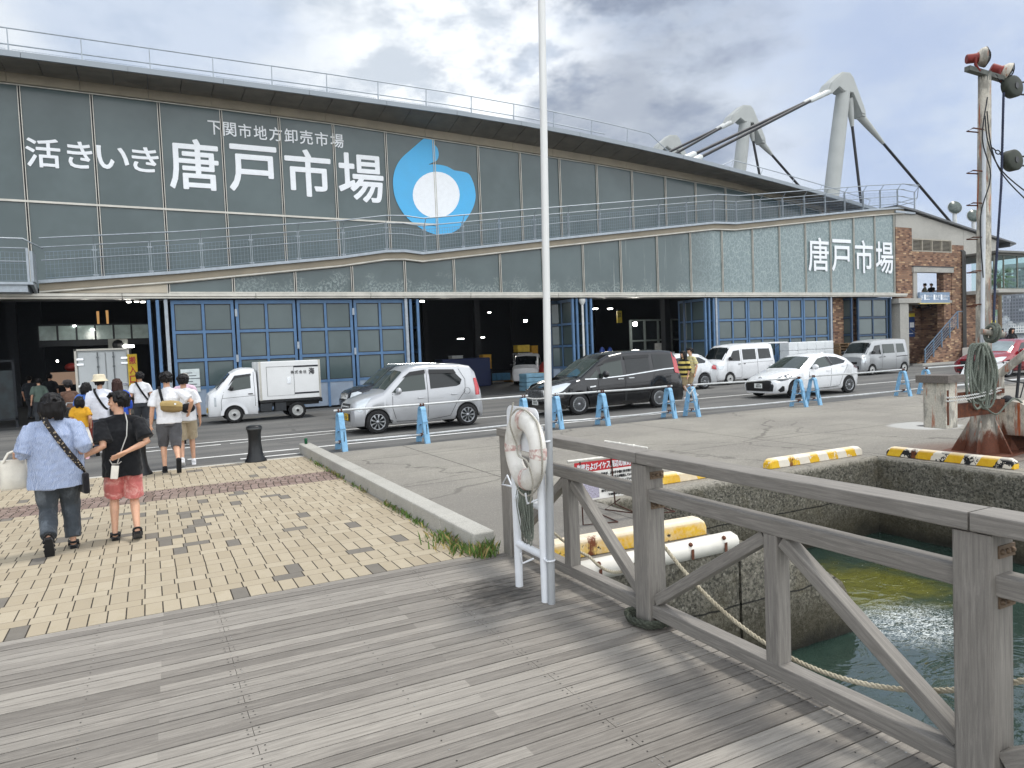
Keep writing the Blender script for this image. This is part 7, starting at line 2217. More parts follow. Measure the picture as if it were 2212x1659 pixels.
def person(label, px, Z, H, yaw, feet, arms, top, bottom, hair, skin=None, girth=1.0, head_yaw=0.0, head_pitch=0.0, lean=0.0, shoes='#1b1b1c', vox=.009, group=None, loc=None, fingers=True, z0=0.0, hair_style='short', face=False, sit=False, shoe_style=None):
    """feet: two (dx, dy, lift); arms: two ((x,y,z) wrist, pole, curl); standing figure facing local +Y"""
    s = H / 1.70; skin = skin or SKIN
    if loc is None:
        d = ray(px, 788); loc = (d[0] * Z / F_PX, d[1] * Z / F_PX, z0)
    r = empty('person', loc, rad(yaw), label, 'person', group)
    V = lambda x, y, z: Vector((x * s, y * s, z * s))
    g = girth
    hipz = .90
    hipc = V(0, 0, hipz); chest = V(0, lean, 1.27); neck = V(0, lean * 1.3, 1.435); hc = V(0, lean * 1.35 + .015, 1.585)
    legs = []
    for sd, (fx, fy, lift) in zip((-1, 1), feet):
        hip = V(sd * .088 * (.6 + .4 * g), 0, hipz - .03); ank = V(sd * fx, fy, .085 + lift)
        kn, ank = ik(hip, ank, .425 * s, .40 * s, (0, 1, 0.05)); legs.append((hip, kn, ank, lift))
    arm = []
    for sd, (w, pole, curl) in zip((-1, 1), arms):
        sh = V(sd * (.145 + .035 * g), lean * 1.15, 1.352)
        w = Matrix.Rotation(-rad(yaw), 3, 'Z') @ (w - Vector(loc)) if isinstance(w, Vector) else V(*w)
        el, w = ik(sh, w, .285 * s, .255 * s, pole); arm.append((sh, el, w, curl, sd))
    # ---- body: one continuous surface
    b = MB(); hm = Matrix.Rotation(rad(head_yaw), 3, 'Z') @ Matrix.Rotation(rad(head_pitch), 3, 'X')
    hp = lambda x, y, z: hc + hm @ V(x, y, z)
    b.ball(hp(0, -.005, .02), (.076 * s, .094 * s, .098 * s), 20, mat=hm); b.ball(hp(0, .022, -.045), (.056 * s, .066 * s, .074 * s), 16, mat=hm); b.ball(hp(0, .052, -.088), (.026 * s, .024 * s, .022 * s), 12, mat=hm)
    b.tube([hp(0, .086, .022), hp(0, .096, -.008), hp(0, .104, -.026)], [.008 * s, .009 * s, .011 * s], 8); b.ball(hp(0, .093, -.032), (.015 * s, .012 * s, .009 * s), 10, mat=hm)
    b.ball(hp(0, .080, -.062), (.022 * s, .014 * s, .008 * s), 10, mat=hm)
    for sd in (-1, 1): b.ball(hp(sd * .078, -.008, -.012), (.010 * s, .018 * s, .030 * s), 10, mat=hm); b.ball(hp(sd * .036, .062, -.022), (.026 * s, .026 * s, .024 * s), 10, mat=hm)
    b.tube([neck - V(0, 0, .07), neck + V(0, 0, .03), hc + V(0, -.012, -.05)], [.062 * s, .050 * s, .050 * s], 14)
    rings_mb(b, [(0, 0, (hipz - .06) * s, .13 * s * g, .095 * s * g), (0, 0, (hipz + .08) * s, .125 * s * g, .09 * s * g), (0, lean * s * .5, 1.12 * s, .13 * s * g, .088 * s * g), (0, lean * s, 1.27 * s, .15 * s * (.5 + .5 * g), .085 * s), (0, lean * s * 1.2, 1.39 * s, .08 * s, .06 * s)], 18)
    for sh, el, w, curl, sd in arm:
        q_ = .85 + .15 * g
        b.tube([sh, sh.lerp(el, .5), el, el.lerp(w, .3), w], [.050 * s * q_, .046 * s * q_, .036 * s * q_, .036 * s * q_, .023 * s], 12)
        b.tube([V(0, lean * 1.1, 1.36), sh], [.055 * s, .048 * s], 10)
        d = (w - el).normalized()
        if fingers: hand(b, w, d, sd, s, curl, nrm=(-sd, .15, 0))
        else: b.ball(w + d * .07 * s, (.026 * s, .034 * s, .075 * s), 10, mat=d.to_track_quat('Z', 'Y').to_matrix())
    for hip, kn, ank, lift in legs:
        b.tube([hip, hip.lerp(kn, .5), kn, kn.lerp(ank, .3), kn.lerp(ank, .6), ank], [.075 * s * g, .064 * s * g, .048 * s, .050 * s, .040 * s, .031 * s], 12)
        t_ = rad(55 * min(1, lift / .12)) if lift else 0; fd = Vector((0, math.cos(t_), -math.sin(t_)))
        b.tube([ank + Vector((0, 0, -.02 * s)) - fd * .04 * s, ank + fd * .08 * s - Vector((0, 0, .035 * s)), ank + fd * .16 * s - Vector((0, 0, .05 * s))], [.032 * s, .03 * s, .022 * s], 8)
    me = blob(b, vox * .72, 2, .4); link('body', me, skin, r)
    # ---- shirt
    o = MB(); tp = dict(top); hem = tp.get('hem', .86); loose = tp.get('loose', 1.12); sl = tp.get('sleeve', .6)
    wv = lambda k: k * loose
    prof = [(0, -.01 * s, hem * s, .165 * s * g * tp.get('hemw', 1) * loose, .115 * s * g * loose), (0, -.008 * s, (hem * .5 + .55) * s, .158 * s * g * loose, .115 * s * g * loose), (0, lean * s * .5, 1.13 * s, wv(.150 * s * g), wv(.105 * s * g)), (0, lean * s, 1.26 * s, .160 * s * (.4 + .6 * g) * loose, .105 * s * loose * (.5 + .5 * g)), (0, lean * s * 1.1, 1.34 * s, .150 * s * (.5 + .5 * g), .095 * s), (0, lean * s * 1.2, 1.392 * s, .108 * s, .074 * s), (0, lean * s * 1.25, 1.425 * s, .074 * s, .062 * s), (0, lean * s * 1.27, 1.445 * s, .060 * s, .056 * s)]
    rings_mb(o, prof, 22)
    for sh, el, w, curl, sd in arm:
        o.tube([V(sd * .05, lean * 1.1, 1.372), sh, sh.lerp(el, .12)], [.062 * s, .056 * s, .058 * s], 12)
        L1, full = [sh], sl
        if sl <= .5 * 2 and sl <= 1: e = sh.lerp(el, sl); P = [sh, sh.lerp(e, .5), e]; R_ = [.054 * s, .064 * s, .068 * s]
        else: e = el.lerp(w, sl - 1); P = [sh, sh.lerp(el, .5), el, e]; R_ = [.054 * s, .062 * s, .056 * s, .048 * s]
        k = loose * (.75 + .25 * g)
        o.tube(P, [q_ * k * tp.get('arm', 1) for q_ in R_], 12)
    me = blob(o, vox, 2, .5); displace(me, .016 * s, 9, tp.get('seed', H * 7), (1, 1, .6)); displace(me, .006 * s, 26, 3.0)
    link(tp.get('name', 'shirt'), me, tp['mat'], r)
    # ---- trousers, shorts or skirt
    bt = dict(bottom); o = MB(); ln_ = bt.get('len', 2.0); lo = bt.get('loose', 1.2)
    if bt.get('skirt'):
        rings_mb(o, [(0, 0, 1.0 * s, .13 * s * g, .1 * s * g), (0, 0, .85 * s, .165 * s * g, .13 * s), (0, 0, bt['skirt'] * s, .26 * s, .2 * s)], 26)
    else:
        rings_mb(o, [(0, 0, 1.0 * s, .135 * s * g, .098 * s * g), (0, -.012 * s, .9 * s, .158 * s * g, .118 * s * g), (0, -.012 * s, .80 * s, .150 * s * g, .11 * s * g)], 20)
        for hip, kn, ank, lift in legs:
            if ln_ <= 1: e = hip.lerp(kn, ln_); P = [hip + V(0, -.006, 0), hip.lerp(e, .5), e]; R_ = [.083, .082, .086]
            else: e = kn.lerp(ank, ln_ - 1); P = [hip + V(0, -.006, 0), hip.lerp(kn, .5), kn, kn.lerp(e, .5), e]; R_ = [.084, .076, .064, .058, .054 * bt.get('cuff', 1)]
            o.tube(P, [q_ * s * lo * (.6 + .4 * g) for q_ in R_], 14)
    me = blob(o, vox, 2, .5); displace(me, .013 * s, 11, 5.0, (1, 1, .7)); displace(me, .005 * s, 30, 1.0)
    link(bt.get('name', 'trousers'), me, bt['mat'], r)
    # ---- shoes
    shm = shoes if not isinstance(shoes, str) else cloth('shoe_' + shoes[1:], shoes)
    for hip, kn, ank, lift in legs:
        o = MB(); t_ = rad(62 * min(1, lift / .12)) if lift else 0; fd = Vector((0, math.cos(t_), -math.sin(t_))); up = Vector((0, math.sin(t_), math.cos(t_)))
        base = ank - up * .062 * s
        if shoe_style == 'sandal':
            for k, (u, w_) in enumerate(((-.06, .036), (.02, .038), (.10, .045), (.17, .036))): pass
            o.loft([[base + fd * u * s + Vector((x * w_ * s, 0, 0)) + up * z * s for x, z in ((-1, -.022), (1, -.022), (1, .012), (-1, .012))] for u, w_ in ((-.075, .028), (-.05, .038), (.05, .040), (.12, .048), (.175, .042), (.195, .026))], 0, False)
            for u, h in ((.0, .055), (.06, .05), (.12, .035)): o.tube([base + fd * u * s + Vector((.045 * s * math.cos(a), 0, 0)) + up * (h * s * math.sin(a) + .005 * s) for a in [math.pi * k / 8 for k in range(9)]], .012 * s, 6)
            o.tube([base + fd * (.02 - .1 * math.sin(a)) * s + Vector((.042 * s * math.cos(a), 0, 0)) + up * .05 * s for a in [math.pi * k / 8 for k in range(9)]], .013 * s, 6)
            me = o.mesh()
        else:
            o.tube([base - fd * .055 * s, base + fd * .03 * s, base + fd * .12 * s, base + fd * .175 * s], [.040 * s, .042 * s, .042 * s, .030 * s], 12)
            o.tube([base + up * .02 * s - fd * .03 * s, ank + up * .01 * s], [.042 * s, .040 * s], 10)
            for u in (-.05, .02, .09, .15): o.box(base + fd * u * s - up * .028 * s, (.075 * s, .08 * s, .03 * s), mat=Matrix.Rotation(-t_, 3, 'X'))
            me = blob(o, vox * .8, 1, .5)
        link('shoe', me, shm, r)
    # ---- hair
    o = MB(); hs = hair_style
    if hs != 'none':
        o.ball(hp(0, -.020, .035), (.088 * s, .098 * s, .096 * s), 18, mat=hm)
        rnd = random.Random(int(H * 1000) + px)
        for k in range(46):
            a = rnd.uniform(0, 6.28); e = rnd.uniform(.05, 1.35); v = Vector((math.cos(a) * math.cos(e), math.sin(a) * math.cos(e), math.sin(e)))
            if v.y > .45 and v.z < .45: continue
            c0 = hp(v.x * .080, -.02 + v.y * .088, .035 + v.z * .085); dr = hm @ Vector((v.x * .5, v.y * .4 - .15, v.z * .4 - .5))
            o.tube([c0, c0 + dr * .04 * s, c0 + dr * .075 * s], [.020 * s, .017 * s, .007 * s], 6)
        if hs in ('bob', 'long', 'medium'):
            dn = {'bob': -.17, 'long': -.34, 'medium': -.14}[hs]
            for k in range(15):
                a = rad(180 + (k - 7) * 17) - math.pi / 2 * 0; v = Vector((math.sin(a), math.cos(a), 0)); w_ = .082 if hs != 'medium' else .086
                c0 = hp(v.x * w_, -.018 + v.y * .092, .03); c1 = hp(v.x * (w_ + .018), -.02 + v.y * .095, dn * .5); c2 = hp(v.x * (w_ + .01) * (.8 if hs == 'long' else 1.05), -.02 + v.y * .09, dn + rnd.uniform(-.03, .015))
                o.tube([c0, c1, c2], [.036 * s, .034 * s, .014 * s], 8)
        else:
            for k in range(9):
                a = rad(180 + (k - 4) * 22); v = Vector((math.sin(a), math.cos(a), 0)); c0 = hp(v.x * .078, -.02 + v.y * .088, .02); c1 = hp(v.x * .072, -.022 + v.y * .082, -.065 + rnd.uniform(-.01, .015)); o.tube([c0, c1], [.028 * s, .012 * s], 8)
            for sd in (-1, 1): o.tube([hp(sd * .078, .02, .03), hp(sd * .082, .012, -.01)], [.022 * s, .008 * s], 8)
        for k in range(7):     # fringe
            x = (k - 3) * .022; o.tube([hp(x * .9, .055, .10), hp(x * 1.1, .088, .065), hp(x * 1.25 - .006, .092 - abs(x) * .35, .036)], [.024 * s, .016 * s, .006 * s], 7)
        me = blob(o, vox * .75, 1, .5); displace(me, .010 * s, 34, H, (1, 1, .35)); link('hair', me, hair, r)
    if face:
        for sd in (-1, 1):
            e = MB(); e.ball(hp(sd * .033, .0835, -.002), (.014 * s, .007 * s, .0075 * s), 10, mat=hm); link('eye', e.mesh(), mat('eye_dark', '#1a1413', .25), r)
            e = MB(); e.tube([hp(sd * .018, .092, .020), hp(sd * .036, .090, .025), hp(sd * .052, .078, .018)], [.003 * s, .0042 * s, .002 * s], 6); link('eyebrow', e.mesh(), hair, r)
        e = MB(); e.tube([hp(-.026, .083, -.058), hp(-.012, .094, -.066), hp(.012, .094, -.066), hp(.026, .083, -.058)], [.003 * s, .0055 * s, .0055 * s, .003 * s], 6); link('mouth', e.mesh(), mat('mouth_red', '#8c3f3a', .5), r)
    r['_'] = 0; del r['_']
    return r, dict(arm=arm, legs=legs, hp=hp, s=s, hc=hc, neck=neck, M=Matrix.Translation(Vector(loc)) @ Matrix.Rotation(rad(yaw), 4, 'Z'))


def strap_pts(info, side, lean=0.0, off=.0, back=-.135):
    s = info['s']; P = [(side * -.10, .09, 1.41), (side * -.10, .0, 1.445), (side * -.085, -.10, 1.38), (side * .0, back, 1.20), (side * .10, back + .005, 1.03), (side * .17, -.05, .96)]
    return [info['M'] @ Vector((x * s, y * s, z * s)) for x, y, z in P]


def flat_strap(mb, pts, w, th, out):
    P = curve_pts(pts, 4)
    for a, b in zip(P, P[1:]): mb.bar(a, b + (b - a) * .08, w, th, up=out)
    return mb


WALKL = ((.085, .16, 0), (.085, -.22, .10)); WALKR = ((.085, -.22, .10), (.085, .16, 0)); STAND = ((.10, .03, 0), (.10, -.02, 0))
HANG = (((-.25, .04, .84), (-.3, -1, 0), .45), ((.25, .06, .84), (.3, -1, 0), .45))
T_WHITE = cloth('tee_white', '#d9dadd', .05)

# woman in a striped shirt
d_ = ray(166, 1002); HANDS = Vector((0, 0, CAM_H)) + Vector(d_) * (7.5 / F_PX)
w, wi = person('woman with a black bob in a blue striped shirt carrying a white tote', 106, 7.32, 1.64, 4, ((.105, -.24, .11), (.105, .07, 0)),
               (((-.36, .17, 1.06), (-.30, -.5, -1), .9), (HANDS + Vector((-.02, .01, .055)), (.35, -.6, -1), .8)), dict(mat=cloth('shirt_pinstripe', '#4a6390', .06, 4, 'pinstripe'), hem=.70, loose=1.22, sleeve=1.06, hemw=1.02, arm=1.12, name='shirt'),
               dict(mat=cloth('denim_dark', '#3f454b', .15, 6, 'denim'), len=1.92, loose=1.28, name='jeans', cuff=1.02), HBLK, girth=1.34, vox=.0078, hair_style='medium', shoe_style='sandal')
bp = wi['M'] @ wi['arm'][0][2]
bag = empty('tote_bag', (bp.x - .02, bp.y - .04, bp.z), rad(14), 'plain white cloth tote bag hanging from the striped shirt woman wrist', 'bag')
o = MB(); rings = []
for z, wx, wy in ((-.04, .105, .015), (-.10, .115, .035), (-.22, .125, .05), (-.32, .125, .045), (-.345, .11, .025)): rings.append([Vector((wx * (1 + .06 * math.sin(k * 1.9)) * math.copysign(abs(math.cos(k * .393)) ** .6, math.cos(k * .393)), wy * math.copysign(abs(math.sin(k * .393)) ** .8, math.sin(k * .393)), z)) for k in range(16)])
o.loft(rings, 0, True); me = o.mesh(); displace(me, .012, 12); link('bag_body', me, cloth('canvas_white', '#d5d1c6', .08, 9), bag)
o = MB()
for y in (-.02, .02): o.tube([(-.09, y, -.06), (-.04, y, .03), (.0, y, .045), (.04, y, .03), (.09, y, -.06)], .011, 6)
o.build('handle', cloth('canvas_white', '#d5d1c6', .08, 9), bag)
sbg = empty('shoulder_bag', (0, 0, 0), 0, 'black bag on a black and beige patterned strap across the striped shirt woman back', 'bag')
P = [wi['M'] @ Vector((x * wi['s'], y * wi['s'], z * wi['s'])) for x, y, z in ((-.07, .08, 1.47), (-.075, -.02, 1.485), (-.06, -.125, 1.41), (.03, -.178, 1.24), (.12, -.178, 1.08), (.215, -.135, .92), (.245, -.06, .82))]
t = NT('patterned_strap'); p = t.pos(True); v = t.voro(p, 42); t.set(col=t.mix(t.rng(v, .25, .4), lin('#9b8d78'), lin('#191517')), rough=.8)
o = MB(); flat_strap(o, P, .05, .012, (-.2, -1, .3)); o.build('strap', t.m, sbg)
e = P[-1]; o = MB(); o.box(e + Vector((.0, .02, -.10)), (.06, .20, .22), .3); o.build('bag_body', cloth('bag_black', '#1d1c1f'), sbg, bevel=.02)

# boy in pink shorts
b, bi = person('boy looking round and smiling, in a black tee and pink shorts', 250, 7.72, 1.62, 2, ((.12, .04, 0), (.105, -.16, .05)),
               ((HANDS + Vector((.035, -.02, .06)), (-.1, -.5, -1), .75), ((.035, -.20, 1.02), (1, -.25, -.5), .12)), dict(mat=cloth('tee_black', '#17181b', .25, 4), hem=.74, loose=1.26, sleeve=.84, arm=1.15, name='tshirt'),
               dict(mat=cloth('shorts_pink', '#c06d69', .1, 5, 'dye'), len=.95, loose=1.22, name='shorts'), HBLK, girth=1.0, head_yaw=78, vox=.0072, face=True, shoe_style='sandal')
ph = empty('phone', (0, 0, 0), 0, 'white phone in a clear case hanging on a chain over the black tee', 'phone')
s_ = bi['s']; Mb = bi['M']; q0 = Mb @ Vector((-.06 * s_, -.185 * s_, .90 * s_))
o = MB(); o.box(q0 + Vector((-.02, -.006, -.09)), (.072, .012, .145), mat=Matrix.Rotation(.14, 3, 'Y')); o.build('phone_body', mat('phone_white', '#d6d2c8', .3), ph, bevel=.01)
o = MB(); o.tube([Mb @ Vector((x * s_, y * s_, z * s_)) for x, y, z in ((.03, .05, 1.46), (.06, -.05, 1.46), (.075, -.14, 1.36), (.06, -.172, 1.2), (.0, -.20, 1.05), (-.03, -.20, .96), (-.05, -.195, .90))], .0065, 6); o.tube([q0 + Vector((.05, 0, .02)), q0 + Vector((.02, 0, -.005)), q0 + Vector((-.04, 0, -.0)), q0 + Vector((-.06, 0, .05))], .006, 6); o.build('chain', mat('chain_grey', '#b0aea9', .4, .4), ph)

# two friends crossing
m1, i1 = person('man in a white tee and grey cargo shorts wearing a tan sling bag', 357, 12.35, 1.76, 2, ((.10, .10, 0), (.09, -.30, .15)),
                (((-.27, .03, .83), (-.3, -1, 0), .5), ((.33, .05, 1.02), (.6, -1, 0), .4)), dict(mat=T_WHITE, hem=.84, loose=1.15, sleeve=.78, name='tshirt'), dict(mat=cloth('shorts_grey', '#55565a', .15), len=1.12, loose=1.3, name='shorts'), HBLK, girth=1.04, vox=.0085)
g1 = empty('sling_bag', (0, 0, 0), 0, 'tan canvas sling bag on a black strap across the tall man back', 'bag')
P = strap_pts(i1, 1, back=-.16); P = [i1['M'] @ Vector((x * i1['s'], y * i1['s'], z * i1['s'])) for x, y, z in ((-.11, .08, 1.42), (-.115, -.02, 1.46), (-.11, -.11, 1.38), (-.085, -.155, 1.22))]
o = MB(); flat_strap(o, P, .045, .012, (0, -1, .2)); o.build('strap', cloth('strap_black2', '#1a1a1c'), g1)
c_ = i1['M'] @ Vector((.04 * i1['s'], -.20 * i1['s'], 1.12 * i1['s'])); o = MB(); rings = []
for x, k in ((-.17, .5), (-.13, .85), (0, 1), (.12, .9), (.17, .55)): rings.append([c_ + Vector((x, .055 * k * math.cos(a), .10 * k * math.sin(a) - .10 * x)) for a in [j * .524 for j in range(12)]])
o.loft(rings, 0, True); o.build('bag_body', cloth('bag_tan', '#86714a', .12, 7), g1)
o = MB(); rings = [[p_ + Vector((0, -.008, .012)) if j < 7 else p_ for j, p_ in enumerate(r_)] for r_ in rings]; o.loft([[c_ + (p_ - c_) * 1.03 for p_ in r_[:7]] for r_ in rings], 0, True, caps=False, closed=False); o.build('flap', cloth('flap_tan', '#a08a5c', .1, 7), g1)
o = MB(); o.box(c_ + Vector((.06, -.066, .05)), (.03, .006, .03)); o.build('patch', M_PLW, g1)
m2, i2 = person('man in a white tee and beige shorts with white trainers walking in the crossing', 393, 13.1, 1.70, -2, ((.09, -.16, .06), (.10, .16, 0)), HANG, dict(mat=T_WHITE, hem=.84, loose=1.15, sleeve=.75, name='tshirt'), dict(mat=cloth('shorts_beige', '#a99c84', .1), len=.92, loose=1.25, name='shorts'), HBLK, shoes='#d3d4d6')
o = MB(); c_ = i2['M'] @ Vector((.05, -.17, 1.08)); o.ball(c_, (.13, .05, .09), 12); tag(o.build('waist_bag', cloth('bag_black', '#1d1c1f')), 'black bag on the back of the man in beige shorts', 'bag')
person('white haired man in a pale pink shirt beyond the two friends', 396, 16.6, 1.66, -4, WALKL, HANG, dict(mat=cloth('shirt_pink', '#cfb4c4', .06), hem=.82, loose=1.18, sleeve=1.7, name='shirt'), dict(mat=cloth('slacks_grey', '#55595a'), name='trousers'), HWHT, vox=.011, fingers=False)
m4, i4 = person('man in a white polo and dark slacks with a black strap across his back', 300, 18.6, 1.72, 8, WALKL, HANG, dict(mat=T_WHITE, hem=.90, loose=1.08, sleeve=.7, name='polo_shirt'), dict(mat=cloth('slacks_dark', '#3b3e42'), name='trousers'), HBLK, vox=.011, fingers=False, shoes='#232325')
person('woman with long brown hair in a bright blue blouse', 250, 16.6, 1.60, 10, WALKR, HANG, dict(mat=cloth('blouse_blue', '#2b51b5', .12), hem=.72, loose=1.3, sleeve=1.5, name='blouse'), dict(mat=cloth('slacks_dark', '#3b3e42'), name='trousers'), HBRN, vox=.011, fingers=False, hair_style='long')
m6, i6 = person('man in a cream bucket hat and loose white shirt with a black strap', 212, 15.3, 1.68, -6, WALKR, HANG, dict(mat=cloth('shirt_white', '#d6d9e2', .05), hem=.78, loose=1.3, sleeve=1.3, name='shirt'), dict(mat=cloth('jeans_blue', '#4b5668'), name='jeans'), HBLK, vox=.010, fingers=False)
o = MB(); q_ = i6['M'] @ (i6['hc']); o.lathe([(.175, -.01), (.165, .0), (.125, .045), (.118, .11), (.10, .135), (.001, .145)], q_ + Vector((0, 0, .035)), 22); me = o.mesh(); displace(me, .008, 20); tag(link('bucket_hat', me, cloth('hat_cream', '#cdc3aa', .08, 8)), 'cream bucket hat on the man in the loose white shirt', 'hat')
for inf, lab in ((i4, 'black strap bag worn by the man in dark slacks'), (i6, 'black strap bag worn by the man in the bucket hat')):
    o = MB(); flat_strap(o, strap_pts(inf, 1, back=-.15), .045, .012, (0, -1, .2)); q_ = strap_pts(inf, 1)[-1]; o.box(q_ + Vector((.03, 0, -.03)), (.06, .2, .14)); tag(o.build('cross_body_bag', cloth('strap_black2', '#1a1a1c')), lab, 'bag')
person('girl with black bob in a yellow tee and long white skirt', 166, 14.7, 1.30, -4, STAND, (((-.2, .05, .84), (-.3, -1, 0), .5), ((.22, .08, .9), (.3, -1, 0), .5)), dict(mat=cloth('tee_yellow', '#c9962b', .1), hem=.86, loose=1.15, sleeve=.7, name='tshirt'), dict(mat=cloth('skirt_white', '#d8d4cc', .06), skirt=.42, name='skirt'), HBLK, vox=.0085, fingers=False, hair_style='bob', shoes='#c9a3ab')
person('woman with dark hair in a blue shirt and red skirt by the bucket hat man', 182, 16.2, 1.55, 0, STAND, HANG, dict(mat=cloth('shirt_blue', '#476ab3', .12), hem=.86, loose=1.15, sleeve=.8, name='shirt'), dict(mat=cloth('skirt_red', '#6e2a22', .12), skirt=.30, name='skirt'), HBLK, vox=.011, fingers=False, hair_style='bob')
m9, i9 = person('person in a brown top and dark cap leaning over a stroller at the dark entrance', 148, 17.6, 1.58, 30, STAND, (((-.15, .35, 1.0), (-.3, -1, 0), .5), ((.2, .35, 1.0), (.3, -1, 0), .5)), dict(mat=cloth('top_brown', '#5d463a', .12), hem=.84, loose=1.2, sleeve=.8, name='shirt'), dict(mat=cloth('slacks_dark', '#3b3e42'), name='trousers'), HBLK, vox=.012, fingers=False, lean=.08)
o = MB(); q_ = i9['M'] @ i9['hc']; o.lathe([(.105, .0), (.108, .05), (.085, .10), (.001, .118)], q_ + Vector((0, 0, .03)), 18); o.box(q_ + Vector((-.06, .12, .05)), (.14, .14, .015), .5); tag(o.build('cap', cloth('cap_dark', '#34302f')), 'dark cap on the person bending over the stroller', 'hat')
d = ray(128, 788); sx, sy = d[0] * 16.9 / F_PX, d[1] * 16.9 / F_PX
sv = empty('stroller', (sx, sy, 0), rad(40), 'dark folding stroller with a pale tubular frame at the entrance', 'stroller')
o = MB()
for y in (-.22, .22): o.tube([(-.35, y, .08), (.1, y, .75), (.28, y, 1.05)], .016, 6); o.tube([(.35, y, .08), (-.05, y, .7)], .016, 6)
o.tube([(.28, -.22, 1.05), (.28, .22, 1.05)], .018, 6); o.build('frame', mat('stroller_frame', '#a9aaa8', .4, .4), sv)
o = MB(); o.prism([(-.25, .45), (.15, .4), (.25, .8), (.1, .95), (-.15, 1.0), (-.3, .85)], lambda u, v, t: Vector((u, t, v)), -.2, .2); o.build('canopy', cloth('canopy_dark', '#2b2d2f'), sv, bevel=.04)
for x in (-.35, .35):
    for y in (-.22, .22): o = MB(); o.lathe([(.08, -.02), (.08, .02)], (x, y, .08), 16, mat=Matrix.Rotation(rad(90), 3, 'X')); o.build('wheel', M_TYRE, sv)

# couple behind the minivan, women by the red car, diners on the terrace
person('man in a pale yellow polo and khaki shorts stepping past the minivan', 1492, 24.3, 1.72, 90, ((.06, .22, 0), (.06, -.22, .05)), HANG, dict(mat=cloth('polo_yellow', '#cdc391', .06, 5, 'thin'), hem=.84, loose=1.15, sleeve=.75, name='polo_shirt'), dict(mat=cloth('shorts_khaki', '#97876a', .1), len=.95, loose=1.25, name='shorts'), HBLK, vox=.013, fingers=False, shoes='#d3d4d6')
person('woman in a black and yellow banded rugby shirt half hidden by the minivan', 1477, 24.1, 1.62, 90, ((.06, -.16, .04), (.06, .18, 0)), HANG, dict(mat=cloth('shirt_banded', '#1d1d20', .1, 5, 'bands'), hem=.78, loose=1.25, sleeve=1.3, name='rugby_shirt'), dict(mat=cloth('shorts_khaki', '#97876a', .1), len=.9, loose=1.25, name='shorts'), HBLK, vox=.013, fingers=False, hair_style='bob')
for px, lab, col in ((2162, 'woman in a dark grey tee with long black hair beyond the red car roof', '#3f4247'), (2186, 'woman in black with long dark hair holding something pale, beyond the red car roof', '#1f2023')):
    person(lab, px, 33.5 if px < 2170 else 32.5, 1.62, 160, STAND, (((-.2, .2, 1.1), (-.3, -1, 0), .5), ((.2, .2, 1.1), (.3, -1, 0), .5)), dict(mat=cloth('tee_' + col[1:], col), hem=.85, loose=1.15, sleeve=.8, name='tshirt'), dict(mat=cloth('slacks_dark', '#3b3e42'), name='trousers'), HBLK, vox=.016, fingers=False, hair_style='long', z0=.35)
tb = MB(); tb.bb(60, 95, 20, 33, -.3, .35); tag(tb.build('promenade', M_CONC), kind='structure')
# ---------------------------------------------------------------- things inside the hall
M_FOAM = mat('foam_white', '#dfe3e4', .7, var=.05, bump=.1)


def at(px, Y, z=0.0):
    p = on_y(px, 790, Y); return Vector((p.x, Y, z))


LY = 28.6
# big box truck backed into the left opening
xl, xr = on_y(163, 800, LY).x, on_y(281, 800, LY).x
zt = on_y(220, 753, LY).z
bt = empty('lorry', ((xl + xr) / 2, LY, 0), 0, 'pale grey box lorry seen from behind with closed double doors inside the hall', 'truck')
BO = ((xl + xr) / 2, LY, 0)
o = MB(); o.bb(xl, xr, LY, LY + 4.5, .85, zt); so(o, 'cargo_box', mat('lorry_box', '#b9bdbd', .5, 0, .06, 1), bt, BO)
xm = (xl + xr) / 2 + .1
for a, b in ((xl + .1, xm - .02), (xm + .02, xr - .1)):
    o = MB(); o.bb(a, b, LY - .06, LY - .005, .95, zt - .14); d_ = so(o, 'rear_door', mat('lorry_door', '#c3c8c9', .5, 0, .05, 1), bt, BO)
    o = MB()
    xb_ = b - .22 if a < xm - .5 else a + .22
    o.tube([(xb_, LY - .09, .95), (xb_, LY - .09, zt - .12)], .018, 8)
    for z in (1.2, 1.9, zt - .3): o.box((xb_, LY - .09, z), (.07, .05, .06))
    so(o, 'lock_bar', mat('lock_steel', '#6e7375', .4, .6), d_, BO)
    o = MB()
    for z in (1.25, 2.0, zt - .35): xh = a + .06 if a < xm - .5 else b - .06; o.box((xh, LY - .09, z), (.2, .03, .07))
    so(o, 'hinge', M_CHROME, d_, BO)
o = MB()
for x in (xl + .03, xr - .03): o.bb(x - .035, x + .035, LY - .1, LY, .85, zt)
o.bb(xl, xr, LY - .1, LY, zt - .06, zt); so(o, 'frame', M_ALU, bt, BO)
o = MB(); o.bb(xl, xr, LY + .1, LY + 4.4, .6, .84); o.bb(xl + .05, xr - .05, LY - .2, LY - .05, .45, .62); so(o, 'chassis', M_TRIM, bt, BO)
for x in (xl + .3, xr - .3):
    o = MB(); o.lathe([(.3, -.12), (.4, -.12), (.4, .12), (.3, .12)], (x, LY + 1.2, .4), 20, mat=Matrix.Rotation(rad(90), 3, 'Y')); so(o, 'wheel', M_TYRE, bt, BO)
# yellow upright banner sign beside it
p = on_y(287, 830, 28.5)
o = MB(); o.bb(p.x - .12, p.x + .18, 28.48, 28.5, .9, 2.3); yb = link('upright_sign', o.mesh(), mat('banner_yellow', '#d7b41f', .5)); tag(yb, 'narrow yellow upright sign with red characters beside the lorry', 'sign')
o = MB()
for k, ch in enumerate('搬入口'): put_text(o, ch, (p.x - .08, p.x + .14, 1.95 - k * .34, 2.22 - k * .34), lambda u, v, t: Vector((u, 28.475 - t, v)), .02)
o.build('lettering', mat('sign_red', '#b7232b', .5), yb)
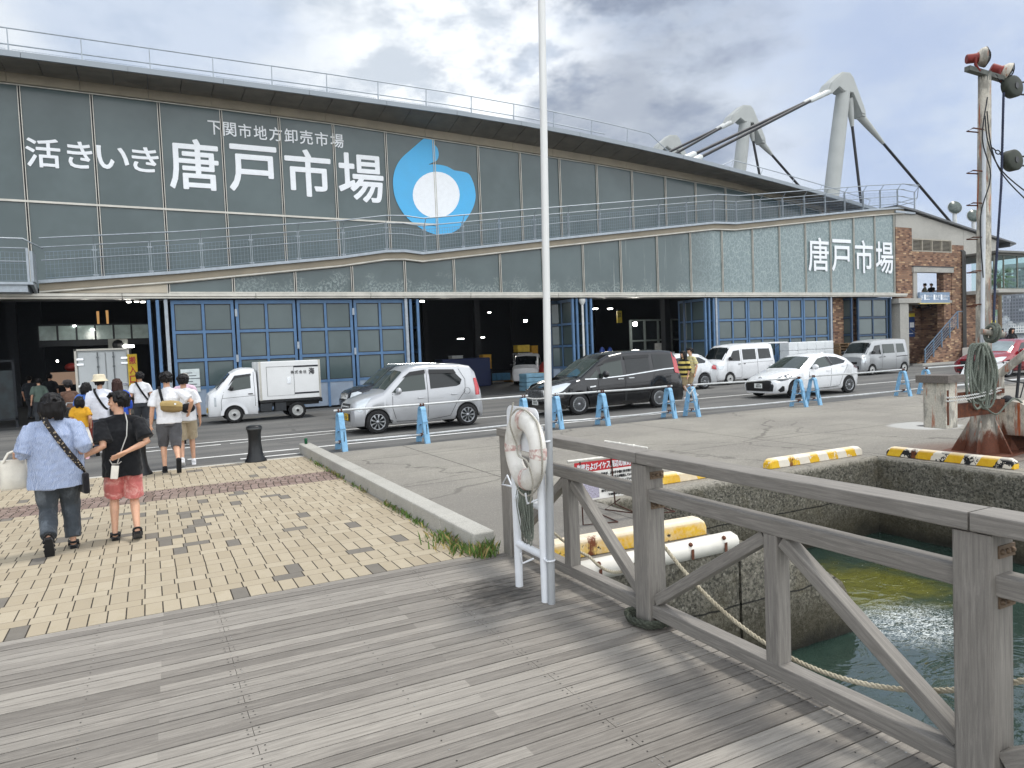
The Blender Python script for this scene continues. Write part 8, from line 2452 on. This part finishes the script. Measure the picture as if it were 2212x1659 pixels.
# upper gallery with glass seen through the left opening
gx0, gx1 = on_y(85, 760, 40).x, on_y(325, 760, 40).x
ga = empty('hall_gallery', (gx0, 40, 0), 0, 'dim glazed gallery on the back of the hall above the lorry', 'gallery')
zg0, zg1 = on_y(200, 733, 40).z, on_y(200, 703, 40).z
o = MB()
n = 6
for k in range(n): a = gx0 + (gx1 - gx0) * k / n; o.bb(a + .04, a + (gx1 - gx0) / n - .04, 40, 40.04, zg0, zg1)
so(o, 'glass_panes', mat('gallery_glass', '#7f8f8c', .2, 0, .3, 1.2), ga, (gx0, 40, 0))
o = MB(); o.bb(gx0, gx1, 39.9, 40.3, zg0 - .3, zg0 - .02); o.bb(gx0, gx1, 39.98, 40.1, zg1, zg1 + .07)
for k in range(n + 1): a = gx0 + (gx1 - gx0) * k / n; o.bb(a - .035, a + .035, 39.98, 40.08, zg0 - .02, zg1)
so(o, 'gallery_frame', M_INT, ga, (gx0, 40, 0))
o = MB(); a_ = on_y(255, 745, 38); o.bb(a_.x - .4, a_.x + .4, 38, 38.3, a_.z - .3, a_.z + .28); ac_ = link('air_conditioner', o.mesh(), mat('ac_old', '#767975', .6)); tag(ac_, 'old air conditioner on the wall above the lorry', 'air conditioner')
o = MB(); o.lathe([(.24, 0), (.24, .01), (.001, .01)], (a_.x, 37.99, a_.z), 20, mat=Matrix.Rotation(rad(90), 3, 'X')); o.build('fan', M_TRIM, ac_)
# lamps that are lit
LAMP = emat('lamp_white', (1, .98, .92), 14.0)
WARM = emat('lamp_warm', (1, .55, .2), .3)
k_ = 0
for px, py, Y, w_, h_, lab in ((278, 652, 32, .16, .06, 'round lit ceiling lamp in the left bay, first of the row of three'), (295, 651, 32, .16, .06, 'lit ceiling lamp in the middle of the row of three in the left bay'), (309, 652, 32, .16, .06, 'round lit ceiling lamp by the blue folded door'), (161, 704, 40, .16, .05, 'small lit lamp in the glazed gallery'), (278, 748, 38, .45, .12, 'lit tube lamp to the side of the lorry roof'),
                                (912, 651, 33, .2, .08, 'lit lamp just inside the middle bay at the blue door'), (1135, 693, 42, .22, .16, 'bright lit lamp deep in the middle bay'), (995, 732, 50, .5, .06, 'pair of lit tubes at the back of the middle bay'), (1040, 729, 50, .5, .06, 'lit tube hanging at the back of the middle bay above the trucks'), (1057, 675, 46, .2, .05, 'small lit lamp high in the middle bay'),
                                (1372, 700, 34, .22, .22, 'bright lit wall lamp in the right bay behind windows'), (1286, 667, 36, .3, .06, 'lit tube in the right bay beside hanging lanterns'), (1318, 667, 36, .3, .06, 'second lit tube in the right bay beside the yellow hanging sign'), (124, 780, 36, .08, .08, 'tiny lit lamp deep in the left bay'), (224, 785, 38, .09, .09, 'tiny warm lit lamp beside the lorry'), (200, 712, 40, .16, .05, 'lower small lit lamp in the gallery glass')):
    p = on_y(px, py, Y)
    o = MB(); o.box(p, (w_, .15, h_)); tag(o.build('ceiling_lamp', LAMP, bevel=min(.03, h_ * .4)), lab, 'lamp', 'lit lamps inside the hall')
for px, py, lab in ((212, 690, 'warm glowing hanging pennant lamp above the lorry'), (232, 688, 'brighter warm hanging lamp above the lorry')):
    p = on_y(px, py, 40.6); o = MB(); o.tube([p + Vector((0, 0, -.45)), p + Vector((0, 0, .4))], [.045, .06], 8); tag(o.build('hanging_lamp', WARM), lab, 'lamp', 'warm hanging lamps')
# light of the lit lamps
for px, py, Y, e in ((1135, 700, 41, 60), (1030, 732, 47, 60), (278, 752, 36.5, 35), (190, 720, 38.5, 40), (1372, 705, 33.6, 40), (1300, 672, 33, 40), (960, 664, 32.5, 40)):
    p = on_y(px, py, Y); l_ = bpy.data.lights.new('hall_lamp_light', 'POINT'); l_.energy = e; l_.shadow_soft_size = .25; l_.color = (1, .96, .88)
    lo_ = bpy.data.objects.new('hall_lamp_light', l_); lo_.location = p; COL.objects.link(lo_)
# hall stuff in the middle bay: flatbed truck, blue crates on a pallet, foam boxes, yellow crates
p = at(1133, 33.2); c = kei_truck('flatbed_truck', 'small white flatbed truck with a yellow plate facing out of the dark middle bay', (p.x, p.y, 0), rad(52), .97, 'flat')


def crate(label, group, c_, size, m, rz=0.0, rim=True, name='crate'):
    o = MB(); x, y, z = size; t_ = .02
    o.box((0, 0, .015), (x, y, .03)); o.box((0, -y / 2 + t_, z / 2), (x, t_ * 2, z)); o.box((0, y / 2 - t_, z / 2), (x, t_ * 2, z)); o.box((-x / 2 + t_, 0, z / 2), (t_ * 2, y - .08, z)); o.box((x / 2 - t_, 0, z / 2), (t_ * 2, y - .08, z))
    if rim:
        for zz in (z - .03, z * .55, .04): o.box((0, 0, zz), (x + .03, y + .03, .022)) if zz < z * .3 else [o.box((0, s_ * (y / 2 + .006), zz), (x + .03, .02, .03)) for s_ in (-1, 1)] + [o.box((s_ * (x / 2 + .006), 0, zz), (.02, y + .03, .03)) for s_ in (-1, 1)]
        for s_ in (-1, 1):
            for k in range(4): o.box((-x / 2 + x * (k + .5) / 4, s_ * (y / 2 + .006), z / 2), (.025, .018, z * .9))
    ob = o.build(name, m); ob.location = c_; ob.rotation_euler = (0, 0, rz)
    return tag(ob, label, 'crate' if name == 'crate' else 'box', group)


M_CRB = mat('crate_blue', '#5d9cc4', .6, 0, .14, 5); M_CRY = mat('crate_yellow', '#c99a2a', .6, 0, .12, 5); M_PAL = mat('pallet_wood', '#b58d55', .8, 0, .2, 9)


def pallet(label, c_, rz=0.0, w=1.5, d=1.0, m=None):
    o = MB()
    for k in range(7): o.box((0, -d / 2 + .06 + (d - .12) * k / 6, .13), (w, .09, .02))
    for k in range(3): o.box((-w / 2 + .05 + (w - .1) * k / 2, 0, .075), (.09, d, .085)); o.box((-w / 2 + .05 + (w - .1) * k / 2, 0, .02), (.1, d, .02))
    ob = o.build('pallet', m or M_PAL); ob.location = c_; ob.rotation_euler = (0, 0, rz)
    return tag(ob, label, 'pallet', 'wooden pallets')


pc = on_z(1062, 829); pallet('orange brown wooden pallet carrying blue crates at the middle bay opening', (pc.x, pc.y + .6, 0), 0, 2.9, 1.1)
labs = ('blue plastic crate at the end of the pallet row behind the silver wagon', 'blue plastic crate in the middle of the pallet row', 'blue plastic crate at the pallet end nearer the flatbed truck')
for k in range(3): crate(labs[k], 'blue crates in the middle bay', (pc.x - .95 + k * .93, pc.y + .6, .145), (.88, .7, .42), M_CRB)
q0 = on_z(1158, 845)
for k in range(4): crate(('lowest', 'second lowest', 'second highest', 'topmost')[k] + ' blue crate of the stack beside the white pole', 'stacked blue crates by the pole', (q0.x + .1, q0.y + .5, .2 * k), (.95, .7, .195), mat('crate_pale', '#7ba3b8', .6, 0, .12, 5))
rnd = random.Random(4)
for k, (px, Y, z, s_, m, lab) in enumerate(((1049, 36, .9, (.5, .5, .8), M_CRY, 'upright yellow crate stack behind the flatbed cab'), (1028, 37, .6, (.5, .4, .4), M_CRY, 'single yellow crate low behind the flatbed bed'), (1128, 35.2, 1.75, (.75, .5, .4), mat('crate_lemon', '#d8b83f', .6), 'bright yellow crate on top of the foam boxes behind the flatbed'), (1152, 35.6, .9, (.4, .5, 1.2), M_CRY, 'tall yellow crate stack at the pole side of the flatbed'), (1130, 35.2, .7, (.9, .6, 1.0), M_FOAM, 'white foam box stack behind the flatbed cab'), (943, 38, .9, (.6, .5, .45), M_CRY, 'orange yellow crate on a stack near the blue door in the middle bay'), (985, 40, .5, (.7, .6, 1.2), M_FOAM, 'pale foam box stack deep in the middle bay'), (1160, 31.5, .35, (.55, .4, .35), M_CRY, 'yellow crate on the floor behind the stacked blue crates'), (930, 36.5, .45, (.6, .5, .5), M_FOAM, 'white box near the blue door in the middle bay'))):
    p = at(px, Y, 0.0); crate(lab, 'goods in the middle bay', (p.x, p.y, z), s_, m)
    if z > .3: o = MB(); o.box((p.x, p.y, z / 2), (s_[0] * 1.05, s_[1] * 1.05, z - .01)); tag(o.build('goods_bin', M_INT, bevel=.02), 'dark bin under the ' + lab.replace('stack ', '').split(' near')[0].split(' behind')[0].split(' on')[0].split(' deep')[0].split(' at')[0] + ' number %d' % k if False else 'dark bin carrying the ' + ' '.join(lab.split()[:9]), 'bin')
o = MB(); p = at(975, 36); rnd = random.Random(8)
for k in range(26): o.box((p.x + rnd.uniform(-1.2, 1.2), p.y + rnd.uniform(-.4, .4), 1.0 + rnd.uniform(-.25, .25)), (rnd.uniform(.15, .4), rnd.uniform(.1, .3), rnd.uniform(.1, .25)), rnd.uniform(0, 3))
tag(o.build('plastic_bundle', mat('plastic_grey', '#8f9a9c', .3, 0, .2, 6)), 'heap of crumpled grey plastic sheets above the silver wagon roof', 'bundle')
o = MB(); p = at(1005, 35); o.bb(p.x - 1.3, p.x + 1.5, 35, 36.2, 0, 1.55); tag(o.build('blue_bin', mat('bin_navy', '#1f2d57', .6, 0, .1, 2), bevel=.05), 'large dark blue bin in the middle bay behind the silver wagon', 'bin')
o = MB(); p = at(1178, 33); o.loft([[Vector((p.x + x * k, 33 + y * k, z)) for x, y in ((-.4, -.3), (.4, -.3), (.4, .3), (-.4, .3))] for z, k in ((0, 1.1), (.5, 1.1), (.8, .9), (1.2, .35))], 0, False); tag(o.build('fork_lift_cover', mat('cover_red', '#a52a22', .5), bevel=.05), 'red sloping machine cover beside the flatbed truck', 'machine')
# right bay: partition with windows, brick pier, boxes, blue coats, hanging signs
px0, px1 = on_y(1365, 800, 35).x, on_y(1480, 800, 35).x
o = MB()
for k in range(5): x = px0 + (px1 - px0) * k / 4; o.bb(x - .07, x + .07, 34.95, 35.05, 0, 3.4)
for z in (.02, 2.1, 3.34): o.bb(px0, px1, 34.96, 35.04, z, z + .09)
pt = empty('office_partition', (px0, 35, 0), 0, 'grey framed office partition inside the right bay with a lit lamp behind', 'partition')
so(o, 'frame', mat('partition_grey', '#7a8482', .6, .1), pt, (px0, 35, 0))
o = MB(); o.bb(px0, px1, 35.0, 35.02, .1, 3.34); so(o, 'glass_panes', mat('dark_pane', '#1a2022', .15), pt, (px0, 35, 0))
o = MB(); x = px0 + (px1 - px0) * .42; o.bb(x, x + .55, 34.9, 34.93, 1.0, 1.95); so(o, 'paper_notice', M_PLW, pt, (px0, 35, 0))
bx_ = on_y(1490, 800, 34).x; o = MB(); o.bb(bx_, bx_ + 3.2, 33.6, 34, 0, 2.6); tag(o.build('brick_pier', M_BRICK), 'low brick wall inside the right bay next to the partition', 'wall')
o = MB(); o.tube([(bx_ + .9, 33.4, 0), (bx_ + .9, 33.4, 2.6)], .035, 8); tag(o.build('wall_pipe', mat('pipe_ochre', '#b9a375', .6)), 'thin ochre pipe in front of the inner brick wall', 'pipe')
for px, Y, w_, z0, z1, col, lab in ((1270, 30.5, .42, 3.05, 3.75, '#c9a9a4', 'white hanging lantern with red characters in the right bay'), (1338, 32, .3, 3.15, 3.8, '#c9b02e', 'yellow hanging sign with black marks in the right bay')):
    p = on_y(px, 660, Y); o = MB(); o.bb(p.x - w_ / 2, p.x + w_ / 2, Y, Y + .1, z0, z1); h = link('hanging_sign', o.mesh(), mat('sign_' + col[1:], col, .5)); tag(h, lab, 'sign')
    o = MB(); put_text(o, '魚' if w_ > .4 else '注', (p.x - w_ * .35, p.x + w_ * .35, z0 + .3, z1 - .08), lambda u, v, t: Vector((u, Y - .004 - t, v)), .02); o.build('mark', mat('sign_red', '#b7232b', .5) if w_ > .4 else M_TRIM, h)
p = on_y(1300, 750, 31)
for dx, lab in ((0, 'blue raincoat hanging on a rack in the right bay'), (.5, 'second blue raincoat hanging nearer the crates in the right bay')):
    o = MB(); rings_mb(o, [(p.x + dx, 31, .55, .32, .14), (p.x + dx, 31, 1.3, .26, .12), (p.x + dx, 31, 1.75, .14, .09), (p.x + dx, 31, 1.85, .04, .04)], 14); me = o.mesh(); displace(me, .06, 5); tag(link('raincoat', me, mat('coat_blue', '#23489c', .4, 0, .15, 4)), lab, 'raincoat')
p = on_y(1420, 755, 30)
for k in range(3):
    o = MB(); x = p.x - 2.2 + k * 1.15; o.bb(x, x + 1.05, 30, 30.5, .9, 1.45); t_ = link('foam_tray', o.mesh(), M_FOAM); tag(t_, ('grey white open tray at the coat end of the row', 'grey white open tray in the middle of the row', 'white box marked with a red letter behind the minivan roof')[k], 'box', 'trays on the bench in the right bay')
    if k < 2: o = MB(); o.bb(x + .1, x + .95, 29.985, 30.0, 1.0, 1.3); o.build('dark_opening', M_INT, t_)
    else: o = MB(); put_text(o, 'K', (x + .35, x + .7, 1.05, 1.36), lambda u, v, t: Vector((x + 1.05 - (v - 1.05) * 1.2 - .15, 29.99 - t, 1.06 + (u - x - .35))), .03); o.build('red_mark', mat('sign_red', '#b7232b', .5), t_)
o = MB(); o.bb(p.x - 2.4, p.x + 1.4, 30, 30.7, .1, .88); tag(o.build('work_bench', M_INT), 'dark work bench under the trays in the right bay', 'bench')
# foam boxes and pallets stacked outside the closed doors
p = on_y(1728, 770, 25.6)
for i in range(5):
    for j in range(4):
        o = MB(); o.bb(p.x + i * .66 - 1.0, p.x + i * .66 - .36, 25.4, 26.0, j * .43, j * .43 + .42); row = ('lowest', 'second', 'third', 'topmost')[j]; colm = ('first', 'second', 'third', 'fourth', 'fifth')[i]
        tag(o.build('foam_box', M_FOAM, bevel=.03), '%s row, %s white foam fish box counted from the open tailgate' % (row, colm), 'box', 'white foam boxes stacked by the doors')
pp = on_y(1822, 780, 25.9)
for k in range(10): pallet('brown wooden pallet, number %d from the ground in the stack beside the foam boxes' % (k + 1), (pp.x + rnd.uniform(-.03, .03), 26.0, k * .155), 0, 1.5, .9, mat('pallet_dark', '#7a6246', .85, 0, .2, 9))
o = MB()
xx = on_y(1795, 700, 27.6).x; o.bb(xx, xx + 3.0, 27.55, 27.7, 0, 4.1); tag(o.build('porch_wall', M_BRICK), 'brick wall in the recess between the blue doors', 'wall')
o = MB(); o.bb(xx + 1.1, xx + 1.5, 27.35, 27.54, 1.7, 2.15); tag(o.build('meter_box', mat('meter_grey', '#9ea3a3', .5), bevel=.01), 'grey meter box on the brick recess wall between the blue doors', 'box')
# papers on the blue doors
p = on_y(413, 822, 27.05); o = MB(); o.bb(p.x - .32, p.x + .28, 27.03, 27.05, p.z - .4, p.z + .4); pn = link('paper_notice', o.mesh(), mat('paper', '#c9d2d2', .6)); tag(pn, 'pale paper notice taped inside the lowest pane of the first blue door', 'notice')
o = MB()
for k in range(6): o.bb(p.x - .24, p.x + .05 + .12 * (k % 3), 27.026, 27.03, p.z + .25 - k * .1, p.z + .28 - k * .1)
o.build('writing', mat('ink_grey', '#5a6065', .6), pn)
# seated guests and furniture on the upper terrace
zt_ = 3.9
for px, lab, fw in ((1998, 'person in a pale top seated with the back turned on the terrace', 20), (2012, 'person leaning back in profile, dark against the sky on the terrace', 100)):
    p = on_y(px, 620, 28.2)
    person(lab, px, 1, 1.55, fw, ((.1, .42, 0), (.1, .38, 0)), (((-.15, .3, .9), (-.3, -1, 0), .5), ((.15, .3, .9), (.3, -1, 0), .5)), dict(mat=cloth('tee_dim', '#5a5a4c' if px < 2000 else '#1d1f22'), hem=.84, loose=1.1, sleeve=.8, name='tshirt') if px < 2000 else dict(mat=cloth('tee_black', '#17181b'), hem=.84, loose=1.1, sleeve=.8, name='tshirt'), dict(mat=cloth('slacks_dark', '#3b3e42'), name='trousers'), HBLK, vox=.016, fingers=False, loc=(p.x, 28.2, zt_ - .40))
p = on_y(2030, 630, 28.4); o = MB(); o.bb(p.x - .6, p.x + .6, 28.1, 28.9, zt_ + .68, zt_ + .72); tb_ = link('terrace_table', o.mesh(), M_TRIM); tag(tb_, 'dark table in front of the seated guests on the terrace', 'table')
o = MB(); o.bb(p.x - .05, p.x + .05, 28.45, 28.55, zt_, zt_ + .68); o.build('leg', M_TRIM, tb_)
# palm behind the glazed corner room
pp = on_y(2158, 600, 42)
pm = empty('palm_tree', (pp.x, 42, 0), 0, 'fan palm behind the glazed corner room', 'palm tree')
o = MB(); o.tube([(0, 0, 0), (.1, 0, 3), (.0, 0, pp.z)], [.25, .2, .18], 10); o.build('trunk', mat('palm_trunk', '#6b5a45', .9, bump=.4), pm)
o = MB(); rnd = random.Random(2)
for k in range(46):
    a = rnd.uniform(0, 6.28); e = rnd.uniform(-.9, 1.2); L = rnd.uniform(1.1, 1.7); d = Vector((math.cos(a) * math.cos(e), math.sin(a) * math.cos(e), math.sin(e))); c0 = Vector((0, 0, pp.z)); c1 = c0 + d * L * .5
    for j in range(11):
        u = (j - 5) * .17; sd = d.orthogonal().normalized(); v = (d * math.cos(u) + (Matrix.Rotation(a, 3, d) @ sd) * math.sin(u)).normalized(); tip = c1 + v * L * .7 - Vector((0, 0, .25)); w_ = v.orthogonal().normalized() * .03
        o.add([c1 - w_, c1 + w_, tip], [(0, 1, 2)])
    o.tube([c0, c1], .02, 4)
o.build('crown', mat('palm_leaf', '#4f6a3c', .7, 0, .3, 3), pm)
# dim shoppers and a dark stall rack just inside the left bay
for px, Z, H, lab, col in ((80, 24, 1.6, 'shopper in a grey top half lost in the dark of the left bay', '#56645c'), (60, 27, 1.65, 'shopper in dark clothes deep in the left bay', '#2b2e33'), (105, 27.5, 1.7, 'shopper with a dark jacket standing by the bright stall gap in the left bay', '#232529')):
    person(lab, px, Z, H, rnd.uniform(-30, 30), STAND, HANG, dict(mat=cloth('dim_' + col[1:], col), hem=.84, loose=1.15, sleeve=.9, name='tshirt'), dict(mat=cloth('slacks_dark', '#3b3e42'), name='trousers'), HBLK, vox=.016, fingers=False)
p = on_y(-12, 800, 28.5); o = MB(); o.bb(p.x - .9, p.x + .5, 28.5, 28.55, .3, 1.9); rk = link('poster_stand', o.mesh(), mat('poster_dim', '#1d2629', .6, 0, .6, 3)); tag(rk, 'dim poster stand at the very edge of the left bay', 'poster stand')
o = MB(); o.bb(p.x - .95, p.x + .55, 28.47, 28.5, .25, .32); o.bb(p.x - .95, p.x + .55, 28.47, 28.5, 2.18, 2.25); o.bb(p.x - .95, p.x - .88, 28.47, 28.5, 0, 2.2); o.bb(p.x + .48, p.x + .55, 28.47, 28.5, 0, 2.2); o.build('frame', M_INT, rk)
q_ = on_y(170, 822, 46); o = MB(); o.bb(q_.x - 1.3, q_.x + .6, 46, 46.1, q_.z - .2, q_.z + .5); o2 = link('lit_shopfront', o.mesh(), emat('shop_glow', (.9, .6, .42), .16)); tag(o2, 'small warm lit shop opening deep behind the shoppers in the left bay', 'shop front')
for px, lab in ((155, 'red paper lantern hanging deep in the left bay'),):
    p = on_y(px, 793, 40); o = MB(); o.ball(p, (.3, .3, .2), 12); tag(o.build('paper_lantern', mat('lantern_red', '#7b1d16', .6)), lab, 'lantern')
# hazy summer air over the strait
o = MB(); o.bb(-400, 2300, -60, 2300, -2.5, 150)
t = bpy.data.materials.new('haze'); t.use_nodes = True; t.node_tree.nodes.clear()
ou_ = t.node_tree.nodes.new('ShaderNodeOutputMaterial'); vo_ = t.node_tree.nodes.new('ShaderNodeVolumePrincipled')
vo_.inputs['Color'].default_value = (.80, .88, 1, 1); vo_.inputs['Density'].default_value = .00022; vo_.inputs['Anisotropy'].default_value = .2
t.node_tree.links.new(vo_.outputs[0], ou_.inputs['Volume'])
tag(o.build('haze', t), kind='stuff')
bpy.data.scenes.remove(WORK)
